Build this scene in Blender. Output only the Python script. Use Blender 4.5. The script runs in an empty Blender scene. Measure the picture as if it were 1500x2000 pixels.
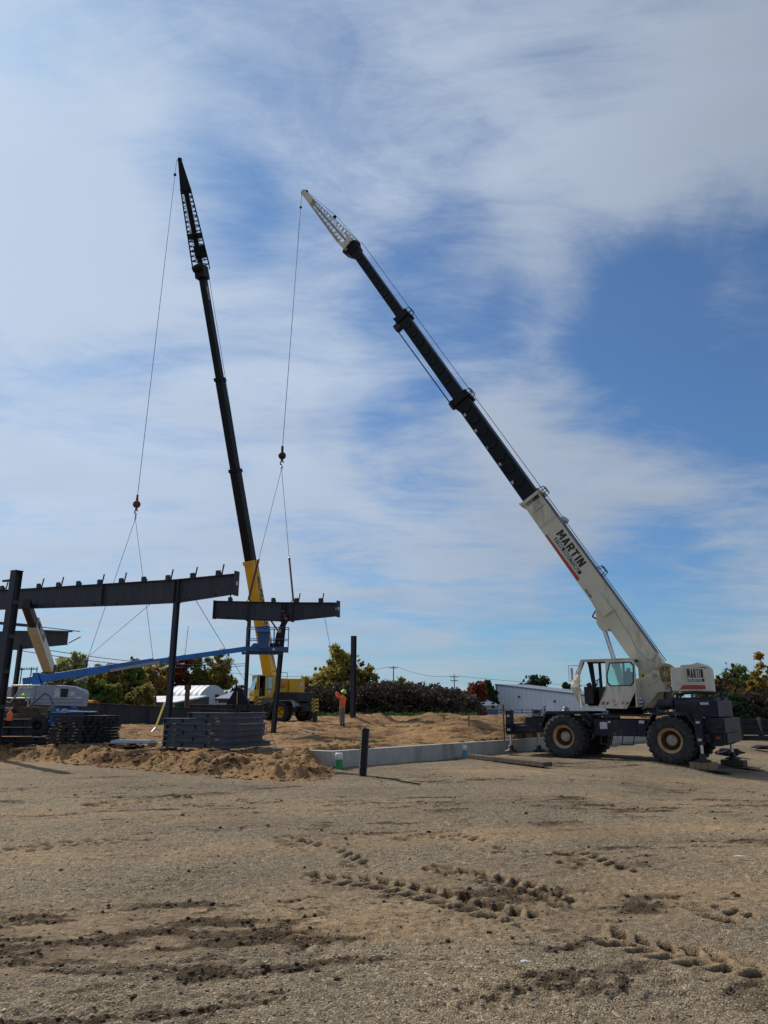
import bpy, bmesh, math, random
import numpy as np
from mathutils import Vector, Matrix, noise as mnoise
R = math.radians
random.seed(7)
col = bpy.context.scene.collection
# ------------------------------------------------------------------ camera
CAMH, F = 1.9, 1400.0
PITCH = math.atan(375 / F)
CP, SP = math.cos(PITCH), math.sin(PITCH)
CAM = Vector((0, 0, CAMH))

def ray(px, py):
    x, u = px - 750.0, 1000.0 - py
    return Vector((x, F * CP - u * SP, F * SP + u * CP))

def at(px, py, Y):
    """point at forward distance Y seen in that direction"""
    r = ray(px, py)
    return CAM + r * (Y / r.y)

def ground_at(px, py, z=0.0):
    r = ray(px, py)
    return CAM + r * ((z - CAMH) / r.z)

class Frame:
    """upright local frame: x forward, y to its left, z up"""
    def __init__(s, o, ang):
        s.o = Vector(o); s.a = ang
        s.fx = Vector((math.cos(ang), math.sin(ang), 0)); s.fy = Vector((-math.sin(ang), math.cos(ang), 0))
    def side(s, px, py, y=0.0):
        r = ray(px, py)
        t = (y - (CAM - s.o).dot(s.fy)) / r.dot(s.fy)
        p = CAM + r * t - s.o
        return (p.dot(s.fx), p.z)
    def loc(s, p):
        q = Vector(p) - s.o
        return Vector((q.dot(s.fx), q.dot(s.fy), q.z))
    def world(s, x, y, z):
        return s.o + s.fx * x + s.fy * y + Vector((0, 0, z))

# ------------------------------------------------------------------ objects
def tag(o, label=None, cat=None, group=None, kind=None):
    if label: o['label'] = label
    if cat: o['category'] = cat
    if group: o['group'] = group
    if kind: o['kind'] = kind
    return o

def thing(name, label, cat, loc=(0, 0, 0), rz=0.0, group=None):
    o = bpy.data.objects.new(name, None); col.objects.link(o)
    o.location = loc; o.rotation_euler = (0, 0, rz)
    return tag(o, label, cat, group)

class MB:
    def __init__(s, M=None):
        s.v = []; s.f = []; s.m = []; s.M = M; s.k = 0; s.sm = []; s.smooth = False
    def add(s, vs, fs):
        b = len(s.v)
        for p in vs:
            p = Vector(p)
            s.v.append(tuple(s.M @ p) if s.M is not None else tuple(p))
        for f in fs:
            s.f.append([b + i for i in f]); s.m.append(s.k); s.sm.append(s.smooth)
        return s
    def hexa(s, p):
        return s.add(p, [(3, 2, 1, 0), (4, 5, 6, 7), (0, 1, 5, 4), (1, 2, 6, 5), (2, 3, 7, 6), (3, 0, 4, 7)])
    def box(s, c, d, rot=None):
        x, y, z = d[0] / 2, d[1] / 2, d[2] / 2
        p = [Vector(q) for q in ((-x, -y, -z), (x, -y, -z), (x, y, -z), (-x, y, -z), (-x, -y, z), (x, -y, z), (x, y, z), (-x, y, z))]
        if rot is not None: p = [rot @ q for q in p]
        c = Vector(c)
        return s.hexa([q + c for q in p])
    def bb(s, x0, x1, y0, y1, z0, z1):
        return s.box(((x0 + x1) / 2, (y0 + y1) / 2, (z0 + z1) / 2), (abs(x1 - x0), abs(y1 - y0), abs(z1 - z0)))
    def cbox(s, c, d, b=0.02, rot=None):
        """box with chamfered edges (all 12)"""
        x, y, z = d[0] / 2, d[1] / 2, d[2] / 2; b = min(b, x * .9, y * .9, z * .9)
        bm = bmesh.new(); bmesh.ops.create_cube(bm, size=1)
        for v in bm.verts: v.co = Vector((v.co.x * d[0], v.co.y * d[1], v.co.z * d[2]))
        bmesh.ops.bevel(bm, geom=bm.edges[:] , offset=b, segments=2, affect='EDGES', profile=.6)
        bm.verts.index_update()
        vs = [v.co.copy() for v in bm.verts]; fs = [[v.index for v in f.verts] for f in bm.faces]; bm.free()
        if rot is not None: vs = [rot @ q for q in vs]
        c = Vector(c)
        return s.add([q + c for q in vs], fs)
    def cyl(s, a, b, r0, r1=None, n=12, cap=True):
        a, b = Vector(a), Vector(b); r1 = r0 if r1 is None else r1
        d = (b - a)
        if d.length < 1e-6: return s
        d.normalize(); u = d.orthogonal().normalized(); w = d.cross(u)
        vs = []
        for k in range(n):
            t = 2 * math.pi * k / n; e = u * math.cos(t) + w * math.sin(t)
            vs += [a + e * r0, b + e * r1]
        fs = [(2 * k, 2 * ((k + 1) % n), 2 * ((k + 1) % n) + 1, 2 * k + 1) for k in range(n)]
        o = s.smooth; s.smooth = n > 6; s.add(vs, fs); s.smooth = o
        if cap: s.add([vs[2 * k] for k in range(n)], [tuple(range(n))[::-1]]); s.add([vs[2 * k + 1] for k in range(n)], [tuple(range(n))])
        return s
    def tube(s, pts, r, n=8):
        pts = [Vector(p) for p in pts]
        for i in range(len(pts) - 1): s.cyl(pts[i], pts[i + 1], r, r, n)
        return s
    def bar(s, a, b, w, t=None):
        """square bar between two points"""
        a, b = Vector(a), Vector(b); t = w if t is None else t
        d = (b - a).normalized(); up = Vector((0, 0, 1)) if abs(d.z) < .95 else Vector((1, 0, 0))
        u = d.cross(up).normalized() * w / 2; v = d.cross(u).normalized() * t / 2
        return s.hexa([a - u - v, a + u - v, a + u + v, a - u + v, b - u - v, b + u - v, b + u + v, b - u + v])
    def prism(s, poly, y0, y1):
        """outline in (x,z), extruded in y"""
        n = len(poly)
        A = sum(poly[i][0] * poly[(i + 1) % n][1] - poly[(i + 1) % n][0] * poly[i][1] for i in range(n))
        if A < 0: poly = poly[::-1]
        if y0 > y1: y0, y1 = y1, y0
        vs = [(x, y0, z) for x, z in poly] + [(x, y1, z) for x, z in poly]
        fs = [tuple(range(n)), tuple(range(2 * n - 1, n - 1, -1))]
        fs += [(i, n + i, n + (i + 1) % n, (i + 1) % n) for i in range(n)]
        return s.add(vs, fs)
    def frame2(s, outer, inner, y0, y1):
        """ring panel in (x,z): outer and inner outlines with the same number of points"""
        n = len(outer)
        vs = [(x, y0, z) for x, z in outer] + [(x, y0, z) for x, z in inner] + [(x, y1, z) for x, z in outer] + [(x, y1, z) for x, z in inner]
        fs = []
        for i in range(n):
            j = (i + 1) % n
            fs += [(i, j, n + j, n + i), (2 * n + i, 3 * n + i, 3 * n + j, 2 * n + j), (i, 2 * n + i, 2 * n + j, j), (n + i, n + j, 3 * n + j, 3 * n + i)]
        return s.add(vs, fs)
    def lathe(s, c, prof, n=32, axis='y'):
        """profile of (radius, along)"""
        c = Vector(c); m = len(prof); vs = []
        for k in range(n):
            t = 2 * math.pi * k / n; ct, st = math.cos(t), math.sin(t)
            for r, a in prof:
                vs.append(c + (Vector((r * ct, a, r * st)) if axis == 'y' else Vector((r * ct, r * st, a)) if axis == 'z' else Vector((a, r * ct, r * st))))
        fs = [(k * m + i, ((k + 1) % n) * m + i, ((k + 1) % n) * m + i + 1, k * m + i + 1) for k in range(n) for i in range(m - 1)]
        o = s.smooth; s.smooth = True; s.add(vs, fs); s.smooth = o
        return s
    def ball(s, c, r, n=12, sc=(1, 1, 1)):
        prof = [(math.sin(math.pi * i / n) * r, -math.cos(math.pi * i / n) * r) for i in range(n + 1)]
        c = Vector(c); b = len(s.v)
        s.lathe((0, 0, 0), prof, n * 2, 'z')
        for i in range(b, len(s.v)):
            p = Vector(s.v[i])
            if s.M is not None: p = s.M.inverted() @ p
            p = Vector((p.x * sc[0], p.y * sc[1], p.z * sc[2])) + c
            s.v[i] = tuple(s.M @ p) if s.M is not None else tuple(p)
        return s
    def text(s, txt, M, size=1.0, bold=0.0, align='LEFT', depth=0.0):
        cu = bpy.data.curves.new('t', 'FONT'); cu.body = txt; cu.size = size; cu.offset = bold; cu.align_x = align
        cu.extrude = depth; cu.resolution_u = 3
        o = bpy.data.objects.new('t', cu); col.objects.link(o)
        dg = bpy.context.evaluated_depsgraph_get(); me = bpy.data.meshes.new_from_object(o.evaluated_get(dg))
        s.add([M @ v.co for v in me.vertices], [tuple(p.vertices) for p in me.polygons])
        bpy.data.objects.remove(o); bpy.data.curves.remove(cu); bpy.data.meshes.remove(me)
        return s
    def build(s, name, mats, parent=None, loc=None, bevel=0.0):
        me = bpy.data.meshes.new(name)
        me.from_pydata(s.v, [], s.f)
        if not isinstance(mats, (list, tuple)): mats = [mats]
        for m in mats: me.materials.append(m)
        if len(s.f):
            me.polygons.foreach_set('material_index', s.m); me.polygons.foreach_set('use_smooth', s.sm)
        me.validate(clean_customdata=False); me.update()
        o = bpy.data.objects.new(name, me); col.objects.link(o)
        if parent: o.parent = parent
        if loc is not None: o.location = loc
        if bevel:
            b = o.modifiers.new('bevel', 'BEVEL'); b.width = bevel; b.segments = 2; b.limit_method = 'ANGLE'; b.angle_limit = R(40)
        return o

def _bar2(a, b, t):
    dx, dy = b[0] - a[0], b[1] - a[1]; l = math.hypot(dx, dy); nx, ny = -dy / l * t / 2, dx / l * t / 2
    return [(a[0] + nx, a[1] + ny), (b[0] + nx, b[1] + ny), (b[0] - nx, b[1] - ny), (a[0] - nx, a[1] - ny)]
def block_word(q, word, M, H, W, gap, t):
    """heavy sans capitals made of strokes, on the xy plane of M"""
    x0 = 0; k = 0
    for ch in word:
        w = {'I': t * 1.05, 'M': W * 1.22}.get(ch, W); h2 = t / 2; P = []
        V = lambda x: [(x - h2, 0), (x + h2, 0), (x + h2, H), (x - h2, H)]
        Hb = lambda y, xa, xb: [(xa, y - t * .4), (xb, y - t * .4), (xb, y + t * .4), (xa, y + t * .4)]
        if ch == 'M': P = [V(h2), V(w - h2), [(t * .55, H), (t * 1.25, H), (w / 2 + t * .35, H * .22), (w / 2 - t * .35, H * .22)], [(w - t * .55, H), (w - t * 1.25, H), (w / 2 - t * .35, H * .22), (w / 2 + t * .35, H * .22)]]
        elif ch == 'A': P = [[(0, 0), (t, 0), (w / 2 + t * .35, H), (w / 2 - t * .5, H)], [(w, 0), (w - t, 0), (w / 2 - t * .35, H), (w / 2 + t * .5, H)], Hb(H * .28, w * .2, w * .8)]
        elif ch == 'R': P = [V(h2), Hb(H - t * .4, 0, w * .85), Hb(H * .48, 0, w * .85), [(w - t, H * .5), (w, H * .55), (w, H * .9), (w - t, H * .96)], [(w * .40, H * .45), (w * .40 + t * 1.1, H * .45), (w, 0), (w - t * 1.15, 0)]]
        elif ch == 'T': P = [V(w / 2), Hb(H - t * .4, 0, w)]
        elif ch == 'I': P = [V(w / 2)]
        elif ch == 'N': P = [V(h2), V(w - h2), [(t * .3, H), (t * 1.2, H), (w - t * .3, 0), (w - t * 1.2, 0)]]
        for p in P:
            k += 1; q.add([M @ Vector((x0 + x, y, .0004 * (k % 3))) for x, y in p], [tuple(range(len(p)))])
        x0 += w + gap
    return x0 - gap
def copy_tree(o, parent=None):
    c = o.copy(); col.objects.link(c)
    if parent: c.parent = parent
    for ch in [x for x in bpy.data.objects if x.parent == o]: copy_tree(ch, c)
    return c

def frame_M(o, ex, ey, ez):
    M = Matrix((ex, ey, ez)).transposed().to_4x4(); M.translation = Vector(o); return M

# ------------------------------------------------------------------ materials
def nodes(m):
    m.use_nodes = True; nt = m.node_tree; nt.nodes.clear(); return nt
def N(nt, t, **kw):
    n = nt.nodes.new(t)
    for k, v in kw.items():
        if k in n.inputs: n.inputs[k].default_value = v
        else: setattr(n, k, v)
    return n
def L(nt, a, b): nt.links.new(a, b)
def c4(c): return (c[0], c[1], c[2], 1)
def ramp(nt, src, stops):
    r = N(nt, 'ShaderNodeValToRGB'); e = r.color_ramp.elements
    e[0].position = stops[0][0]; e[0].color = c4(stops[0][1]); e[1].position = stops[-1][0]; e[1].color = c4(stops[-1][1])
    for p, c in stops[1:-1]:
        x = e.new(p); x.color = c4(c)
    L(nt, src, r.inputs[0]); return r
def mixc(nt, fac, a, b, mode='MIX'):
    m = N(nt, 'ShaderNodeMix', data_type='RGBA', blend_type=mode)
    if isinstance(fac, (int, float)): m.inputs[0].default_value = fac
    else: L(nt, fac, m.inputs[0])
    for i, x in ((6, a), (7, b)):
        if isinstance(x, (tuple, list)): m.inputs[i].default_value = c4(x)
        else: L(nt, x, m.inputs[i])
    return m.outputs[2]

def mat(name, c, rough=.5, metal=0.0, var=.15, scale=1.5, dirt=None, dirt_amt=.35, dirt_scale=2.0, bump=0.0, bscale=40.0, streak=False, spec=.5):
    m = bpy.data.materials.new(name); nt = nodes(m)
    out = N(nt, 'ShaderNodeOutputMaterial'); b = N(nt, 'ShaderNodeBsdfPrincipled', Roughness=rough, Metallic=metal)
    b.inputs['Specular IOR Level'].default_value = spec
    L(nt, b.outputs[0], out.inputs[0])
    tc = N(nt, 'ShaderNodeTexCoord')
    n1 = N(nt, 'ShaderNodeTexNoise', Scale=scale, Detail=6.0, Roughness=.65); L(nt, tc.outputs['Object'], n1.inputs['Vector'])
    lo = tuple(x * (1 - var) for x in c); hi = tuple(min(1, x * (1 + var)) for x in c)
    r = ramp(nt, n1.outputs[0], [(.3, lo), (.7, hi)]); cc = r.outputs[0]
    if dirt:
        mp = N(nt, 'ShaderNodeMapping'); L(nt, tc.outputs['Object'], mp.inputs[0])
        if streak: mp.inputs['Scale'].default_value = (1, 1, .18)
        n2 = N(nt, 'ShaderNodeTexNoise', Scale=dirt_scale, Detail=8.0, Roughness=.7); L(nt, mp.outputs[0], n2.inputs['Vector'])
        k = N(nt, 'ShaderNodeMapRange'); k.inputs['From Min'].default_value = .62 - dirt_amt * .35; k.inputs['From Max'].default_value = .82 - dirt_amt * .2
        L(nt, n2.outputs[0], k.inputs[0]); cc = mixc(nt, k.outputs[0], cc, dirt)
    L(nt, cc, b.inputs['Base Color'])
    rr = N(nt, 'ShaderNodeMapRange'); rr.inputs['To Min'].default_value = max(0.03, rough - .1); rr.inputs['To Max'].default_value = min(1, rough + .12)
    L(nt, n1.outputs[0], rr.inputs[0]); L(nt, rr.outputs[0], b.inputs['Roughness'])
    if bump:
        n3 = N(nt, 'ShaderNodeTexNoise', Scale=bscale, Detail=4.0); L(nt, tc.outputs['Object'], n3.inputs['Vector'])
        bp = N(nt, 'ShaderNodeBump', Strength=bump, Distance=.02); L(nt, n3.outputs[0], bp.inputs['Height']); L(nt, bp.outputs[0], b.inputs['Normal'])
    return m

def glass(name, tint=(.75, .9, .88), alpha=.35):
    m = bpy.data.materials.new(name); nt = nodes(m)
    out = N(nt, 'ShaderNodeOutputMaterial'); t = N(nt, 'ShaderNodeBsdfTransparent'); t.inputs[0].default_value = c4(tint)
    g = N(nt, 'ShaderNodeBsdfGlossy', Roughness=.03); g.inputs[0].default_value = (.9, .95, 1, 1)
    fr = N(nt, 'ShaderNodeFresnel', IOR=1.5); k = N(nt, 'ShaderNodeMath', operation='ADD'); k.inputs[1].default_value = alpha * .2; L(nt, fr.outputs[0], k.inputs[0])
    mx = N(nt, 'ShaderNodeMixShader'); L(nt, k.outputs[0], mx.inputs[0]); L(nt, t.outputs[0], mx.inputs[1]); L(nt, g.outputs[0], mx.inputs[2]); L(nt, mx.outputs[0], out.inputs[0])
    return m

M_ = {}
M_['cream'] = mat('cream_paint', (.60, .56, .43), .45, var=.07, dirt=(.27, .19, .11), dirt_amt=.28, dirt_scale=1.6, streak=True)
M_['cream_rusty'] = mat('cream_paint_rusty', (.62, .60, .50), .5, var=.08, dirt=(.33, .16, .06), dirt_amt=.36, dirt_scale=2.6, streak=True)
M_['boomblack'] = mat('black_boom_paint', (.006, .0065, .008), .5, var=.35, scale=.8, dirt=(.03, .022, .015), dirt_amt=.12, spec=.2)
M_['navy'] = mat('dark_blue_grey_paint', (.013, .017, .028), .5, spec=.3, var=.3, dirt=(.09, .075, .055), dirt_amt=.3, dirt_scale=3)
M_['black'] = mat('black_parts', (.012, .012, .013), .6, var=.3)
M_['rubber'] = mat('tyre_rubber', (.022, .022, .023), .8, var=.3, dirt=(.10, .085, .06), dirt_amt=.3, dirt_scale=5, bump=.3)
M_['rim_tan'] = mat('tan_rim_paint', (.46, .33, .15), .55, var=.15, dirt=(.16, .06, .025), dirt_amt=.5, dirt_scale=6)
M_['rust'] = mat('rust', (.12, .045, .02), .85, var=.4, scale=6)
M_['hub'] = mat('worn_hub', (.42, .38, .29), .6, var=.2, scale=8, dirt=(.1, .06, .03), dirt_amt=.4, dirt_scale=9)
M_['chrome'] = mat('chrome_rod', (.62, .65, .70), .2, .9, var=.05)
M_['silver'] = mat('bare_steel', (.45, .46, .48), .4, .7, var=.15)
M_['red'] = mat('red_stripe', (.42, .055, .025), .5, var=.12)
M_['blackpaint'] = mat('black_lettering', (.01, .01, .01), .5, var=.1)
M_['whitepaint'] = mat('white_lettering', (.7, .7, .7), .5, var=.05)
M_['sticker'] = mat('pale_decal', (.55, .56, .56), .5, var=.1, scale=12, dirt=(.1, .1, .12), dirt_amt=.35, dirt_scale=14)
M_['yellow'] = mat('yellow_paint', (.68, .38, .012), .42, var=.08, dirt=(.25, .14, .03), dirt_amt=.15)
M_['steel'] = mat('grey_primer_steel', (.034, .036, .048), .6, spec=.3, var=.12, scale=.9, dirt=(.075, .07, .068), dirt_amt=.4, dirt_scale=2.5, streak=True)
M_['steel_blue_grey'] = mat('blue_grey_primer_steel', (.085, .102, .132), .5, var=.2, scale=2, dirt=(.05, .05, .05), dirt_amt=.35, dirt_scale=3)  # lighter, bluer base colour than the frame steel, for the stacked beams
M_['purlin'] = mat('dark_purlin_steel', (.020, .022, .025), .5, spec=.3, var=.4, scale=3, dirt=(.12, .12, .11), dirt_amt=.2, dirt_scale=4)
M_['sheet'] = mat('pale_sheet_steel', (.33, .38, .43), .35, .3, var=.12)
M_['wood'] = mat('weathered_timber', (.27, .19, .11), .85, var=.3, scale=5, dirt=(.05, .035, .02), dirt_amt=.4, dirt_scale=6, bump=.3, bscale=25)
M_['wood_dark'] = mat('dark_timber', (.075, .055, .035), .85, var=.4, scale=6, dirt=(.2, .15, .09), dirt_amt=.3, dirt_scale=6, bump=.3, bscale=25)
M_['blue'] = mat('blue_paint', (.018, .16, .50), .4, var=.12, dirt=(.03, .05, .1), dirt_amt=.3, dirt_scale=2)
M_['blue_dark'] = mat('faded_blue_paint', (.025, .085, .22), .5, var=.25)
M_['grey_cowl'] = mat('grey_cowl_paint', (.29, .33, .41), .45, var=.07, dirt=(.15, .15, .15), dirt_amt=.15)
M_['rope'] = mat('wire_rope', (.06, .06, .065), .6, .3, var=.2)
M_['rope_light'] = mat('pale_wire_rope', (.16, .16, .16), .6, .3, var=.2)
M_['strap'] = mat('brown_web_sling', (.15, .06, .03), .85, var=.3, scale=8)
M_['strap_y'] = mat('yellow_strap', (.55, .40, .06), .8, var=.2, scale=8)
M_['glass'] = glass('clear_cab_glass', (.82, .93, .93), .3)
M_['glass_g'] = glass('green_cab_glass', (.62, .86, .80), .5)
M_['orange'] = mat('orange_hi_vis', (.85, .13, .03), .8, var=.12, scale=6)
M_['lime'] = mat('lime_plastic', (.38, .75, .03), .4, var=.05)
M_['khaki'] = mat('grey_work_trousers', (.17, .16, .13), .9, var=.3, scale=10)
M_['skin'] = mat('skin', (.45, .24, .15), .6, var=.08)
M_['darkcloth'] = mat('dark_work_clothes', (.012, .013, .025), .9, var=.3, scale=6)
M_['glove'] = mat('black_gloves', (.01, .01, .01), .8)
M_['green_cap'] = mat('green_paint_on_pipe', (.015, .26, .10), .5, var=.12, scale=8)
M_['teal_cap'] = mat('teal_paint_on_pipe', (.05, .30, .36), .5, var=.12, scale=8)
M_['pvc'] = mat('white_pvc', (.72, .73, .72), .4, var=.06)
M_['concrete'] = mat('poured_concrete', (.40, .39, .355), .9, var=.14, scale=2.2, dirt=(.14, .12, .09), dirt_amt=.3, dirt_scale=1.3, bump=.25, bscale=30, streak=True)
M_['orange_pl'] = mat('orange_plastic', (.75, .12, .03), .5)
SUN_E = 3.9; EXPO = 0.0
SKY_OFF = (5.0, 2.0); SKY_T = (.63, 1.20)
SKY_BLOBS = [(1420, 620, 13, -.33), (1150, 640, 10, -.18), (860, 590, 9, -.25), (1250, 1170, 9, -.25), (1000, 1240, 7, -.12), (400, 400, 7, -.2), (820, 870, 7, -.22), (690, 850, 5, -.10), (60, 300, 16, .25), (1000, 120, 22, .14), (350, 900, 22, .16), (950, 1000, 12, .14), (650, 30, 8, -.1), (1380, 250, 9, .12)]
CL = (3.8, 2.4, 1.8); SKYMUL = (.30, .62, .92); HZC = (4.2, 5.6, 6.8, 1)
# ------------------------------------------------------------------ numpy noise
_rs = np.random.RandomState(11)
_T = _rs.rand(256, 256)
def vnoise(x, y):
    xi = np.floor(x).astype(int); yi = np.floor(y).astype(int); fx = x - xi; fy = y - yi
    fx = fx * fx * (3 - 2 * fx); fy = fy * fy * (3 - 2 * fy)
    a = _T[xi & 255, yi & 255]; b = _T[(xi + 1) & 255, yi & 255]; c = _T[xi & 255, (yi + 1) & 255]; d = _T[(xi + 1) & 255, (yi + 1) & 255]
    return (a * (1 - fx) + b * fx) * (1 - fy) + (c * (1 - fx) + d * fx) * fy - .5
def fbm(x, y, o=4, g=.5):
    r = 0; a = 1.
    for i in range(o):
        r = r + a * vnoise(x + 17.3 * i, y + 9.1 * i); x = x * 2.03; y = y * 2.03; a *= g
    return r
def smooth(t): t = np.clip(t, 0, 1); return t * t * (3 - 2 * t)

def polydist(x, y, P):
    """distance to polyline, arclength and signed offset"""
    best = np.full(x.shape, 1e9); S = np.zeros(x.shape); D = np.zeros(x.shape); s0 = 0
    for (ax, ay), (bx, by) in zip(P[:-1], P[1:]):
        dx, dy = bx - ax, by - ay; l = math.hypot(dx, dy); t = np.clip(((x - ax) * dx + (y - ay) * dy) / l ** 2, 0, 1)
        qx, qy = ax + t * dx, ay + t * dy; d = np.hypot(x - qx, y - qy); m = d < best
        best = np.where(m, d, best); S = np.where(m, s0 + t * l, S); D = np.where(m, ((x - ax) * dy - (y - ay) * dx) / l, D); s0 += l
    return best, S, D
def inside(x, y, P):
    c = np.zeros(x.shape, bool); n = len(P)
    for i in range(n):
        (ax, ay), (bx, by) = P[i], P[(i + 1) % n]
        if ay == by: continue
        m = ((ay > y) != (by > y)) & (x < (bx - ax) * (y - ay) / (by - ay) + ax); c ^= m
    return c

def g2(px, py): p = ground_at(px, py); return (p.x, p.y)
# wheel tracks pressed into the lot: (path, width, lug pitch, depth, strength)
TRACKS = [
    ([g2(600, 1712), g2(727, 1724), g2(850, 1748), g2(993, 1785), g2(1180, 1826), g2(1356, 1868), g2(1560, 1905)], .52, .21, .045, 1.0),
    ([g2(1120, 1690), g2(1210, 1712), g2(1300, 1745)], .42, .2, .05, 1.0),
    ([g2(860, 1700), g2(950, 1712), g2(1050, 1738), g2(1110, 1765)], .42, .22, .045, 1.0),
    ([g2(1110, 1660), g2(1180, 1690), g2(1260, 1712), g2(1330, 1742), g2(1420, 1790)], .50, .22, .034, .9),
    ([g2(880, 1705), g2(960, 1722), g2(1040, 1750)], .4, .2, .03, .7),
    ([g2(200, 1572), g2(330, 1557), g2(460, 1563)], .75, .26, .045, 1.0),
    ([g2(-50, 1672), g2(130, 1648), g2(270, 1640)], .5, .24, .035, .8),
    ([g2(560, 1640), g2(640, 1662), g2(700, 1685)], .5, .2, .03, .7),
    ([g2(800, 1640), g2(880, 1630), g2(960, 1655)], .5, .2, .03, .7),
    ([g2(860, 1950), g2(960, 1935), g2(1080, 1915), g2(1290, 1930)], .4, .2, .014, .35),
    ([g2(0, 1800), g2(300, 1740), g2(640, 1640), g2(1100, 1570), g2(1700, 1560)], .6, .25, .010, .25),
    ([g2(0, 1640), g2(400, 1590), g2(800, 1570), g2(1300, 1600), g2(1700, 1610)], .6, .25, .008, .2),
    ([g2(100, 1990), g2(420, 1880), g2(800, 1800), g2(1500, 1690)], .6, .25, .012, .3),
]
def dip(x, y):
    s = (x - 9.72) * .8 - (y - 25.41) * .6
    return -.30 * smooth((s + .7) / 3.0) * smooth((y - 11) / 9) * smooth((x - 3) / 5) * smooth((70 - y) / 20)
def lot_z(x, y): return float(lot_height(np.array([[x]]), np.array([[y]]))[0][0, 0])
def lot_height(x, y):
    r = np.hypot(x, y)
    h = .05 * fbm(x * .22, y * .22, 3) + .02 * fbm(x * 1.1 + 5, y * 1.4, 3)
    fade = np.clip(1.3 - r / 45, .15, 1)
    u = x * .97 + y * .22; v = y * .97 - x * .22; wv = v + .25 * fbm(u * .3, v * .3, 3)
    soil = .34 + .8 * fbm(u * .18 + 40, wv * .9 + 13, 4, .6) + .6 * fbm(x * .35, y * .35, 3)
    patch = smooth((fbm(u * .16 + 31, wv * .55 + 7, 3) + .12) / .35)
    dark = smooth((fbm(u * .7 + 3, wv * 3.0 + 71, 5, .65) - .12) / .35) * patch * .8
    dark = np.maximum(dark, smooth((fbm(u * 2.2 + 13, wv * 6.0 + 21, 4, .65) - .30) / .2) * .7 * patch)
    lane = fbm(u * .05 + 3, wv * .55 + 60, 3, .55)
    soil = soil + 1.3 * lane
    near_ = smooth((9.5 - y) / 4)
    dark = np.clip(dark + near_ * .55 * smooth((fbm(u * .5 + 90, v * .9 + 12, 5, .68) + .02) / .35) + .25 * smooth(-lane / .35) * smooth((fbm(u * 1.5, v * 4, 4, .65)) / .3), 0, 1)
    rough = dark * .035 * np.clip(fbm(x * 10, y * 16, 4, .7) + .05, -.3, 1)
    for P, w, pitch, dep, st in TRACKS:
        d, s, sd = polydist(x, y, P)
        near = d < w * 1.3
        if not near.any(): continue
        dn = d / (w / 2)
        wob = .03 * fbm(x * 3, y * 3, 2)
        side = np.where(sd > 0, .5, 0)
        ph = (s + wob + np.abs(sd) * .55) / pitch + side
        dep_ = dep * .95
        fr = ph - np.floor(ph)
        lug = smooth((.46 - np.abs(fr - .5)) / .12 - .9)
        body = smooth((1.05 - dn) / .12)
        inner = smooth((dn - .08) / .1)
        brk = smooth((fbm(x * 1.1 + 9, y * 1.1, 3) + .32) / .25)
        h = h - dep_ * lug * body * inner * brk * 1.25 + dep_ * .35 * (1 - lug) * body * brk * (.3 + .8 * np.abs(fbm(x * 9, y * 9, 3)))
        h = h + dep_ * .5 * smooth(1 - np.abs(dn - 1.15) / .25) * brk * (.5 + 1.5 * np.abs(fbm(x * 7, y * 7, 2)))
        h = np.where(near, h, h)
        dark = np.maximum(dark, st * body * brk * (.15 + .85 * lug * inner) * 1.0)
        soil = np.maximum(soil, st * smooth((1.6 - dn) / .6) * .8)
    h = h + dip(x, y) + rough * fade + fade * (.016 * fbm(x * 4, y * 5, 4, .6) + .012 * fbm(x * 22, y * 22, 2) + .02 * np.clip(fbm(x * 2.2 + 9, y * 4 + 4, 4, .65) - .22, 0, 1))
    return h, np.clip(soil, 0, 1), np.clip(dark, 0, 1)

def grid_mesh(name, X, Y, Z, attrs, material, keep=None):
    nr, nc = X.shape
    v = np.stack([X, Y, Z], -1).reshape(-1, 3)
    idx = np.arange(nr * nc).reshape(nr, nc)
    q = np.stack([idx[:-1, :-1], idx[:-1, 1:], idx[1:, 1:], idx[1:, :-1]], -1).reshape(-1, 4)
    if keep is not None:
        k = keep.reshape(-1); q = q[k[q].any(1)]
        used = np.unique(q); remap = np.full(len(v), -1); remap[used] = np.arange(len(used)); v = v[used]; q = remap[q]
        attrs = {a: b.reshape(-1)[used] for a, b in attrs.items()}
    me = bpy.data.meshes.new(name)
    me.vertices.add(len(v)); me.vertices.foreach_set('co', v.astype(np.float32).ravel())
    me.loops.add(len(q) * 4); me.loops.foreach_set('vertex_index', q.astype(np.int32).ravel())
    me.polygons.add(len(q)); me.polygons.foreach_set('loop_start', (np.arange(len(q)) * 4).astype(np.int32)); me.polygons.foreach_set('loop_total', np.full(len(q), 4, np.int32))
    me.polygons.foreach_set('use_smooth', np.ones(len(q), bool))
    me.update(calc_edges=True); me.validate()
    for a, b in attrs.items():
        at_ = me.attributes.new(a, 'FLOAT', 'POINT'); at_.data.foreach_set('value', np.asarray(b, np.float32).ravel())
    me.materials.append(material)
    o = bpy.data.objects.new(name, me); col.objects.link(o); return o

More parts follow.
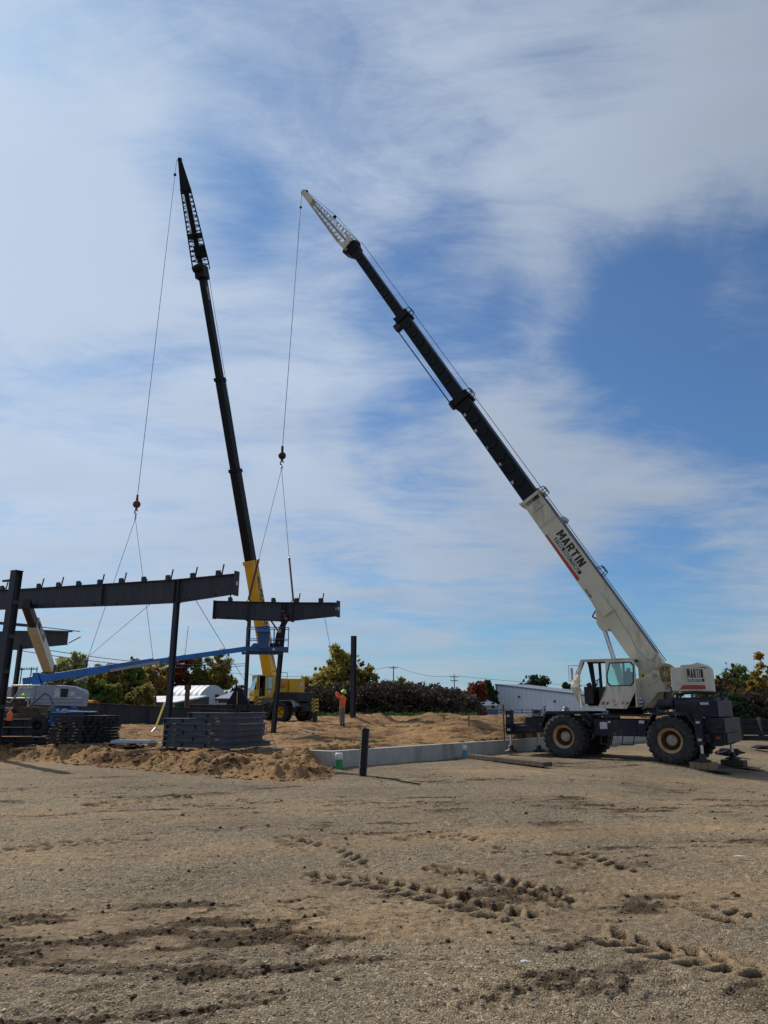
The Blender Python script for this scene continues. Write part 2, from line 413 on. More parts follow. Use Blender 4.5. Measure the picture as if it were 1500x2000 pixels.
def soil_mat(name, gravel, sand, dirt, peb=1.0, sandy=False):
    m = bpy.data.materials.new(name); nt = nodes(m)
    out = N(nt, 'ShaderNodeOutputMaterial'); b = N(nt, 'ShaderNodeBsdfPrincipled', Roughness=.95); b.inputs['Specular IOR Level'].default_value = .2
    L(nt, b.outputs[0], out.inputs[0])
    tc = N(nt, 'ShaderNodeTexCoord'); P = tc.outputs['Object']
    a1 = N(nt, 'ShaderNodeAttribute', attribute_name='soil'); a2 = N(nt, 'ShaderNodeAttribute', attribute_name='dark')
    v1 = N(nt, 'ShaderNodeTexVoronoi', Scale=75.0); L(nt, P, v1.inputs['Vector'])
    v2 = N(nt, 'ShaderNodeTexVoronoi', Scale=130.0); L(nt, P, v2.inputs['Vector'])
    n1 = N(nt, 'ShaderNodeTexNoise', Scale=.9, Detail=8.0, Roughness=.7); L(nt, P, n1.inputs['Vector'])
    n2 = N(nt, 'ShaderNodeTexNoise', Scale=12.0, Detail=6.0, Roughness=.7); L(nt, P, n2.inputs['Vector'])
    n3 = N(nt, 'ShaderNodeTexNoise', Scale=.25, Detail=5.0, Roughness=.6); L(nt, P, n3.inputs['Vector'])
    # stone-to-stone colour of the gravel
    sep = N(nt, 'ShaderNodeSeparateColor'); L(nt, v1.outputs['Color'], sep.inputs[0])
    g = gravel
    stone = ramp(nt, sep.outputs[0], [(0, tuple(x * .25 for x in g)), (.40, tuple(x * .7 for x in g)), (.78, tuple(x * 1.25 for x in g)), (.93, tuple(min(.8, x * 2.0) for x in g)), (1, tuple(min(.8, x * 3.3) for x in g))]).outputs[0]
    sep2 = N(nt, 'ShaderNodeSeparateColor'); L(nt, v2.outputs['Color'], sep2.inputs[0])
    grit = ramp(nt, sep2.outputs[1], [(0, tuple(x * .35 for x in g)), (.8, tuple(x * 1.3 for x in g)), (1, tuple(x * 2.2 for x in g))]).outputs[0]
    grav = mixc(nt, .5, stone, grit)
    s1 = ramp(nt, n2.outputs[0], [(.25, tuple(x * .72 for x in sand)), (.5, sand), (.75, tuple(x * 1.22 for x in sand))]).outputs[0]
    # where soil lies over the stones
    ad = N(nt, 'ShaderNodeMath', operation='ADD'); L(nt, a1.outputs['Fac'], ad.inputs[0]); L(nt, n1.outputs[0], ad.inputs[1])
    mr = N(nt, 'ShaderNodeMapRange'); mr.inputs['From Min'].default_value = .75; mr.inputs['From Max'].default_value = 1.35; L(nt, ad.outputs[0], mr.inputs[0])
    cc = mixc(nt, mr.outputs[0], grav, s1)
    v3 = N(nt, 'ShaderNodeTexVoronoi', Scale=22.0); L(nt, P, v3.inputs['Vector']); sep3 = N(nt, 'ShaderNodeSeparateColor'); L(nt, v3.outputs['Color'], sep3.inputs[0])
    sp3 = ramp(nt, sep3.outputs[2], [(0, (.55, .53, .50)), (.3, (.9, .9, .9)), (.8, (1.08, 1.08, 1.07)), (1, (1.7, 1.68, 1.62))]).outputs[0]
    cc = mixc(nt, .3 if sandy else .45, cc, sp3, 'MULTIPLY')
    ad2 = N(nt, 'ShaderNodeMath', operation='MULTIPLY_ADD'); L(nt, n2.outputs[0], ad2.inputs[0]); ad2.inputs[1].default_value = .9; L(nt, a2.outputs['Fac'], ad2.inputs[2])
    mr2 = N(nt, 'ShaderNodeMapRange'); mr2.inputs['From Min'].default_value = .72; mr2.inputs['From Max'].default_value = 1.25; mr2.inputs['To Max'].default_value = .92; L(nt, ad2.outputs[0], mr2.inputs[0])
    cc = mixc(nt, mr2.outputs[0], cc, dirt)
    big = ramp(nt, n3.outputs[0], [(.32, (.72, .72, .74)), (.5, (1, .99, .97)), (.68, (1.25, 1.2, 1.12))]).outputs[0]
    cc = mixc(nt, 1.0, cc, big, 'MULTIPLY')
    n4 = N(nt, 'ShaderNodeTexNoise', Scale=7.0, Detail=14.0, Roughness=.88); mp = N(nt, 'ShaderNodeMapping'); L(nt, P, mp.inputs[0]); mp.inputs['Scale'].default_value = (.8, 1.3, 1); L(nt, mp.outputs[0], n4.inputs['Vector'])
    fl = ramp(nt, n4.outputs[0], [(.36, (.38, .35, .31)), (.45, (.82, .80, .77)), (.53, (1.04, 1.04, 1.04)), (.66, (1.4, 1.39, 1.35))]).outputs[0]
    cc = mixc(nt, .9, cc, fl, 'MULTIPLY')
    L(nt, cc, b.inputs['Base Color'])
    h1 = N(nt, 'ShaderNodeMath', operation='MULTIPLY'); L(nt, v1.outputs['Distance'], h1.inputs[0]); h1.inputs[1].default_value = -1.0
    hh = N(nt, 'ShaderNodeMath', operation='ADD'); L(nt, h1.outputs[0], hh.inputs[0]); L(nt, n2.outputs[0], hh.inputs[1])
    bp = N(nt, 'ShaderNodeBump', Strength=.55 * peb, Distance=.03); L(nt, hh.outputs[0], bp.inputs['Height']); L(nt, bp.outputs[0], b.inputs['Normal'])
    return m
M_['lot'] = soil_mat('gravel_lot', (.215, .174, .120), (.268, .198, .124), (.058, .038, .020))
M_['sand'] = soil_mat('orange_sand', (.27, .165, .078), (.285, .168, .075), (.085, .042, .018), sandy=True, peb=.8)

# ground: one sheet to the horizon, fine where the lot is seen close
th = np.concatenate([np.linspace(-math.pi, -.72, 30)[:-1], np.linspace(-.72, .72, 760), np.linspace(.72, math.pi, 30)[1:]])
rr = np.concatenate([[.05, 1.0, 2.0, 3.0], np.exp(np.linspace(math.log(3.6), math.log(60), 860)), np.exp(np.linspace(math.log(61), math.log(4000), 60))])
TH, RR = np.meshgrid(th, rr)
X = RR * np.sin(TH); Y = RR * np.cos(TH)
H, SO, DK = lot_height(X, Y)
H = H * np.clip(1.6 - RR / 100, 0, 1)
DK = DK * np.clip(1.5 - RR / 60, 0.15, 1)
ground = grid_mesh('ground', X, Y, H, {'soil': SO, 'dark': DK}, M_['lot']); tag(ground, kind='structure')

# the raised sand pad and the bank in front of it
KX, KY = g2(648, 1501)
WDIR = Vector((.672, .740)); VDIR = Vector((-.80, .60))
def kw(t, v=0): return (KX + WDIR.x * t + VDIR.x * v, KY + WDIR.y * t + VDIR.y * v)
TOE = [(-70, 44), (-30, 31), g2(0, 1486), g2(150, 1494), g2(300, 1507), g2(420, 1520), g2(520, 1527), g2(600, 1527), g2(648, 1521), g2(662, 1509), kw(.35, 0)]
PAD = TOE + [kw(.35, .15), kw(34, .15), (20, 78), (-70, 78)]
th = np.linspace(-.80, .62, 640); rr = np.exp(np.linspace(math.log(18.5), math.log(80), 420))
TH, RR = np.meshgrid(th, rr); X = RR * np.sin(TH); Y = RR * np.cos(TH)
def pad_height(X, Y):
    wob = .35 * fbm(X * .9, Y * .9, 3)
    ins = inside(X + wob, Y + wob * .6, PAD) & (((X - KX) * -WDIR.y + (Y - KY) * WDIR.x > .10) | ((X - KX) * WDIR.x + (Y - KY) * WDIR.y < 1.0))
    dt, _, _ = polydist(X + wob, Y + wob * .6, TOE)
    base = .43 * smooth((dt + .55 * fbm(X * 1.6, Y * 1.6, 4, .6) * smooth(dt / .4)) / 1.4) + np.clip((Y - 26) * .018, 0, .22)
    crest = smooth(1 - np.abs(dt - 1.4) / 1.3) * (.02 + .30 * np.clip(fbm(X * .9 + 8, Y * .9, 5, .6) + .02, -.3, .5)) * smooth((X + 26) / 6) * (.32 + .68 * smooth((X + 7.5) / 3)) + smooth(1 - np.abs(dt - .8) / .8) * .20 * np.abs(fbm(X * 2.5, Y * 2.5, 4, .65))
    lump = .13 * fbm(X * 1.0, Y * 1.3, 5, .62) + .10 * np.abs(fbm(X * 2.2, Y * 4, 4, .6)) - .03
    lump = lump + .16 * np.abs(fbm(X * .7 + 5, Y * 2.0, 4, .6)) * smooth((dt - 3) / 3) - .03 * smooth((dt - 3) / 3)
    # windrows pushed up diagonally behind the wall
    m1 = smooth((X + .5) / 4) * smooth((Y - 29) / 6) * smooth((62 - Y) / 10)
    fur = np.abs(np.sin((X * .52 - Y * .30) * 1.25 + 1.2 * fbm(X * .25, Y * .25, 2)))
    win = m1 * (.12 + .42 * fur + .22 * fbm(X * .5 + 2, Y * .5, 3))
    mx, my = at(715, 1400, 41.8).x, 41.8
    mound = .72 * np.exp(-(((X - mx) / 1.9) ** 2 + ((Y - my) / 2.0) ** 2)) * (1 + .5 * fbm(X * 1.1, Y * 1.1, 3))
    m2x = at(605, 1410, 40).x
    mound2 = .25 * np.exp(-(((X - m2x) / 1.6) ** 2 + ((Y - 38.5) / 1.6) ** 2)) * (1 + .8 * fbm(X * 1.3, Y * 1.3, 3))
    h = base + crest + lump * smooth(dt / .8) + win + mound + mound2
    dark_sand = smooth((fbm(X * .6 + 50, Y * 1.6, 5, .65) + .0) / .35) * .8 + .5 * m1 * (1 - fur) + .3 * smooth(1 - np.abs(dt - .9) / .8)  # random wet patches, plus darker furrow bottoms and a darker strip along the bank
    return np.where(ins, h, -.35), ins, dark_sand
Hs, INS, DARK_SAND = pad_height(X, Y)
sand = grid_mesh('sand_pad', X, Y, Hs, {'soil': .2 + fbm(X, Y, 3), 'dark': np.clip(DARK_SAND, 0, 1) * .95}, M_['sand'], keep=INS); tag(sand, kind='structure')
def pad_z(x, y):
    h, i, w = pad_height(np.array([[x]]), np.array([[y]])); return float(h[0, 0])

# loose clods and stones (uncountable)
def scatter(name, label, cat, n, rfun, sizefun, material, seed, zf=None, flat=.6):
    rs = np.random.RandomState(seed)
    base = []
    for k in range(6):
        bm = bmesh.new(); bmesh.ops.create_icosphere(bm, subdivisions=1, radius=1)
        for v in bm.verts: v.co *= 1 + .38 * (rs.rand() - .5) * 2 * .8
        base.append((np.array([v.co[:] for v in bm.verts]), np.array([[v.index for v in f.verts] for f in bm.faces]))); bm.free()
    V, Fc, b = [], [], 0
    pts = rfun(rs, n)
    z0 = lot_height(pts[:, 0][None], pts[:, 1][None])[0][0] if zf is None else zf(pts)
    for i, (x, y) in enumerate(pts):
        v, f = base[i % 6]; s = sizefun(rs, math.hypot(x, y)); a = rs.rand() * 6.28
        q = v * np.array([s * (1 + .5 * rs.rand()), s, s * flat]); q = np.stack([q[:, 0] * math.cos(a) - q[:, 1] * math.sin(a), q[:, 0] * math.sin(a) + q[:, 1] * math.cos(a), q[:, 2]], 1)
        V.append(q + [x, y, z0[i] + s * flat * .35]); Fc.append(f + b); b += len(v)
    V = np.concatenate(V); Fc = np.concatenate(Fc)
    me = bpy.data.meshes.new(name); me.from_pydata(V.tolist(), [], Fc.tolist()); me.materials.append(material); me.update()
    o = bpy.data.objects.new(name, me); col.objects.link(o); return tag(o, label, cat, kind='stuff')

def island_mat(name, stops, rough=.9, trans=0.0):
    m = bpy.data.materials.new(name); nt = nodes(m)
    out = N(nt, 'ShaderNodeOutputMaterial'); b = N(nt, 'ShaderNodeBsdfPrincipled', Roughness=rough); b.inputs['Specular IOR Level'].default_value = .2
    g = N(nt, 'ShaderNodeNewGeometry'); tc = N(nt, 'ShaderNodeTexCoord')
    n1 = N(nt, 'ShaderNodeTexNoise', Scale=.45, Detail=3.0); L(nt, tc.outputs['Object'], n1.inputs['Vector'])
    mx = N(nt, 'ShaderNodeMath', operation='MULTIPLY_ADD'); L(nt, g.outputs['Random Per Island'], mx.inputs[0]); mx.inputs[1].default_value = .45
    k = N(nt, 'ShaderNodeMapRange'); k.inputs['From Min'].default_value = .32; k.inputs['From Max'].default_value = .68; k.inputs['To Max'].default_value = .55; L(nt, n1.outputs[0], k.inputs[0]); L(nt, k.outputs[0], mx.inputs[2])
    n = len(stops); r = ramp(nt, mx.outputs[0], [(i / (n - 1), c) for i, c in enumerate(stops)])
    L(nt, r.outputs[0], b.inputs['Base Color'])
    if trans:
        t = N(nt, 'ShaderNodeBsdfTranslucent'); L(nt, r.outputs[0], t.inputs[0]); ms = N(nt, 'ShaderNodeMixShader'); ms.inputs[0].default_value = trans
        L(nt, b.outputs[0], ms.inputs[1]); L(nt, t.outputs[0], ms.inputs[2]); L(nt, ms.outputs[0], out.inputs[0])
    else: L(nt, b.outputs[0], out.inputs[0])
    return m
M_['stones'] = island_mat('loose_stones', [(.13, .105, .075), (.20, .165, .12), (.27, .23, .17), (.42, .37, .29)])
M_['clods'] = island_mat('dark_clods', [(.035, .024, .015), (.06, .042, .027), (.10, .073, .046)])
M_['sandclods'] = island_mat('sand_clods', [(.14, .08, .035), (.24, .14, .065), (.30, .19, .095)])
def rf_stones(rs, n):
    r = np.exp(rs.uniform(math.log(4.3), math.log(22), n)); a = rs.uniform(-.62, .62, n); return np.stack([r * np.sin(a), r * np.cos(a)], 1)
def rf_clods(rs, n):
    out = []
    while len(out) < n:
        p = rf_stones(rs, 4000)
        _, _, d = lot_height(p[:, 0][None], p[:, 1][None]); m = rs.rand(4000) < np.clip(d[0] - .35, 0, 1) * .9 + .008
        out += list(p[m])
    return np.array(out[:n])
scatter('gravel', 'loose grey and tan stones strewn over the gravel lot', 'gravel', 26000, rf_stones, lambda rs, r: (.003 + .010 * rs.rand() ** 4) * (1 + r * .02), M_['stones'], 3)
scatter('dirt_clods', 'dark brown lumps of churned soil along the wheel tracks', 'soil', 4500, rf_clods, lambda rs, r: (.004 + .018 * rs.rand() ** 4) * (1 + r * .02), M_['clods'], 4, flat=.7)
def rf_bank(rs, n):
    out = []
    while len(out) < n:
        x = rs.uniform(-26, 0, 3000); y = rs.uniform(18.5, 36, 3000); h, i, w = pad_height(x[None], y[None]); d, _, _ = polydist(x, y, TOE)
        m = i[0] & (d < 3.0) & (rs.rand(3000) < .5)
        out += list(np.stack([x[m], y[m]], 1))
    return np.array(out[:n])
scatter('sand_clods', 'crumbs of orange sand lying on the sand bank', 'soil', 3200, rf_bank, lambda rs, r: .015 + .06 * rs.rand() ** 3, M_['sandclods'], 5, zf=lambda p: pad_height(p[:, 0][None], p[:, 1][None])[0][0])
# ------------------------------------------------------------------ foundation wall
rt = thing('foundation_wall', 'low poured concrete foundation wall holding back the orange sand', 'concrete wall', (KX, KY, 0))
def wall_part(name, a, b, off0, off1, z0, z1, m, parent):
    """strip along the right wall"""
    q = MB()
    def w(t, v): return Vector((WDIR.x * t + VDIR.x * v, WDIR.y * t + VDIR.y * v, 0))
    p = [w(a, off0), w(b, off0), w(b, off1), w(a, off1)]
    q.hexa([x + Vector((0, 0, z0)) for x in p] + [x + Vector((0, 0, z1)) for x in p]); return q.build(name, m, parent, bevel=.012)
mb = MB()
def wq(t, v, z): return Vector((WDIR.x * t + VDIR.x * v, WDIR.y * t + VDIR.y * v, z))
t0 = 0
for k in range(14):
    t1 = t0 + 2.44
    mb.hexa([wq(t0 + (.004 if k else -.0), 0, -.25), wq(t1 - .004, 0, -.25), wq(t1 - .004, .26, -.25), wq(t0, .26, -.25), wq(t0 + (.004 if k else 0), 0, .50), wq(t1 - .004, 0, .50), wq(t1 - .004, .26, .50), wq(t0, .26, .50)])
    t0 = t1
mb.build('wall_run', M_['concrete'], rt, bevel=.012)
mb = MB()
mb.hexa([wq(-.0, .265, -.25), wq(.26, .265, -.25), wq(.26, 16, -.25), wq(0, 16, -.25), wq(-.0, .265, .50), wq(.26, .265, .50), wq(.26, 16, .50), wq(0, 16, .50)])
mb.build('return_wall', M_['concrete'], rt, bevel=.012)

# capped service pipes
def service_pipe(px, py, d, h, m, label, white=.38):
    p = ground_at(px, py)
    t = thing('capped_pipe', label, 'pipe', (p.x, p.y, 0), group='capped pipes in front of the concrete wall')
    q = MB(); q.lathe((0, 0, 0), [(d / 2, -.1), (d / 2, h * (1 - white))], 20, 'z'); q.build('pipe_body', m, t)
    q = MB(); w = d / 2 * 1.12; q.lathe((0, 0, 0), [(d / 2, h * (1 - white) - .01), (w, h * (1 - white)), (w, h - .02), (w * .93, h), (.001, h)], 20, 'z'); q.build('cap', M_['pvc'], t)
service_pipe(662, 1502, .21, .46, M_['green_cap'], 'green pipe with a white cap at the near corner of the concrete wall')
service_pipe(907, 1478, .20, .40, M_['teal_cap'], 'teal pipe with a white cap halfway along the concrete wall')
service_pipe(1008, 1462, .20, .34, M_['green_cap'], 'small green pipe with a white cap beside the white crane front outrigger')
# corrugated black pipe
p = ground_at(708, 1514); q = MB()
prof = []
for i in range(34):
    z = -.06 + i * .0385; prof += [(.105, z), (.105, z + .012), (.122, z + .018), (.122, z + .032), (.105, z + .0385)]
q.lathe((0, 0, 0), prof, 24, 'z'); q.lathe((0, 0, 0), [(.105, 1.25), (.09, 1.25), (.09, .5)], 24, 'z')
o = q.build('corrugated_pipe', mat('black_ribbed_plastic', (.010, .011, .013), .38, var=.2), loc=(p.x, p.y, 0)); o.rotation_euler = (0, R(3.5), 0)
tag(o, 'black corrugated drain pipe standing upright in front of the concrete wall', 'pipe')

def timber(name, label, a, b, w, t, m, cat='timber', group=None):
    a, b = Vector(a), Vector(b); q = MB(); d = b - a; l = d.length
    q.cbox((0, 0, 0), (l, w, t), .008)
    o = q.build(name, m, loc=(a + b) / 2); o.rotation_mode = 'QUATERNION'; o.rotation_quaternion = Vector((1, 0, 0)).rotation_difference(d.normalized())
    return tag(o, label, cat, group)
a = ground_at(922, 1477, .06); b = ground_at(1070, 1493, .10)
timber('timber_plank', 'long weathered plank on the gravel under the crane front outrigger foot', a, b, .34, .13, M_['wood_dark'], 'plank')
timber('timber_plank', 'pale short board on the gravel behind the crane front wheel', ground_at(1062, 1462, .03), ground_at(1085, 1470, .03), .2, .05, M_['wood'], 'plank')
zb = .50
def ps(px, py, z=None):
    p = ground_at(px, py, .5)
    for _ in range(5): p = ground_at(px, py, max(.35, pad_z(p.x, p.y)))
    return p
def up(v, dz): return Vector((v.x, v.y, v.z + dz))
timber('timber_block', 'timber bearer on the sand in front of the flat sheet steel', up(ps(252, 1472), .05), up(ps(345, 1466), .05), .1, .11, M_['wood'], 'timber')
timber('timber_block', 'timber bearer under the near corner of the steel beam stack', up(ps(383, 1478), .04), up(ps(445, 1473), .05), .12, .11, M_['wood'], 'timber')
timber('timber_block', 'short timber bearer at the right end of the steel beam stack', up(ps(500, 1470), .05), up(ps(527, 1466), .05), .14, .12, M_['wood'], 'timber')
timber('timber_plank', 'thin grey board lying on the sand right of the hi-vis worker pile', up(ps(560, 1422), .02), up(ps(622, 1432), .02), .08, .04, M_['sheet'], 'board')
for (px, py, h, l) in ((867, 1418, .45, 'thin dark survey stake leaning in the sand left of the sand ridges'), (705, 1414, .42, 'short broken stake in the sand behind the corrugated pipe'), (1000, 1447, .95, 'tall survey stake beside the crane front outrigger'), (916, 1414, .4, 'low survey stake on the far sand ridge'), (985, 1440, 1.0, 'pale survey stake in the sand left of the crane outrigger')):
    b = ps(px, py); o = timber('survey_stake', l, up(b, -.1), up(b, h), .06, .05, M_['wood_dark'], 'stake', 'survey stakes in the sand')

# ------------------------------------------------------------------ steel frame
RD = Vector((-.88, .475, 0)).normalized()          # along the rafters, to the left and away
LD = Vector((.47, .88, 0)).normalized()            # along the column line
def i_column(px, ptop, Y, zbase, w, d, label, lean=None, name='steel_column', cleat=True, holes=True):
    top = at(px, ptop, Y); ang = math.atan2(RD.y, RD.x)
    t = thing(name, label, 'steel column', (top.x, top.y, zbase), ang, 'columns of the steel frame')
    h = top.z - zbase; q = MB(); tf = .02
    sh = (lean or (0, 0))
    def pt(x, y, z): return (x + sh[0] * (1 - z / h), y + sh[1] * (1 - z / h), z)
    def slab(x0, x1, y0, y1):
        q.hexa([pt(x0, y0, 0), pt(x1, y0, 0), pt(x1, y1, 0), pt(x0, y1, 0), pt(x0, y0, h), pt(x1, y0, h), pt(x1, y1, h), pt(x0, y1, h)])
    slab(-w / 2, w / 2, -d / 2, -d / 2 + tf); slab(-w / 2, w / 2, d / 2 - tf, d / 2); slab(-.012, .012, -d / 2 + tf, d / 2 - tf)
    q.build('shaft', M_['steel'], t)
    q = MB(); q.box(pt(0, 0, .012), (w * 1.35, d * 1.3, .024)); q.build('base_plate', M_['steel'], t)
    q = MB(); q.bb(-w / 2 - .03, w / 2 + .03, -d / 2 - .02, d / 2 + .02, h + .001, h + .022); q.build('cap_plate', M_['steel'], t)
    return t, h, top
colB = i_column(345, 1178, 28.0, .5, .17, .20, 'dark steel column under the joint of the long rafter, standing behind the beam stack')
colC = i_column(554, 1215, 34.0, .62, .17, .18, 'dark steel column under the short rafter held by the white crane', lean=(.36, .0))
t_, h_, topA = i_column(33, 1116, 27.0, .45, .32, .30, 'thick dark steel column at the left edge of the photo', lean=(.0, .0))
q = MB(); q.bb(.15, .75, -.05, .05, h_ - .35, h_ - .28); q.build('cleat', M_['steel'], t_)
q = MB()
for k in range(4): q.bb(-.181, -.171, -.12, .12, h_ * (.2 + .2 * k), h_ * (.2 + .2 * k) + .15)
q.build('side_cleat', M_['steel'], t_)
i_column(691, 1243, 41.0, .95, .24, .24, 'lone dark steel column rising from the sand mound behind the orange worker')
i_column(487, 1206, 52.0, .6, .2, .2, 'grey steel column seen behind the lift basket and left of the yellow boom')
i_column(40, 1262, 50.0, .6, .24, .24, 'dark steel column under the far rafter, behind the blue and grey lift')

def rafter(name, label, org, stations, flange, group=None, cat='steel rafter', M=M_['steel']):
    """stations (s, zbottom, ztop) along RD from org; s grows to the left"""
    ang = math.atan2(RD.y, RD.x)
    zb = stations[0][1]
    t = thing(name, label, cat, (org.x, org.y, 0), ang, group)
    q = MB()
    for (s0, b0, t0), (s1, b1, t1) in zip(stations[:-1], stations[1:]):
        tw, tf = .012, .022
        q.hexa([(s0, -tw, b0 + tf), (s1, -tw, b1 + tf), (s1, tw, b1 + tf), (s0, tw, b0 + tf), (s0, -tw, t0 - tf), (s1, -tw, t1 - tf), (s1, tw, t1 - tf), (s0, tw, t0 - tf)])
    q.build('web', M, t)
    for nm, i in (('bottom_flange', 1), ('top_flange', 2)):
        q = MB(); tf = .022 * (1 if i == 1 else -1)
        for A, B in zip(stations[:-1], stations[1:]):
            z = [A[i], B[i]]; lo = [min(A[i], A[i] + tf), min(B[i], B[i] + tf)]; hi = [max(A[i], A[i] + tf), max(B[i], B[i] + tf)]
            q.hexa([(A[0], -flange / 2, lo[0]), (B[0], -flange / 2, lo[1]), (B[0], flange / 2, lo[1]), (A[0], flange / 2, lo[0]), (A[0], -flange / 2, hi[0]), (B[0], -flange / 2, hi[1]), (B[0], flange / 2, hi[1]), (A[0], flange / 2, hi[0])])
        q.build(nm, M, t)
    def zat(s, i):
        for A, B in zip(stations[:-1], stations[1:]):
            if A[0] <= s <= B[0] or (B is stations[-1] and s > B[0]): return A[i] + (B[i] - A[i]) * (s - A[0]) / (B[0] - A[0])
        return stations[0][i]
    return t, zat
def rs(px, py, org):
    """(s, z) on the rafter plane"""
    n = Vector((RD.y, -RD.x, 0)); r = ray(px, py); k = (org - CAM).dot(n) / r.dot(n); p = CAM + r * k
    return (p - org).dot(RD), p.z
def rafter_px(name, label, org, pts, flange=.24, group='rafters of the steel frame'):
    st = []
    for px, yt, yb in pts:
        s, zt = rs(px, yt, org); _, zb_ = rs(px, yb, org); st.append((s, zb_, zt))
    st.sort(); return rafter(name, label, org, st, flange, group)
def clips(t, zat, xs, org, tall=None, py=1140):
    for px in xs:
        s, _ = rs(px, py, org); z = zat(s, 2); q = MB(); q.bb(s - .09, s + .09, -.05, .05, z, z + .20); q.bb(s - .075, s + .075, -.12, -.10, z, z + .14)
        q.build('purlin_clip', M_['steel'], t)
    for px in (tall or []):
        s, _ = rs(px, py, org); z = zat(s, 2); q = MB(); q.bar((s - .0, 0, z), (s - .07, -.02, z + .43), .05, .03); q.build('guard_stanchion', M_['steel'], t)
orgB = Vector((colB[2].x, colB[2].y, 0))
t, zat = rafter_px('steel_rafter', 'long dark steel rafter crossing the left side above the blue lift', orgB, [(461, 1121, 1159.5), (347, 1132, 1177), (240, 1138.5, 1182), (45, 1150.5, 1188.5), (-150, 1160, 1196)])
clips(t, zat, [5, 76, 114, 153, 194, 236, 280, 327, 375, 425], orgB, [13, 82, 120, 199, 242, 333, 380, 432])
def stiff(t, zat, s, w=.22, th=.02, y=None, M=M_['steel']):
    q = MB(); q.bb(s - th, s + th, -w / 2, w / 2, zat(s, 1) + .024, zat(s, 2) - .024); q.build('stiffener', M, t)
s_, _ = rs(347, 1150, orgB); stiff(t, zat, s_ - .11); stiff(t, zat, s_ + .11)
s_, _ = rs(203, 1150, orgB); stiff(t, zat, s_, .24, .03)
s_, _ = rs(461, 1140, orgB); q = MB(); z0, z1 = zat(s_, 1), zat(s_, 2); q.bb(s_ - .03, s_ - .002, -.14, .14, z0 - .08, z1 + .10); q.build('end_plate', M_['steel'], t)
q = MB(); q.bb(s_ - .034, s_ - .03, -.06, .02, z0 + .32, z0 + .46); q.bb(s_ + .01, s_ + .1, .013, .016, z0 + .34, z0 + .46); q.build('label_tag', M_['whitepaint'], t)
for px in (67, 105, 185, 228, 315, 368, 418):
    s, _ = rs(px, 1170, orgB); q = MB(); q.bb(s - .06, s + .06, .013, .07, zat(s, 1) + .03, zat(s, 1) + .10); q.build('brace_cleat', M_['steel'], t)

orgC = Vector((colC[2].x, colC[2].y, 0))
tC, zatC = rafter_px('steel_rafter', 'short dark steel rafter hanging in brown slings over the lift basket', orgC, [(660, 1177, 1203), (556, 1176.5, 1214), (420, 1173.5, 1208)])
clips(tC, zatC, [451, 535, 580, 627], orgC, [450, 584, 630])
s_, _ = rs(555, 1190, orgC); stiff(tC, zatC, s_ - .10); stiff(tC, zatC, s_ + .10)
s_, _ = rs(660, 1190, orgC); z0, z1 = zatC(s_, 1), zatC(s_, 2); q = MB(); q.bb(s_ - .03, s_ - .002, -.14, .14, z0 - .06, z1 + .08); q.build('end_plate', M_['steel'], tC)
q = MB(); q.bb(s_ - .034, s_ - .03, -.05, .05, z0 + .25, z0 + .40); q.bb(s_ + .02, s_ + .11, .013, .016, z0 + .27, z0 + .40); q.build('label_tag', M_['whitepaint'], tC)
s_, _ = rs(420, 1190, orgC); z0, z1 = zatC(s_, 1), zatC(s_, 2); q = MB(); q.bb(s_ + .002, s_ + .03, -.13, .13, z0 - .02, z1 + .02); q.build('end_plate', M_['steel'], tC)
for px in (444, 575, 622):
    s, _ = rs(px, 1205, orgC); q = MB(); q.bb(s - .06, s + .06, .013, .07, zatC(s, 1) + .03, zatC(s, 1) + .10); q.build('brace_cleat', M_['steel'], tC)
# knee brace between column and short rafter
s_, _ = rs(530, 1212, orgC)
a = orgC + RD * s_ + Vector((0, 0, zatC(s_, 1))); b = orgC + RD * .13 + Vector((0, 0, zatC(0, 1) - .62))
q = MB(); q.bar(a - orgC, b - orgC, .07, .05); o = q.build('knee_brace', M_['steel'], loc=orgC); tag(o, 'short diagonal brace between the short rafter and its column', 'brace')

# far rafter with the eave beam above it, left edge
orgF = at(40, 1262, 50.0); orgF.z = 0
tF, zatF = rafter_px('steel_rafter', 'far dark rafter end behind the cream telehandler boom at the left edge', orgF, [(134, 1233, 1259), (30, 1232, 1269), (-120, 1240, 1284)])
p0 = at(58, 1222, 49.0); p1 = at(153, 1233, 45.0); q = MB(); q.bar(p0 - p0, p1 - p0, .26, .05); q.bar(Vector((0, 0, -.28)), p1 - p0 + Vector((-.4, 0, -.02)), .1, .08); q.bar(p0 - p0, at(-60, 1212, 52) - p0, .3, .2)
o = q.build('eave_beam', M_['steel'], loc=p0); tag(o, 'dark eave beam sloping out above the far rafter at the left', 'steel beam')
p0 = at(134, 1256, 50.0); p1 = at(157, 1244, 48.5); q = MB(); q.bar(Vector(), p1 - p0, .05); o = q.build('brace_rod', M_['steel'], loc=p0); tag(o, 'thin rod sticking out from the end of the far rafter', 'rod')

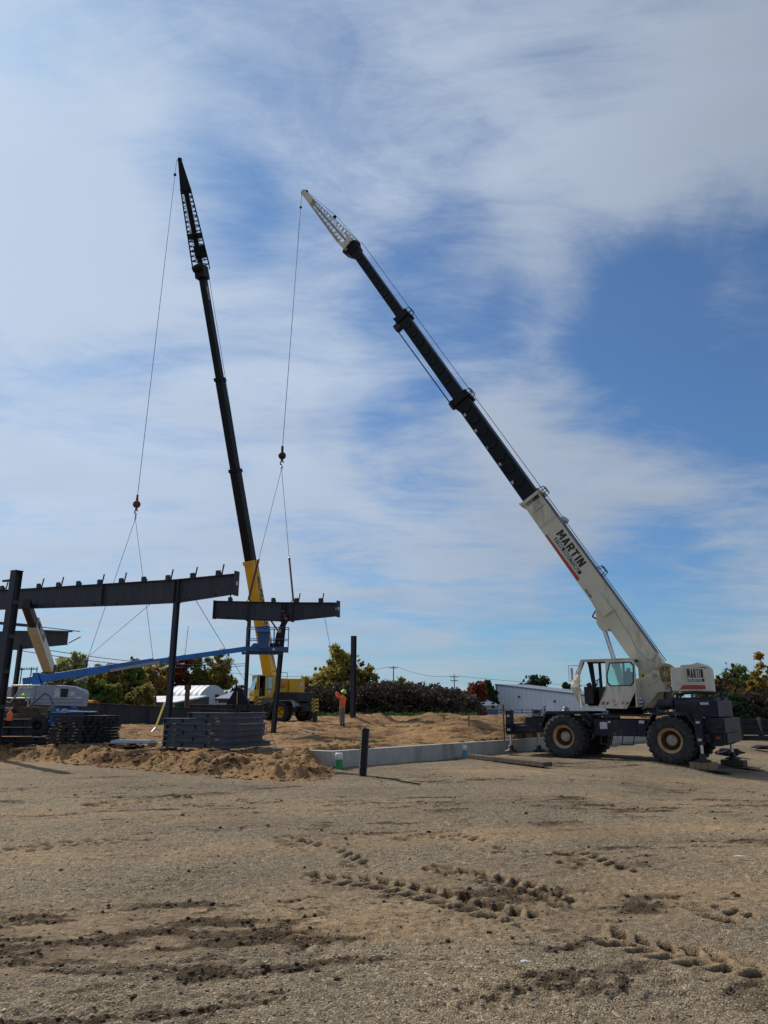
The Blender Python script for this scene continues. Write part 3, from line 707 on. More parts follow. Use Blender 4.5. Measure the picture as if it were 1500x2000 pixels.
# rafter lying on the pad
orgG = at(300, 1400, 47.0); orgG.z = 0
def gpx(px, Y): return at(px, 1390, Y)
gA, gB = at(150, 1372, 46.0), at(458, 1387, 47.0)
gd = (gB - gA); gd.z = 0; gl = gd.length; gd.normalize()
tG = thing('steel_girder', 'long dark steel girder resting on edge on the sand behind the stacks', 'steel girder', (gA.x, gA.y, .58), math.atan2(gd.y, gd.x))
q = MB(); zt0, zt1 = gA.z - .58, gB.z - .58
q.hexa([(0, -.012, 0), (gl, -.012, 0), (gl, .012, 0), (0, .012, 0), (0, -.012, zt0), (gl, -.012, zt1), (gl, .012, zt1), (0, .012, zt0)]); q.build('web', M_['steel'], tG)
for nm, za, zb2 in (('bottom_flange', 0, 0), ('top_flange', zt0, zt1)):
    q = MB(); q.hexa([(0, -.13, za - .012), (gl, -.13, zb2 - .012), (gl, .13, zb2 - .012), (0, .13, za - .012), (0, -.13, za + .012), (gl, -.13, zb2 + .012), (gl, .13, zb2 + .012), (0, .13, za + .012)]); q.build(nm, M_['steel'], tG)
for k in (.18, .45, .8):
    q = MB(); q.bb(gl * k - .015, gl * k + .015, -.12, .12, .012, zt0 + (zt1 - zt0) * k - .012); q.build('stiffener', M_['steel'], tG)

# ------------------------------------------------------------------ wires and guy cables
def cable(name, label, pts, r, m=M_['rope'], cat='cable', group=None):
    pts = [Vector(p) for p in pts]; q = MB(); q.tube([p - pts[0] for p in pts], r, 6); o = q.build(name, m, loc=pts[0]); return tag(o, label, cat, group)
ob = orgB + Vector((0, 0, zat(.3, 2) - .08))
cable('guy_cable', 'guy cable running down left from the top of the long rafter joint', [ob + Vector((0, -.1, 0)), at(172, 1283, 40), at(160, 1296, 41)], .011, M_['rope_light'])
cable('guy_cable', 'guy cable running down right from under the long rafter towards the yellow crane', [at(383, 1173, 27.5), at(478, 1330, 44)], .012, M_['rope_light'])
cable('guy_cable', 'guy cable running down right from the right end of the short rafter', [at(634, 1206, 33.5), at(652, 1300, 48)], .012, M_['rope_light'])
cable('guy_cable', 'thin guy cable dropping behind the lift basket', [at(525, 1214, 34.6), at(541, 1322, 50)], .012, M_['rope_light'])

# ------------------------------------------------------------------ stacks of steel
# haunched beams with an angled end, six high
ck = ps(442, 1471.5); ca = ps(317, 1464); cb = ps(512, 1465)
ck.z = ca.z = cb.z = max(ck.z, .48) + .06
dA = (ca - ck); dB = (cb - ck); lA, lB = dA.length, dB.length; dA.normalize(); dB.normalize()
def beam_path(q, pts, h, fl, tw=.012, tf=.016):
    """I section along a horizontal bent path, z from 0 to h; near face = flange edges"""
    n = len(pts); off = []
    for i in range(n):
        if i == 0: d = (pts[1] - pts[0]).normalized(); nn = Vector((-d.y, d.x, 0))
        elif i == n - 1: d = (pts[-1] - pts[-2]).normalized(); nn = Vector((-d.y, d.x, 0))
        else:
            d0 = (pts[i] - pts[i - 1]).normalized(); d1 = (pts[i + 1] - pts[i]).normalized(); b = Vector((-(d0 + d1).y, (d0 + d1).x, 0)).normalized(); nn = b / max(.3, b.dot(Vector((-d0.y, d0.x, 0))))
        off.append(nn)
    for (w0, w1, z0, z1) in ((-fl / 2, fl / 2, 0, tf), (-fl / 2, fl / 2, h - tf, h), (-tw / 2, tw / 2, tf, h - tf)):
        for i in range(n - 1):
            A, B, a, b = pts[i], pts[i + 1], off[i], off[i + 1]
            q.hexa([A + a * w0 + Vector((0, 0, z0)), B + b * w0 + Vector((0, 0, z0)), B + b * w1 + Vector((0, 0, z0)), A + a * w1 + Vector((0, 0, z0)), A + a * w0 + Vector((0, 0, z1)), B + b * w0 + Vector((0, 0, z1)), B + b * w1 + Vector((0, 0, z1)), A + a * w1 + Vector((0, 0, z1))])
lay = [(1.0, 1.16, 0), (.99, .93, .0), (1.01, .94, .02), (.99, .95, -.02), (1.0, .96, .02), (.62, .96, .03)]
ordn = ['lowest', 'second lowest', 'third from the bottom', 'third from the top', 'second from the top', 'topmost, shorter']
bh = .163; rnd = random.Random(3)
for i, (fa, fb, sh) in enumerate(lay):
    z = i * (bh + .022)
    t = thing('steel_beam', '%s bent grey steel beam of the stack beside the concrete wall' % ordn[i], 'steel beam', (ck.x, ck.y, ck.z + z), rnd.uniform(-.012, .012), 'stacked bent grey steel beams')
    off = Vector((rnd.uniform(-.04, .04), .06 + .04 * rnd.random(), 0))
    for j, o2 in enumerate((0, .34)):
        q = MB(); P0 = dA * lA * fa + off; P1 = off; P2 = dB * lB * fb + off; sv = Vector((.0, o2, 0)); beam_path(q, [P0 + sv, P1 + sv, P2 + sv], bh, .26); q.build('beam_section', M_['steel_blue_grey'], t)
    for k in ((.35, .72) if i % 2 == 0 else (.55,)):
        q = MB(); c = dA * lA * fa * k + off; q.box((c.x, c.y - .045, bh / 2), (.02, .09, bh - .034)); q.build('stiffener', M_['steel_blue_grey'], t)
    q = MB(); c = dA * lA * fa + off; q.box((c.x, c.y, bh / 2), (.02, .26, bh * 1.02)); q.build('end_plate', M_['steel_blue_grey'], t)
    if i in (1, 2, 4):
        q = MB(); c = dA * lA * (.06 + .1 * (i % 3)) + off; rot = Matrix.Rotation(math.atan2(dA.y, dA.x), 3, 'Z'); q.box((c.x, c.y - .008, bh / 2), (.16, .003, .05), rot); q.build('paper_tag', M_['sticker'], t)
    q = MB(); q.cbox((dA * lA * .25 * fa).to_tuple()[:2] + (-.011,), (.09, .5, .020), .004); q.cbox((dA * lA * .8 * fa).to_tuple()[:2] + (-.011,), (.09, .5, .020), .004); q.build('packing_strip', M_['wood'], t)

# purlin bundles
pk = ps(158, 1463); pk.z = max(pk.z, .48) + .05
pdx = Vector((1, 0.10, 0)).normalized(); pdy = Vector((.62, .78, 0)).normalized()
ang = math.atan2(pdx.y, pdx.x)
rows = 10; rnd = random.Random(5); ph = .108
proto = {}
def purlin_obj(l):
    q = MB(); w, h, t = .20, ph - .016, .012
    q.bb(-l, 0, 0, w, 0, t); q.bb(-l, 0, 0, w, h - t, h); q.bb(-l, 0, .006, .006 + t, t, h - t); q.bb(-l, 0, w - t, w, t, t + .02); q.bb(-l, 0, w - t, w, h - t - .02, h - t)
    q.bb(-l, -l + .02, .02, w - .02, t, h - t)
    return q
mesh_short = None
for r in range(rows):
    n = 7 if r < rows - 1 else 3
    for c in range(n):
        for part in (0, 1):
            if part == 1 and rnd.random() < .06: continue
            j = rnd.uniform(-.06, .06); L0 = .58
            pos = pk + pdy * (c * .235) + pdx * (j + part * -.62 + .02 * (r % 3)) + Vector((0, 0, r * ph + .0))
            if proto:
                o = proto['p'].copy(); col.objects.link(o)
            else:
                o = purlin_obj(L0).build('purlin_offcut', M_['purlin']); proto['p'] = o
            o.location = pos; o.rotation_euler = (0, 0, ang + rnd.uniform(-.05, .05))
            tag(o, 'short dark steel purlin piece in the tall pile left of the beam stack', 'steel piece', 'dark purlin pieces in the tall pile')
for k in range(14):
    r = k % 7; pos = pk + pdx * (-.1 - .95 * (k // 7) * .6 - rnd.random() * .2) + Vector((0, -.0, r * ph + .0)) + pdy * -.06
    q = MB(); q.cbox((0, 0, 0), (.10, .07, .05), .006); o = q.build('timber_spacer', M_['wood'], loc=pos + Vector((0, 0, .05))); o.rotation_euler = (0, 0, ang)
    tag(o, 'small wooden spacer block poking from the dark purlin pile', 'timber block', 'wooden spacers in the purlin pile')
q = MB(); q.cbox((0, 0, 0), (.95, .62, .018), .004); o = q.build('steel_sheet', M_['sheet'], loc=pk + pdx * -.55 + pdy * .5 + Vector((0, 0, rows * ph + .03))); o.rotation_euler = (0, R(1.5), ang); tag(o, 'shiny flat sheet on top of the dark purlin pile', 'steel sheet')
for (dx, l) in ((-.62, 'timber bearer under the left of the dark purlin pile'), (-.05, 'timber bearer under the right of the dark purlin pile')):
    a = pk + pdx * dx + Vector((0, 0, -.06)); timber('timber_block', l, a - pdy * .15, a + pdy * 1.5, .1, .1, M_['wood'])

# flat sheets on a pallet
pp = ps(250, 1465); pp.z = max(pp.z, .48)
t = thing('pallet', 'low wooden pallet under the grey flat steel between the two stacks', 'pallet', pp, .03)
for i in range(3):
    q = MB(); q.cbox((-.72 + .72 * i, .35, .045), (.10, .85, .09), .006); q.build('bearer', M_['wood'], t)
for i in range(5):
    q = MB(); q.cbox((0, -.02 + .185 * i, .103), (1.62, .12, .022), .004); q.build('slat', M_['wood'], t)
q = MB(); n = 10; pts = []
for i in range(3):
    q.hexa([(-.62, -.02 + .24 * i, .116), (.72, -.02 + .24 * i, .116), (.72, .19 + .24 * i, .116), (-.62, .19 + .24 * i, .116), (-.62, .02 + .24 * i, .20), (.72, .02 + .24 * i, .20), (.72, .15 + .24 * i, .20), (-.62, .15 + .24 * i, .20)])
o = q.build('roof_flashing', M_['sheet'], loc=pp); o.rotation_euler = (0, 0, .03); tag(o, 'folded pale grey steel trim lying on the low pallet', 'steel trim')
# channels at lower left
rnd = random.Random(9)
pl = ps(20, 1462)
for i, (x, y, z, l, w, h, a, s) in enumerate([(0, .3, 0, 2.4, .35, .16, .05, 'lowest long dark channel at the lower left corner stack'), (.1, .35, .17, 2.2, .35, .16, .02, 'middle long dark channel of the lower left corner stack'), (-.25, .5, .36, 1.6, .3, .30, .04, 'deep dark steel box section at the left edge'), (-.35, .45, .70, 1.7, .3, .26, .03, 'upper dark steel box section at the left edge')]):
    q = MB(); q.bb(-l / 2, l / 2, 0, w, 0, .014); q.bb(-l / 2, l / 2, 0, w, h - .014, h); q.bb(-l / 2, l / 2, w * .5 - .006, w * .5 + .006, .014, h - .014)
    for k in range(3): q.bb(-l / 2 + l * (k + .5) / 3 - .008, -l / 2 + l * (k + .5) / 3 + .008, .01, w - .01, .014, h - .014)
    o = q.build('steel_channel', M_['steel'], loc=pl + Vector((x - .2, y, z + .05))); o.rotation_euler = (0, 0, a); tag(o, s, 'steel beam', 'dark steel sections at the lower left')
for i, (px, py, l, a, s) in enumerate([(62, 1457, 1.6, .02, 'dark flat channel lying left of the purlin pile'), (72, 1445, 1.5, .06, 'upper dark channel lying left of the purlin pile'), (48, 1450, 1.3, -.03, 'pale edged channel left of the purlin pile'), (95, 1459, .7, .1, 'short pale channel at the foot of the purlin pile')]):
    p = ps(px, py); q = MB(); q.bb(-l / 2, l / 2, 0, .3, 0, .012); q.bb(-l / 2, l / 2, 0, .3, .12, .132); q.bb(-l / 2, l / 2, .14, .16, .012, .12)
    o = q.build('steel_channel', M_['sheet'] if i >= 2 else M_['purlin'], loc=p + Vector((0, 0, .03 + .14 * (i % 2)))); o.rotation_euler = (0, 0, a); tag(o, s, 'steel beam', 'dark steel sections at the lower left')
timber('timber_block', 'timber bearer below the channels left of the purlin pile', up(ps(20, 1467), .04), up(ps(68, 1464), .04), .1, .08, M_['wood'])
# orange bottle, yellow strap brace
p = at(18, 1408, 24.5); q = MB(); q.lathe((0, 0, 0), [(.001, 0), (.08, 0), (.085, .02), (.085, .22), (.05, .28), (.03, .29), (.03, .34), (.001, .34)], 16, 'z'); o = q.build('water_jug', M_['orange_pl'], loc=(p.x, p.y, pl.z + 1.02)); tag(o, 'orange jug standing on the dark steel at the left edge', 'jug')
a = at(322, 1372, 27.5); b = at(303, 1428, 26.4)
t = thing('ratchet_brace', 'yellow strap with a tripod foot tied to the column behind the beam stack', 'strap', b)
q = MB(); q.bar((0, 0, .1), a - b, .06, .05); q.build('strap', M_['strap_y'], t)
q = MB()
for k in range(3): q.bar((0, 0, .12), (.16 * math.cos(2.1 * k), .16 * math.sin(2.1 * k), -.02), .03)
q.build('foot', M_['silver'], t)
a = ground_at(735, 1519, .01); b = ground_at(820, 1533, .012)
q = MB(); q.tube([Vector(), (b - a) * .35 + Vector((.06, .02, 0)), (b - a) * .7, b - a], .018, 6); o = q.build('hose', mat('matt_rubber_hose', (.02, .025, .02), 1.0, spec=0.0), loc=a + Vector((0, 0, .015))); tag(o, 'thin dark hose lying on the gravel right of the corrugated pipe', 'hose')
# small debris on the right of the lot
def debris(px, py, s, l, m, seed, name='debris', cat='debris'):
    p = ground_at(px, py, .04); rs_ = random.Random(seed); bm = bmesh.new(); bmesh.ops.create_icosphere(bm, subdivisions=3, radius=1)
    for v in bm.verts: v.co *= 1 + .5 * mnoise.noise(v.co * 1.7 + Vector((seed, 0, 0))); v.co = Vector((v.co.x * s[0], v.co.y * s[1], v.co.z * s[2]))
    me = bpy.data.meshes.new(name); bm.to_mesh(me); bm.free(); me.materials.append(m); o = bpy.data.objects.new(name, me); col.objects.link(o); o.location = p; return tag(o, l, cat)
debris(1424, 1469, (.5, .25, .16), 'dark crumpled tarp on the gravel behind the rear outriggers', M_['darkcloth'], 2, 'crumpled_tarp', 'tarp')
debris(1494, 1459, (.55, .3, .08), 'flat dark sheet on the gravel at the right edge', M_['darkcloth'], 5, 'crumpled_tarp', 'tarp')
debris(1025, 1877, (.03, .022, .006), 'small torn scrap of pale paper on the gravel', M_['sticker'], 7, 'paper_scrap', 'litter')
debris(1443, 1672, (.06, .02, .008), 'narrow white scrap on the gravel at the right', M_['pvc'], 8, 'paper_scrap', 'litter')
# ------------------------------------------------------------------ shared crane pieces
def make_wheel(parent, c, rad, w, rim_m, sgn=1, lugs=22, seg=48, hubm=None):
    """big earthmover wheel, axle along y; sgn +1 = outer face towards +y"""
    c = Vector(c); rr_ = rad * .50
    q = MB(parent_M(parent)); 
    q.lathe(c, [(.001, sgn * w * .16), (rr_ * .40, sgn * w * .16), (rr_ * .45, sgn * w * .12), (rr_ * .46, sgn * -w * .05)], 32)
    for k in range(3): a = 2 * math.pi * k / 3 + .4; q.cyl(c + Vector((rr_ * .22 * math.cos(a), sgn * w * .155, rr_ * .22 * math.sin(a))), c + Vector((rr_ * .22 * math.cos(a), sgn * w * .20, rr_ * .22 * math.sin(a))), rr_ * .05, n=8)
    wheel = q.build('wheel', hubm or M_['hub'], parent)
    q = MB(); q.lathe(c, [(rr_ * .46, sgn * -w * .05), (rr_ * .72, sgn * -w * .10), (rr_ * .80, sgn * w * .12), (rr_ * .84, sgn * w * .30)], 32)
    for k in range(20):
        a = 2 * math.pi * k / 20; q.cyl(c + Vector((rr_ * .56 * math.cos(a), sgn * -w * .08, rr_ * .56 * math.sin(a))), c + Vector((rr_ * .56 * math.cos(a), sgn * w * .03, rr_ * .56 * math.sin(a))), rr_ * .045, n=6)
    q.build('rim_disc', M_['rust'] if hubm is None else hubm, wheel)
    q = MB(parent_M(parent))
    q.lathe(c, [(rr_ * .81, sgn * w * .30), (rr_ * .86, sgn * w * .31), (rr_ * .97, sgn * w * .36), (rr_ * 1.0, sgn * w * .44), (rr_ * 1.04, sgn * w * .44), (rr_ * 1.04, sgn * -w * .4)], 40)
    q.build('rim', rim_m, wheel)
    q = MB(parent_M(parent))
    R1 = rad * .955
    prof = [(rr_ * 1.02, w * .42), (rr_ * 1.10, w * .50), (rad * .72, w * .535), (rad * .86, w * .51), (R1, w * .44), (R1 * 1.0, w * .2), (R1, 0), (R1, -w * .2), (R1, -w * .44), (rad * .86, -w * .51), (rad * .72, -w * .535), (rr_ * 1.10, -w * .50), (rr_ * 1.02, -w * .42)]
    q.lathe(c, prof, seg)
    for s2 in (1, -1):
        for k in range(lugs):
            a = 2 * math.pi * (k + (.5 if s2 < 0 else 0)) / lugs; da = 2 * math.pi / lugs * .30
            def P(ang, y, r): return c + Vector((r * math.cos(ang), y * s2, r * math.sin(ang)))
            sk = da * .9
            pts = [P(a - da, w * .02, R1 * .98), P(a + da, w * .02, R1 * .98), P(a + da + sk, w * .47, R1 * .97), P(a - da + sk, w * .47, R1 * .97), P(a - da * .8, w * .02, rad), P(a + da * .8, w * .02, rad), P(a + da * .8 + sk, w * .46, rad), P(a - da * .8 + sk, w * .46, rad)]
            q.hexa(pts)
            pts = [P(a - da + sk, w * .46, R1 * .97), P(a + da + sk, w * .46, R1 * .97), P(a + da + sk * 1.1, w * .50, rad * .84), P(a - da + sk * 1.1, w * .50, rad * .84), P(a - da * .8 + sk, w * .485, rad * .995), P(a + da * .8 + sk, w * .485, rad * .995), P(a + da * .8 + sk * 1.1, w * .545, rad * .86), P(a - da * .8 + sk * 1.1, w * .545, rad * .86)]
            q.hexa(pts)
    q.build('tyre', M_['rubber'], wheel)
    return wheel
def parent_M(p): return None

def plane_M(o, ex, ez):
    """text on a vertical face: ex = reading direction, ez = up of the letters"""
    ex = Vector(ex).normalized(); ez = Vector(ez).normalized(); return frame_M(o, ex, ez, ex.cross(ez))

# ================================================================== WHITE CRANE
TH = R(37); zr = 24.3
rh = CAM + ray(1313, 1446) * (zr / F)
CA = math.pi - TH
fx = Vector((math.cos(CA), math.sin(CA), 0)); fy = Vector((-math.sin(CA), math.cos(CA), 0))
WB, HW = 3.80, 1.22
rear_c = Vector((rh.x, rh.y, 0)) - fy * HW
org = rear_c + fx * WB / 2
CF = Frame((org.x, org.y, 0), CA)
print('crane origin', org, 'hub z', rh.z)
crane = thing('mobile_crane', 'cream white rough terrain crane with black boom raised to the left over the gravel lot', 'crane', (org.x, org.y, 0), CA)
SA = R(148) - CA                                     # slew of the upper works against the carrier
S0 = Vector((.05, -.05, 0))                          # slew centre in carrier coordinates
SM = Matrix.Translation(S0) @ Matrix.Rotation(SA, 4, 'Z')
so = CF.world(S0.x, S0.y, 0)
SF = Frame((so.x, so.y, 0), CA + SA)
RAD = .80
def cz(px, py, y=HW + .1): return CF.side(px, py, y)
def sz(px, py, y=1.0): return SF.side(px, py, y)
zh = rh.z
for sx in (1, -1):
    for sy in (1, -1): make_wheel(crane, (sx * WB / 2, sy * (HW - .02), zh + (.03 if sx > 0 else 0)), RAD, .60, M_['rim_tan'], sy, 24)
print('front hub px check', CF.world(WB / 2, HW, zh))
# frame
q = MB()
q.bb(-2.9, 2.85, -.55, .55, .85, 1.32); q.bb(-1.0, .85, .55, 1.12, .80, 1.36)
q.bb(-.95, .8, -1.12, -.55, .80, 1.36); q.cyl((1.9, -.9, zh), (1.9, .9, zh), .16); q.cyl((-1.9, -.9, zh), (-1.9, .9, zh), .16); q.ball((1.9, 0, zh), .33); q.ball((-1.9, 0, zh), .33)
q.build('chassis', M_['navy'], crane, bevel=.012)
for (x0, x1, z0, z1, m) in ((.35, .62, 1.03, 1.27, 'sticker'), (-.62, -.30, 1.12, 1.32, 'sticker'), (-.55, -.38, .98, 1.10, 'sticker'), (.22, .32, 1.24, 1.31, 'sticker'), (-.98, -.80, 1.24, 1.34, 'sticker')):
    q = MB(); q.bb(x0, x1, 1.123, 1.127, z0, z1); q.build('decal', M_[m], crane)
q = MB(); q.bb(-.70, -.22, 1.122, 1.15, .84, 1.36); q.build('tank_panel', M_['navy'], crane, bevel=.01)
q = MB(); q.bb(.05, .16, 1.123, 1.127, .86, .90); q.bb(2.78, 2.9, 1.3, 1.304, 1.12, 1.2); q.build('red_reflector', M_['red'], crane)
for x in (.42, -.35):
    q = MB(); q.tube([(x + .16, 1.12, .80), (x + .18, 1.25, .52), (x - .22, 1.25, .52), (x - .24, 1.12, .80)], .02); q.bb(x - .2, x + .16, 1.2, 1.3, .51, .53); q.build('step', M_['black'], crane)
# fenders
def fender(x0, x1, x2, x3, zt, zl, zr_, sy):
    t = .04; q = MB(); y0, y1 = sy * .72, sy * 1.36
    for A, B in (((x0, zl), (x1, zt)), ((x1, zt), (x2, zt)), ((x2, zt), (x3, zr_))):
        q.prism([A, B, (B[0], B[1] - t), (A[0], A[1] - t)], y0, y1)
    q.build('fender', M_['navy'], crane, bevel=.008)
    q = MB()
    for A, B in (((x0, zl), (x1, zt)), ((x1, zt), (x2, zt)), ((x2, zt), (x3, zr_))):
        q.prism([(A[0], A[1] + .0), (B[0], B[1] + .0), (B[0], B[1] - .11), (A[0], A[1] - .11)], y1, y1 + sy * .02)
    q.build('fender_lip', M_['navy'], crane)
f1 = cz(1067, 1390, 1.36); f2 = cz(1133, 1390, 1.36); f0 = cz(1056, 1432, 1.36); f3 = cz(1153, 1424, 1.36)
g0 = cz(1260, 1422, 1.36); g1 = cz(1275, 1389, 1.36); g2_ = cz(1339, 1388, 1.36); g3 = cz(1365, 1428, 1.36)
print('fenders', f0, f1, f2, f3, g0, g1, g2_, g3)
zt = (f1[1] + g1[1]) / 2
for sy in (1, -1):
    fender(f0[0], f1[0], f2[0], f3[0], zt, zt - .55, zt - .45, sy); fender(g0[0], g1[0], g2_[0], g3[0], zt, zt - .5, zt - .55, sy)
# deck between
q = MB(); q.bb(-1.0, 1.0, -1.1, 1.1, zt - .16, zt - .10); q.build('deck', M_['navy'], crane)
q = MB(); q.lathe((S0.x, S0.y, 0), [(.62, zt - .1), (.62, zt + .02), (.7, zt + .03), (.7, zt + .16), (.5, zt + .16)], 36, 'z'); q.build('slew_ring', M_['black'], crane)
# front deck and outrigger box
fo0 = cz(991, 1420, 1.25)[0]; fo1 = cz(1064, 1420, 1.25)[0]
print('front outrigger x', fo0, fo1)
FX = fo0 - .12
q = MB(); q.bb(2.6, FX - .30, -.5, .5, .86, 1.25); q.bb(fo1 - .3, FX - .6, -1.15, 1.15, 1.0, 1.42); q.bb(fo1 - .35, fo1 + .55, -1.2, 1.2, 1.42, 1.47)
q.build('front_frame', M_['navy'], crane, bevel=.012)
q = MB(); q.bb(fo1 - .1, FX + .12, -1.12, 1.18, .88, 1.10); q.bb(FX - .12, FX + .14, -1.32, 1.36, .76, 1.16); q.build('outrigger_box', M_['navy'], crane, bevel=.012)
RX = cz(1377, 1430, 1.25)[0]
def jack(x, y, ztop, zbox0, parent, tall=True, zf=.0, th=.26, blocks=False):
    q = MB(); q.bb(x - .12, x + .12, y - .12, y + .12, zbox0, ztop); q.bb(x - .15, x + .15, y - .15, y + .15, ztop, ztop + .03); j = q.build('jack_housing', M_['navy'], parent, bevel=.01)
    q = MB(); q.cyl((x, y, zf + .2), (x, y, zbox0 + .1), .055, n=16); q.build('jack_rod', M_['chrome'], j)
    q = MB(); q.lathe((x, y, zf), [(.26, 0), (.26, .035), (.12, .07), (.11, .16), (.08, .24), (.001, .24)], 20, 'z'); q.build('float_pad', M_['black'], j)
    q = MB(); q.bb(x - .06, x + .06, y + .122, y + .126, ztop - .2, ztop - .13); q.bb(x - .06, x + .06, y + .122, y + .126, zbox0 + .12, zbox0 + .2); q.build('decal', M_['sticker'], j)
jack(FX + .01, 1.24, 1.62, .78, crane, zf=.13); jack(FX + .01, -1.24, 1.62, .78, crane, zf=.02)
print('PADZ', CF.side(1382,1521,1.5), CF.side(1443,1502,-1.3), CF.side(1000,1481,1.24), CF.side(1105,1484,1.5), CF.side(1320,1496,1.5), CF.world(RX,1.3,0), CF.world(-1.9,1.3,0),CF.world(1.9,1.3,0))
print('floats local', CF.loc(ground_at(1382, 1512, .22)), CF.loc(ground_at(1443, 1494, .22)), CF.loc(ground_at(1000, 1479, .1)), 'RX', RX)
# tool rack on front deck
q = MB(); q.bb(fo1 - .3, fo1 + .3, .2, .7, 1.47, 1.55); q.tube([(fo1 + .1, .9, 1.47), (fo1 + .15, .9, 1.8), (fo1 + .05, .9, 1.82)], .02); q.tube([(fo1 + .22, .7, 1.47), (fo1 + .2, .7, 1.72)], .018)
q.bb(fo1 + .5, fo1 + .52, -.9, .9, 1.15, 1.45); q.build('deck_fittings', M_['black'], crane)
q = MB(); q.tube([(fo1 + .62, 1.0, 1.15), (fo1 + .62, 1.0, 1.50), (fo1 + .25, 1.0, 1.52), (fo1 + .1, 1.0, 1.16)], .02); q.tube([(fo1 + .9, 1.1, 1.1), (fo1 + .92, 1.1, 1.24), (fo1 + .7, 1.1, 1.26)], .02); q.build('hand_rail', M_['black'], crane)
# rear: engine hood, bumper, outriggers
r0 = cz(1300, 1385, 1.1)[0]; r1 = cz(1402, 1385, 1.1)[0]; zt1 = cz(1380, 1368, 1.1)[1]; zt0 = cz(1380, 1401, 1.1)[1]
print('rear hood', r0, r1, zt0, zt1, 'RX', RX)
q = MB(); q.cbox(((r0 + r1) / 2 - .15, 0, (zt0 + zt1) / 2), (r0 - r1 - .3, 2.1, zt1 - zt0), .03); q.bb(r1 + .1, r0 - .2, -1.0, 1.0, zt1 + .002, zt1 + .10)
q.build('engine_hood', M_['navy'], crane)
q = MB(); q.cyl((r0 + .30, .82, zt1 - .13), (r0 - .22, .82, zt1 - .13), .17, n=24); q.build('air_tank', M_['navy'], crane)
q = MB(); q.tube([(r0 - .3, .6, zt1 + .1), (r0 - .3, .6, zt1 + .22), (r0 - .9, .6, zt1 + .28), (r1 + .1, .6, zt1 + .24)], .05, 10); q.cyl((r1 - .05, .5, zt1), (r1 - .05, .5, zt1 + .32), .06); q.cyl((r1 - .05, .5, zt1 + .30), (r1 - .15, .55, zt1 + .42), .06)
for k in range(6): q.tube([(r0 - .1 - k * .16, .95, zt1 - .1), (r0 - .2 - k * .16, 1.07, zt1 - .2), (r0 - .25 - k * .16, 1.08, zt1 - .35)], .018, 6)
q.build('exhaust_and_hoses', M_['black'], crane)
q = MB(); q.bb(r1 + .28, r1 + .55, 1.052, 1.056, zt1 - .14, zt1 - .06); q.build('decal', M_['sticker'], crane)
bx0 = cz(1367, 1430, 1.25)[0]; bx1 = cz(1416, 1430, 1.25)[0]; bz1 = cz(1390, 1402, 1.25)[1]; bz0 = cz(1390, 1455, 1.25)[1]
print('bumper', bx0, bx1, bz0, bz1)
q = MB(); q.cbox(((bx0 + bx1) / 2, 0, (bz0 + bz1) / 2 + .18), (abs(bx0 - bx1), 2.3, (bz1 - bz0) * .55), .02)
q.prism([(bx0, bz0 + .1), (bx0, bz0 + .36), (bx1, bz0 + .36), (bx1, bz0 + .06), (bx1 + .25, bz0 - .05), (bx0 - .3, bz0 - .05)], -1.0, 1.0)
q.build('rear_bumper', M_['navy'], crane)
for k in range(3):
    q = MB(); q.bb(bx1 + .06, bx1 + .28, 1.152, 1.158, bz1 - .12 - .16 * k, bz1 - .04 - .16 * k); q.build('tail_lamp', M_['black'], crane)
q = MB()
for k in range(9): q.bb(r1 + .62 + .085 * k, r1 + .66 + .085 * k, 1.05, 1.066, zt0 + .12, zt1 - .12)
for x in (bx0 - .02, bx0 - .30, bx0 - .62, bx1 + .05): q.bb(x - .02, x + .02, 1.15, 1.18, bz0 + .12, bz1 - .03)
q.tube([(bx0 - .1, 1.2, bz1 - .1), (bx0 - .3, 1.25, bz1 - .35), (bx0 - .7, 1.22, bz1 - .3), (bx1 + .1, 1.2, bz1 - .1)], .022, 6); q.tube([(bx0 + .35, 1.2, bz1 - .05), (bx0 + .3, 1.27, bz0 + .3), (bx0 + .1, 1.25, bz0 + .15)], .02, 6)
q.build('rear_fittings', M_['black'], crane)
q = MB()
for x in (1.35, .75, -.75, -1.25): q.tube([(x, 1.0, 1.2), (x - .2, 1.14, .98), (x - .5, 1.1, .92), (x - .62, .9, 1.15)], .018, 6)
q.bb(.9, 1.2, .9, 1.16, 1.36, 1.5); q.cyl((-.1, 1.05, 1.44), (.5, 1.05, 1.44), .07, n=12); q.build('chassis_hoses', M_['black'], crane)
q = MB(); q.bb(bx0 - .42, bx0 - .6, 1.02, 1.03, bz0 + .18, bz0 + .26); q.build('red_reflector', M_['red'], crane)
q = MB(); q.bb(RX - .14, RX + .14, -1.32, 1.32, bz0 + .08, bz0 + .34); q.build('outrigger_box', M_['navy'], crane, bevel=.01)
RX2 = RX + .12
def gzl(x, y): p = CF.world(x, y, 0); return lot_z(p.x, p.y)
gn, gf = gzl(RX2, 1.42) + .02, gzl(RX - .2, -1.34) + .02
jack(RX2, 1.42, bz1 + .02, bz0 + .0, crane, zf=gn + .245); jack(RX - .2, -1.34, bz1 - .02, bz0 + .02, crane, zf=gf + .245)
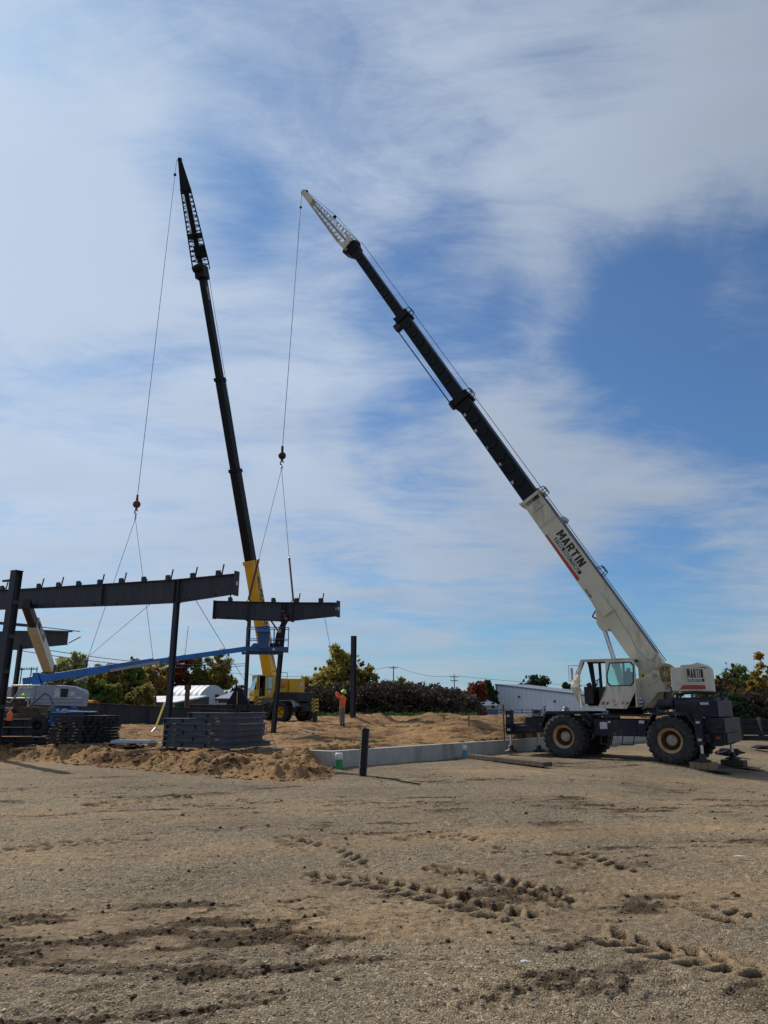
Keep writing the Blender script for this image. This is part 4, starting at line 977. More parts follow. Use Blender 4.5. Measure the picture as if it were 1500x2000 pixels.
# timber cribbing under the rear jacks
for nm, yy, xx, gz_ in (('near', 1.42, RX2, gn), ('far', -1.34, RX - .2, gf)):
    for k, dx in enumerate((-.30, -.10, .10, .30)):
        p = CF.world(xx + dx, yy, gz_ + .115); q = MB(); q.cbox((0, 0, 0), (.175, .50, .21), .012); o = q.build('cribbing_block', M_['wood'] if nm == 'near' else M_['wood_dark'], loc=p); o.rotation_euler = (0, 0, CA + R(3 * (k - 1.5)))
        tag(o, 'sawn timber block side by side under the %s rear outrigger foot of the white crane' % nm, 'timber block', 'timber blocks under the %s rear outrigger' % nm)
    p = CF.world(xx - .1, yy + (.0), gz_ - .005); q = MB(); q.cbox((0, 0, 0), (1.5, .8, .022), .005); o = q.build('crane_mat', M_['wood_dark'], loc=p); o.rotation_euler = (0, 0, CA + .1); tag(o, 'thin dark mat under the %s rear outrigger timbers' % nm, 'mat')
# hard hat on the front fender
p = CF.world((f1[0] + f2[0]) / 2 + .0, 1.1, zt + .002); q = MB(); q.lathe((0, 0, 0), [(.17, 0), (.175, .012), (.13, .03), (.125, .09), (.09, .15), (.04, .175), (.001, .18)], 24, 'z'); o = q.build('hard_hat', mat('grey_hat_plastic', (.12, .13, .15), .3), loc=p); tag(o, 'grey hard hat resting on the front fender of the white crane', 'hard hat')

# ---- upper works (slewed)
def SB(): return MB(SM)
yN = 1.12; yF = .28                                   # cab near and far sides
def c_(px, py, y=yN): return sz(px, py, y)
CT = [c_(1136, 1290), c_(1236, 1286)]
floor_z = c_(1136, 1381)[1]
door = SB()
# near side panel: sliding door with window (rear half)
def z2(x, y, yy=yN): return sz(1100 + x / 9.375, 1260 + y / 9.375, yy)
outer = [z2(770, 285), z2(1290, 270), z2(1305, 400), z2(1335, 820), z2(1165, 1165), z2(865, 1160), z2(640, 1120), z2(785, 860)]
inner = [z2(850, 325), z2(1235, 310), z2(1285, 370), z2(1290, 690), z2(1240, 742), z2(865, 745), z2(812, 690), z2(800, 545)]
door.frame2(outer, inner, yN - .035, yN); door.build('door', M_['cream_rusty'], crane)
q = SB(); i2 = [(x + (0.03 if False else 0), z) for x, z in inner]
cxm = sum(x for x, z in inner) / 8; czm = sum(z for x, z in inner) / 8
sh = [(cxm + (x - cxm) * .94, czm + (z - czm) * .94) for x, z in inner]
q.frame2([(cxm + (x - cxm) * 1.03, czm + (z - czm) * 1.03) for x, z in inner], sh, yN - .0, yN + .012); q.build('window_seal', M_['black'], crane)
q = SB(); q.prism(sh, yN - .022, yN - .016); q.build('door_window', M_['glass_g'], crane)
# frame around the opening: roof rail, front pillar, sill
q = SB()
q.prism([z2(325, 262), z2(1290, 238), z2(1290, 272), z2(770, 300), z2(360, 308), z2(318, 300)], yN - .05, yN - .001)
q.prism([z2(318, 300), z2(362, 306), z2(300, 545), z2(300, 760), z2(355, 1120), z2(340, 1140), z2(280, 760), z2(278, 540)], yN - .05, yN - .001)
q.prism([z2(340, 1140), z2(355, 1108), z2(640, 1115), z2(870, 1128), z2(870, 1158)], yN - .06, yN - .002)
q.build('cab_frame', M_['cream_rusty'], crane)
# nose: chamfered front plates from the near pillar to the centre nose
A = [z2(318, 290), z2(278, 540), z2(282, 770), z2(340, 1140)]
nx = [sz(1131.5, 1289, .95), sz(1121.5, 1318, .95), sz(1114, 1345, .95), sz(1134, 1382, .95)]
q = SB(); v = []
for (x, z), (x2, z_) in zip(A, nx):
    v += [(x, yN - .002, z), (x2, yN - .20, z)]
q.add([v[2], v[3], v[5], v[4]], [(0, 1, 2, 3)]); q.add([v[4], v[5], v[7], v[6]], [(0, 1, 2, 3)])
# across the front, lower part
q.add([v[3], (v[3][0], yF, v[3][2]), (v[5][0], yF, v[5][2]), v[5]], [(0, 1, 2, 3)]) if False else None
q.add([v[5], (v[5][0], yF, v[5][2]), (v[7][0], yF, v[7][2]), v[7]], [(0, 1, 2, 3)])
q.build('nose_panel', M_['cream_rusty'], crane)
q = SB(); q.add([v[1], (v[1][0], yF, v[1][2]), (v[5][0], yF, v[5][2]), v[5]], [(0, 1, 2, 3)]); q.build('windshield', M_['glass'], crane)
q = SB(); q.add([v[0], v[1], v[3], v[2]], [(0, 1, 2, 3)]); q.build('corner_glass', M_['glass'], crane)
# roof, floor, rear wall, far side
xr = c_(1238, 1290)[0]; xf = A[0][0]; zr0 = c_(1236, 1286)[1]
q = SB(); q.cbox(((xf + xr) / 2 - .02, (yN + yF) / 2, zr0 - .005), (xf - xr + .06, yN - yF + .04, .05), .015); q.build('cab_roof', M_['cream'], crane)
q = SB(); q.bb(xr + .1, A[3][0], yF, yN - .06, floor_z - .02, floor_z + .03); q.build('cab_floor', M_['black'], crane)
q = SB(); q.prism([(xr + .03, floor_z), (xr, floor_z + .9), (xr, floor_z + .93), (xr + .05, floor_z + .93), (xr + .08, floor_z)], yF, yN - .04); q.bb(xr, xr + .05, yF, yF + .08, floor_z + .9, zr0 - .03); q.bb(xr, xr + .05, yN - .12, yN - .04, floor_z + .9, zr0 - .03); q.build('rear_wall', M_['cream'], crane)
zsill = z2(300, 760)[1]
q = SB(); q.prism([(A[2][0], zsill), (xr, zsill), (xr + .08, floor_z), (A[3][0], floor_z)], yF, yF + .04)
q.bb(xf - .52, xf - .42, yF, yF + .04, zsill, zr0 - .02) ; q.bb(xr, xr + .06, yF, yF + .04, zsill, zr0 - .02); q.bb(xr, xf, yF, yF + .04, zr0 - .10, zr0 - .02)
q.prism([(xf - .02, zr0 - .03), (xf - .22, zr0 - .03), (A[2][0] - .42, zsill), (A[2][0] - .28, zsill)], yF, yF + .04)
q.bb(xr + .55, xr + .63, yF, yF + .04, zsill, zr0 - .06)
q.build('far_side_panel', M_['black'], crane)
# dark headliner + interior
q = SB(); q.bb(xr + .05, xf - .3, yF + .05, yN - .06, zr0 - .09, zr0 - .035); q.build('headliner', M_['black'], crane)
sx = xr + .62
q = SB(); q.cbox((sx, .70, floor_z + .48), (.50, .50, .13), .04); q.cbox((sx - .26, .70, floor_z + .86), (.22, .46, .80), .05, Matrix.Rotation(R(-8), 3, 'Y')); q.cbox((sx - .30, .70, floor_z + 1.28), (.1, .28, .2), .04); q.cbox((sx, .70, floor_z + .2), (.4, .4, .4), .03)
q.build('seat', M_['darkcloth'], crane)
q = SB(); q.cbox((A[2][0] - .32, .70, floor_z + .42), (.34, .6, .62), .03); q.cbox((A[2][0] - .36, .98, floor_z + .78), (.16, .14, .16), .02, Matrix.Rotation(R(25), 3, 'Y'))
for k in range(4): q.tube([(A[2][0] - .52 - .07 * k, .80 + .05 * (k % 2), floor_z + .6), (A[2][0] - .60 - .05 * k, .84, floor_z + .92 + .03 * (k % 3))], .012, 6); q.ball((A[2][0] - .60 - .05 * k, .84, floor_z + .94 + .03 * (k % 3)), .028, 6)
q.tube([(A[2][0] - .4, .7, floor_z + .6), (A[2][0] - .62, .7, floor_z + .88)], .02); q.lathe((0, 0, 0), [(.01, 0)], 3) if False else None
q.cbox((xr + .85, .80, floor_z + .36), (1.1, .3, .66), .05); q.build('controls', M_['black'], crane)
# mirror
q = SB(); mp = sz(1117, 1315, yN + .05); q.tube([(mp[0] - .30, yN - .1, mp[1] - .28), (mp[0] + .03, yN + .05, mp[1] - .28), (mp[0] + .12, yN + .05, mp[1] - .26), (mp[0] + .12, yN + .05, mp[1] + .28), (mp[0] - .22, yN - .05, mp[1] + .28)], .013, 6); mir = q.build('mirror_frame', M_['silver'], crane)
q = SB(); q.cbox((mp[0], yN + .05, mp[1] - .02), (.05, .17, .44), .015); q.build('mirror', M_['silver'], mir)
# door details: stripes and handle
q = SB()
for a, b in ((690, 770), (775, 850), (985, 1022), (1062, 1120), (1145, 1215)):
    q.prism([z2(a, 1090), z2(b - 28, 1090), z2(b, 1035), z2(a + 28, 1035)], yN + .001, yN + .004)
q.build('warning_stripes', M_['red'], crane)
q = SB(); hx, hz = z2(930, 1022); q.cyl((hx, yN, hz), (hx, yN + .03, hz), .05, n=16); q.bb(hx - .08, hx + .02, yN, yN + .05, hz - .16, hz - .12); q.build('door_handle', M_['hub'], crane)
# turntable side plates
def z1(x, y, yy): return sz(960 + x / 2.778, 1220 + y / 2.778, yy)
for yy0, yy1 in ((.18, .24), (-.94, -.88)):
    q = SB(); Y_ = .24
    q.prism([z1(785, 335, Y_), z1(815, 290, Y_), z1(870, 262, Y_), z1(908, 246, Y_), z1(914, 268, Y_), z1(918, 296, Y_), z1(932, 326, Y_), z1(975, 342, Y_), z1(975, 365, Y_), z1(905, 365, Y_), z1(835, 455, Y_), z1(780, 475, Y_), z1(740, 470, Y_), z1(770, 400, Y_)], yy0, yy1)
    q.build('turntable_plate', M_['cream'], crane, bevel=.008)
q = SB(); a = z1(780, 400, .24); b = z1(890, 440, .24); q.bb(b[0], a[0] + .5, -.88, .18, floor_z - .16, floor_z - .02); q.bb(b[0] - .4, b[0] - .3, -.88, .18, floor_z + .1, floor_z + .8); q.build('turntable_floor', M_['black'], crane)
px_, pz_ = z1(887, 277, .24); q = SB(); q.prism([(px_ + .28, pz_ - .32), (px_ + .17, pz_ + .08), (px_ + .08, pz_ + .19), (px_ - .08, pz_ + .19), (px_ - .17, pz_ + .05), (px_ - .14, pz_ - .12), (px_ + .02, pz_ - .24)], .24, .27); q.build('pivot_boss', M_['cream'], crane, bevel=.006)
q = SB(); q.cyl((px_, .20, pz_), (px_, .32, pz_), .085, n=20); q.cyl((px_, .32, pz_), (px_, .34, pz_), .045, n=12); q.build('pivot_pin', M_['hub'], crane)
q = SB(); bz_, = (floor_z,); ax = z1(795, 430, .7); 
for k, (r, h) in enumerate(((.14, .14), (.16, .12), (.13, .1))): q.lathe((ax[0] - .05, .62, 0), [(.001, ax[1] - .12 + .12 * k), (r, ax[1] - .12 + .12 * k), (r, ax[1] - .03 + .12 * k), (.001, ax[1] - .03 + .12 * k)], 18, 'z')
q.build('filter_canister', M_['silver'], crane)
# hoist winch
wx, wz = z1(945, 270, .2); 
q = SB(); q.cyl((wx, -.75, wz), (wx, .16, wz), .30, n=28); 
for k in range(22): q.lathe((wx, -.72 + .04 * k, wz), [(.30, -.018), (.325, 0), (.30, .018)], 24)
q.build('rope_drum', mat('ochre_wound_rope', (.42, .30, .13), .7, var=.3, scale=9), crane)
q = SB(); q.lathe((wx, .17, wz), [(.001, 0), (.1, .04), (.12, .0), (.28, .0), (.31, .04), (.40, .04), (.40, 0), (.001, 0)], 28); 
for k in range(8): q.bar((wx + .10 * math.cos(k * .785), .20, wz + .10 * math.sin(k * .785)), (wx + .29 * math.cos(k * .785), .20, wz + .29 * math.sin(k * .785)), .05, .03)
q.build('drum_flange', mat('ochre_winch_casting', (.50, .40, .21), .5, var=.35, scale=7, dirt=(.08, .05, .03), dirt_amt=.5, dirt_scale=7), crane)
# counterweight with rounded rear
cx0 = z1(974, 300, .80)[0]; cx1 = z1(1062, 300, .80)[0]; cztop = z1(1000, 232, .80)[1]; czbot = z1(1000, 362, .80)[1]
print('cw', cx0, cx1, cztop, czbot)
rear_pts = [(cx1, .80), (cx1 - .50, .36), (cx1 - .66, -.02), (cx1 - .66, -.75), (cx1 - .50, -1.05), (cx1, -1.50)]
cap = [(cx0, .80)] + rear_pts + [(cx0, -1.50)]
n = len(cap); q = SB(); vs = [(x, y, czbot) for x, y in cap] + [(x, y, cztop - (.0 if x > cx1 - .1 else .02)) for x, y in cap]
q.add(vs, [tuple(range(n)), tuple(range(2 * n - 1, n - 1, -1))] + [(i, n + i, n + (i + 1) % n, (i + 1) % n) for i in range(n)])
cw = q.build('counterweight', M_['cream'], crane, bevel=.02)
q = SB(); q.prism([(cx1 + .3, cztop), (cx1 + .25, cztop + .10), (cx1 - .15, cztop + .12), (cx1 - .3, cztop + .18), (cx1 - .5, cztop + .12), (cx1 - .6, cztop)], -1.0, .35); q.build('hood_lid', M_['cream'], crane, bevel=.03)
# lettering on the chamfered rear face
e1 = (Vector((cx1, .80, 0)), Vector((cx1 - .50, .36, 0))); ed = (e1[1] - e1[0]).normalized(); nrm = Vector((ed.y, -ed.x, 0));  nrm = nrm if nrm.y > 0 else -nrm
H_ = cztop - czbot
def cwtext(txt, size, zoff, m, name, bold, s0=.03, dep=0.0, off=.004, sx_=1.0):
    q = MB(SM); M = frame_M(e1[0] + ed * s0 + nrm * off + Vector((0, 0, czbot + zoff)), ed * sx_, Vector((0, 0, 1)), nrm); q.text(txt, M, size, bold); q.build(name, m, cw); return q
q = MB(SM); block_word(q, 'MARTIN', frame_M(e1[0] + ed * .02 + nrm * .004 + Vector((0, 0, czbot + H_ * .56)), ed, Vector((0, 0, 1)), nrm), .31, .088, .022, .034); q.build('lettering', M_['blackpaint'], cw)
q = SB(); p0 = e1[0] + nrm * .002 + ed * .02; p1 = e1[0] + ed * .74 + nrm * .002
def strip(q, za, zb3, off=.003, s0=.02, s1=.655):
    a = e1[0] + ed * s0 + nrm * off; b = e1[0] + ed * s1 + nrm * off
    q.add([(a.x, a.y, za), (b.x, b.y, za), (b.x, b.y, zb3), (a.x, a.y, zb3)], [(0, 1, 2, 3)])
strip(q, czbot + H_ * .40, czbot + H_ * .52); q.build('lettering_panel', M_['blackpaint'], cw)
cwtext('STEEL ERECTORS', .115, H_ * .425, M_['whitepaint'], 'lettering', .003, .025, off=.006, sx_=.60)
q = SB(); strip(q, czbot + H_ * .08, czbot + H_ * .26, .004, 0, .662)
q.add([(cx1 + .28, .804, czbot + H_ * .08), (cx1, .804, czbot + H_ * .08), (cx1, .804, czbot + H_ * .26), (cx1 + .16, .804, czbot + H_ * .26)], [(0, 1, 2, 3)]); 
q.build('red_stripe', M_['red'], cw)
q = SB(); lx = z1(945, 348, .24); q.text('LIFT', frame_M(SM.inverted() @ SM @ Vector((lx[0] + .02, .243, lx[1])), Vector((-1, 0, 0)), Vector((0, 0, 1)), Vector((0, 1, 0))), .10, .002); q.build('lettering', M_['blackpaint'], crane)
q = SB(); q.prism([(cx0 - .02, czbot + .22), (cx0 - .36, czbot + .22), (cx0 - .36, czbot + .33), (cx0 - .02, czbot + .38)], .801, .805); q.build('decal', M_['sticker'], cw)

# ---- boom
YB = -.34
foot = Vector((px_, YB, pz_ + .0))
hx_, hz_ = SF.side(694, 488, YB)
bdir = Vector((hx_ - px_, 0, hz_ - (pz_ + .12))).normalized(); bn = Vector((-bdir.z, 0, bdir.x))
if bn.z < 0: bn = -bn
b0 = Vector((px_, YB, pz_ + .12))
print('boom angle', math.degrees(math.atan2(bdir.z, bdir.x)), 'len', (Vector((hx_, YB, hz_)) - b0).length)
BM = SM @ frame_M(b0, bdir, Vector((0, 1, 0)), bn)   # boom coordinates: x along, y near side, z top... 
def bt(px, py, y=None):
    x, z = SF.side(px, py, YB if y is None else y); d = Vector((x, YB, z)) - b0; return d.dot(bdir), d.dot(bn)
Lh = bt(694, 488)[0]
print('bt collar', bt(1050, 965), bt(1063, 956, YB + .35), bt(1037, 981, YB + .35), 'joints', bt(908, 775), bt(792, 617), 'base', bt(1308, 1287), bt(1274, 1315))
def BB(): return MB(BM)
t1 = bt(1050, 967)[0]; t2 = bt(908, 772)[0]; t3 = bt(790, 615)[0]; t4 = Lh
for up_, dn_ in (((1112, 1020), (1079, 1033)),): print('depth', bt(*up_, YB + .36), bt(*dn_, YB + .36))
def section(name, x0, x1, w, zt_, zb_, m, x0b=None, parent=crane):
    q = BB(); q.prism([(x0 if x0b is None else x0b, zb_), (x1, zb_), (x1, zt_), (x0, zt_)], -w / 2, w / 2); return q.build(name, m, parent, bevel=.015)
SEC = [(.80, .40, -.46, 'cream'), (.66, .32, -.38, 'boomblack'), (.56, .27, -.32, 'boomblack'), (.47, .22, -.27, 'boomblack')]
w0 = SEC[0]
q = BB(); q.prism([(-.35, -.30), (.0, -.42), (1.2, -.50), (3.4, w0[2] - .02), (3.4, w0[2]), (t1, w0[2]), (t1, w0[1]), (.3, w0[1] + .02), (-.25, .25)], -.33, .33); base = q.build('boom_base', M_['cream'], crane, bevel=.02)
b2 = section('boom_section', t1 - .3, t2, SEC[1][0], SEC[1][1], SEC[1][2], M_['boomblack'])
b3 = section('boom_section', t2 - .3, t3, SEC[2][0], SEC[2][1], SEC[2][2], M_['boomblack'])
b4 = section('boom_section', t3 - .3, t4, SEC[3][0], SEC[3][1], SEC[3][2], M_['boomblack'])
# raised dimples along the black sections
for bs, (xa, xb), sec in ((b2, (t1 + .5, t2 - .4), SEC[1]), (b3, (t2 + .8, t3 - .5), SEC[2]), (b4, (t3 + .4, t4 - .6), SEC[3])):
    q = BB(); q2 = BB(); nh = int((xb - xa) / (sec[0] * 1.15)); 
    for k in range(nh):
        x = xa + (k + .5) * (xb - xa) / nh
        for sy, qq in ((1, q), (-1, q2)): qq.lathe((x, sy * sec[0] / 2, -.03), [(.19 * sec[0] / .6, -.001), (.22 * sec[0] / .6, sy * .02), (.16 * sec[0] / .6, sy * .004), (.001, sy * .004)], 20)
    q.build('dimple_ring', M_['boomblack'], bs); q2.build('dimple_ring', M_['boomblack'], bs)
# collars
def collar(x, w, a, b, m, parent, ext=.06, ln=.16):
    q = BB(); q.bb(x - ln, x + .02, -w / 2 - ext, w / 2 + ext, a + .012, a + ext + .05); q.bb(x - ln, x + .02, -w / 2 - ext, w / 2 + ext, b - ext - .05, b - .012); q.bb(x - ln, x + .02, w / 2 + .002, w / 2 + ext, b - ext, a + ext); q.bb(x - ln, x + .02, -w / 2 - ext, -w / 2 - .002, b - ext, a + ext)
    q.bb(x - .02, x + .06, -.05, w / 2 + ext, b - .12, b - .06); return q.build('collar', m, parent)
collar(t1, .66, w0[1], w0[2], M_['cream'], base, .05, .12)
collar(t2, SEC[1][0], SEC[1][1], SEC[1][2], M_['boomblack'], b2, .07, .35); collar(t3, SEC[2][0], SEC[2][1], SEC[2][2], M_['boomblack'], b3, .06, .35)
for x in (t1 - .65, t1 - 1.35, t1 - 1.42):
    q = BB(); q.bb(x - .02, x + .02, .331, .352, w0[2], w0[1]); q.bb(x - .02, x + .02, -.352, -.331, w0[2], w0[1]); q.build('stiffener_rib', M_['cream'], base)
# rope guides along the top
for x, z0_, par in ((t1 - .05, w0[1], base), (t2 - .1, SEC[1][1], b2), (t3 - .1, SEC[2][1], b3), (bt(1181, 1112)[0], w0[1], base)):
    q = BB(); z0_ += .06
    for yy in (-.16, .16): q.tube([(x - .18, yy, z0_ - .08), (x - .12, yy, z0_ + .22), (x + .14, yy, z0_ + .22), (x + .22, yy, z0_ - .08)], .018, 6)
    q.tube([(x + .14, -.16, z0_ + .22), (x + .14, .16, z0_ + .22)], .022, 6); q.tube([(x - .12, -.16, z0_ + .22), (x - .12, .16, z0_ + .22)], .018, 6); q.bb(x - .25, x + .25, -.2, .2, z0_ - .09, z0_ - .04)
    q.build('rope_guide', M_['black'], par)
xg = bt(1110, 1010)[0]; q = BB(); q.lathe((xg, 0, w0[1] + .14), [(.02, -.2), (.12, -.2), (.12, .2), (.02, .2)], 18); q.bb(xg - .2, xg + .2, -.22, .22, w0[1] + .002, w0[1] + .06); q.build('rope_roller', M_['silver'], base)
q = BB(); q.bb(.6, t1 - .3, -.31, .31, w0[1] + .002, w0[1] + .03); q.build('top_wear_strip', mat('grey_top_plate', (.10, .10, .10), .7, var=.3), base)
# lower extension rod on section 3
xa, xb = bt(895, 785)[0], bt(786, 640)[0]
q = BB(); q.tube([(xa, .2, SEC[2][2] - .22), (xb, .2, SEC[2][2] - .30)], .03); q.bb(xb - .15, xb + .25, .05, .3, SEC[2][2] - .36, SEC[2][2] - .02); q.bb(xa - .25, xa + .1, .05, .3, SEC[2][2] - .30, SEC[2][2] - .02); q.build('extension_rod', M_['black'], b3)
# side box, lift cylinder bracket, cable
def bx(px, py): return bt(px, py, YB + .35)
k = bx(1180, 1176)
q = BB(); q.cbox((k[0] - .05, .42, -.16), (.85, .16, .42), .02); q.build('cable_reel_box', M_['cream'], base)
q = BB(); kk = bx(1172, 1188); q.tube([(kk[0] + .1, .2, w0[2]), (kk[0] - .05, .2, w0[2] - .32), (kk[0] - .35, .2, w0[2] - .18), (kk[0] - .5, .2, w0[2])], .03); q.build('guard_hoop', M_['black'], base)
kb = bx(1190, 1212); q = BB(); q.prism([(kb[0] - .15, w0[2]), (kb[0] + .75, w0[2]), (kb[0] + .20, w0[2] - .32), (kb[0] - .05, w0[2] - .34), (kb[0] - .3, w0[2] - .1)], -.2, .3); q.build('cylinder_bracket', M_['cream'], base, bevel=.01)
pts = [bx(1200, 1190), bx(1207, 1205), bx(1230, 1240), bx(1240, 1262), bx(1262, 1287), bx(1281, 1292)]
q = BB(); q.tube([(a, .335, b) for a, b in pts], .013, 6); q.tube([(bx(1276, 1288)[0], .34, bx(1276, 1288)[1]), (bx(1285, 1272)[0], .34, bx(1285, 1272)[1])], .03, 6); q.build('boom_cable', M_['hub'], base)
# boom lettering
def btext(txt, size, x, z, m, bold, name='lettering', off=.334, sx_=1.0, par=base):
    q = MB(BM); q.text(txt, frame_M(Vector((x, off, z)), Vector((-sx_, 0, 0)), Vector((0, 0, 1)), Vector((0, 1, 0))), size, bold); q.build(name, m, par)
ka = bx(1095, 1038); kz = bx(1152, 1100)
print('text span', ka, kz)
span = ka[0] - kz[0]
q = MB(BM); lw_ = span / 6.6; block_word(q, 'MARTIN', frame_M(Vector((bx(1096, 1035)[0], .334, -.045)), Vector((-1, 0, 0)), Vector((0, 0, 1)), Vector((0, 1, 0))), .345, lw_, lw_ * .16, lw_ * .34); q.build('lettering', M_['blackpaint'], base)
kc = bx(1092, 1045); q = BB(); q.bb(kc[0] + .0, kc[0] - span * 1.02, .333, .336, -.24, -.09); q.build('lettering_panel', M_['blackpaint'], base)
btext('STEEL ERECTORS', .155, kc[0] - .03, -.22, M_['whitepaint'], .003, off=.338, sx_=span * .98 / (.155 * 8.05))
r_a = bx(1080, 1034)[0]; r_b = bx(1142, 1122)[0]
q = BB(); q.prism([(r_a, w0[2] + .02), (r_a + .02, w0[2] + .10), (r_b, w0[2] + .16), (r_b - .05, w0[2] + .02)], .332, .336); q.build('red_stripe', M_['red'], base)
q_ = bx(1156, 1142)[0]; btext('616-365-4079', .13, q_, w0[2] + .06, M_['blackpaint'], .004, sx_=.95)
q = BB(); xx = bx(1059, 981)[0]; q.bb(xx - .16, xx + .16, .334, .337, -.14, .18); q.build('decal_border', M_['blackpaint'], base); q = BB(); q.bb(xx - .15, xx + .15, .338, .340, -.13, .17); q.build('decal', M_['cream'], base)
for i, tx in enumerate(('83', '77', '71', '65', '59')):
    k_ = [bt(1013, 929, YB + .33)[0], bt(986, 895, YB + .33)[0], bt(962, 862, YB + .33)[0], bt(938, 830, YB + .33)[0], bt(916, 800, YB + .33)[0]][i]
    btext(tx, .15, k_, SEC[1][2] + .05, M_['whitepaint'], .006, off=.334, par=b2)
# lift cylinder
c1 = Vector((kb[0] - .02, .05, w0[2] - .22)); C1 = BM @ c1
gx, gz = sz(1222, 1372, .0); C0 = SM @ Vector((gx - .02, -.29, gz)); 
q = MB(); d = (C1 - C0); mid = C0 + d * .50
k_b = .52
q.cyl(C0, C0 + d * k_b, .15, n=20); q.cyl(C0 + d * (k_b - .035), C0 + d * (k_b + .0), .18, n=20); q.build('lift_cylinder', M_['cream'], crane)
q = MB(); q.cyl(C0 + d * k_b, C1, .085, n=18); q.ball(C1, .14); q.build('cylinder_rod', M_['chrome'], crane)
# boom head
q = BB(); q.prism([(t4 - .25, SEC[3][1] + .05), (t4 + .35, SEC[3][1] + .12), (t4 + .5, .05), (t4 + .42, -.5), (t4 + .1, -.55), (t4 - .25, -.36)], -.26, .26); q.lathe((t4 + .30, 0, -.42), [(.03, -.24), (.2, -.24), (.2, .24), (.03, .24)], 20); q.lathe((t4 + .22, 0, .22), [(.03, -.14), (.2, -.14), (.2, .14), (.03, .14)], 20)
q.build('boom_head', M_['boomblack'], crane, bevel=.01)
# lattice jib
def lattice(q, A0, B0, wa, ha, wb, hb, n, r, Rr, exy, exz):
    """tapered lattice from A0 to B0; wa across exy, ha across exz"""
    A0, B0 = Vector(A0), Vector(B0); P = []
    for i in range(n + 1):
        t = i / n; c = A0 + (B0 - A0) * t; w = (wa + (wb - wa) * t) / 2; h = (ha + (hb - ha) * t) / 2
        P.append([c + exy * w + exz * h, c - exy * w + exz * h, c - exy * w - exz * h, c + exy * w - exz * h])
    for j in range(4): q.tube([P[0][j], P[n][j]], Rr, 6)
    for i in range(n):
        for j in range(4):
            j2 = (j + 1) % 4
            q.cyl(P[i][j], P[i + 1][j2] if i % 2 == 0 else P[i + 1][j2], r, n=5, cap=False); q.cyl(P[i][j2], P[i + 1][j], r, n=5, cap=False) if i % 2 else None
            q.cyl(P[i][j], P[i][j2], r, n=5, cap=False)
    return P
jx, jz_ = SF.side(593, 376, YB); tip = Vector((jx, YB, jz_)); s0 = b0 + bdir * (t4 + .5) + bn * -.05
jd = (tip - s0).normalized(); jn = Vector((-jd.z, 0, jd.x)); jn = jn if jn.z > 0 else -jn
q = SB(); lattice(q, s0 + jd * .45, tip - jd * 1.2, 1.05, .80, .34, .34, 13, .013, .027, Vector((0, 1, 0)), jn); 
q.build('jib_lattice', mat('white_jib_paint', (.46, .46, .42), .5, var=.15, dirt=(.12, .09, .06), dirt_amt=.4, dirt_scale=3), crane)
q = SB(); q.bar(s0 + jd * .6 - jn * .02, tip - jd * .3, .26, .10); q.build('jib_inner_section', mat('grey_jib_paint', (.30, .30, .27), .6, var=.2), crane)
JM = SM @ frame_M(s0, jd, Vector((0, 1, 0)), jn); jl = (tip - s0).length
q = MB(JM)
for sy in (-1, 1): q.prism([(-.35, -.40), (-.3, .24), (.1, .34), (.50, .30), (.52, .22), (.05, .1), (.1, -.2), (.5, -.3), (.5, -.38), (.2, -.42)], sy * .50 - .02, sy * .50 + .02)
q2 = MB(JM)
for sy in (-1, 1): q2.prism([(jl - 1.3, -.2), (jl - 1.3, .2), (jl - .1, .16), (jl + .08, .02), (jl - .05, -.14)], sy * .15 - .012, sy * .15 + .012)
q2.bb(jl - 1.2, jl - 1.1, -.15, .15, -.05, .05); q2.build('jib_tip', M_['cream'], crane)
q.bb(.0, .12, -.5, .5, -.40, .38) if False else None
q.bb(.42, .52, -.5, .5, .22, .30); q.bb(.40, .50, -.5, .5, -.38, -.30); q.bb(-.3, -.15, -.5, .5, -.40, -.25)
q.build('jib_foot', M_['cream'], crane)
q = MB(JM); q.lathe((jl, 0, 0), [(.02, -.05), (.17, -.05), (.14, 0), (.17, .05), (.02, .05)], 20); q.lathe((jl - .15, 0, .14), [(.02, -.05), (.12, -.05), (.12, .05), (.02, .05)], 16); q.lathe((jl * .42, 0, .38), [(.02, -.05), (.10, -.05), (.10, .05), (.02, .05)], 14); q.build('jib_sheave', M_['boomblack'], crane)
# ropes
W = lambda v: SM @ v
tipw = CF.world(*(SM @ tip)); 
def craneloc(p): return CF.loc(p)
ballW = at(551, 890, tipw.y - .2)
ropeA = craneloc(tipw) + Vector((.16, 0, -.05))
q = MB(); q.tube([ropeA, craneloc(ballW) + Vector((0, 0, .3))], .016, 6); q.ball(ropeA + (craneloc(ballW) - ropeA) * .055, .085, 6); q.build('hoist_rope', M_['rope'], crane)
q = MB(BM); q.tube([(.2, -.05, w0[1] + .10), (t1, -.05, w0[1] + .14), (t4 + .2, -.05, SEC[3][1] + .30)], .014, 6); q.build('boom_rope', M_['rope'], crane)
q = MB(); a = BM @ Vector((t4 + .2, -.05, SEC[3][1] + .22)); b = JM @ Vector((jl * .42, 0, .48)); c = JM @ Vector((jl, 0, .16)); q.tube([a, b, c], .014, 6); q.build('jib_rope', M_['rope'], crane)
bl = craneloc(ballW)
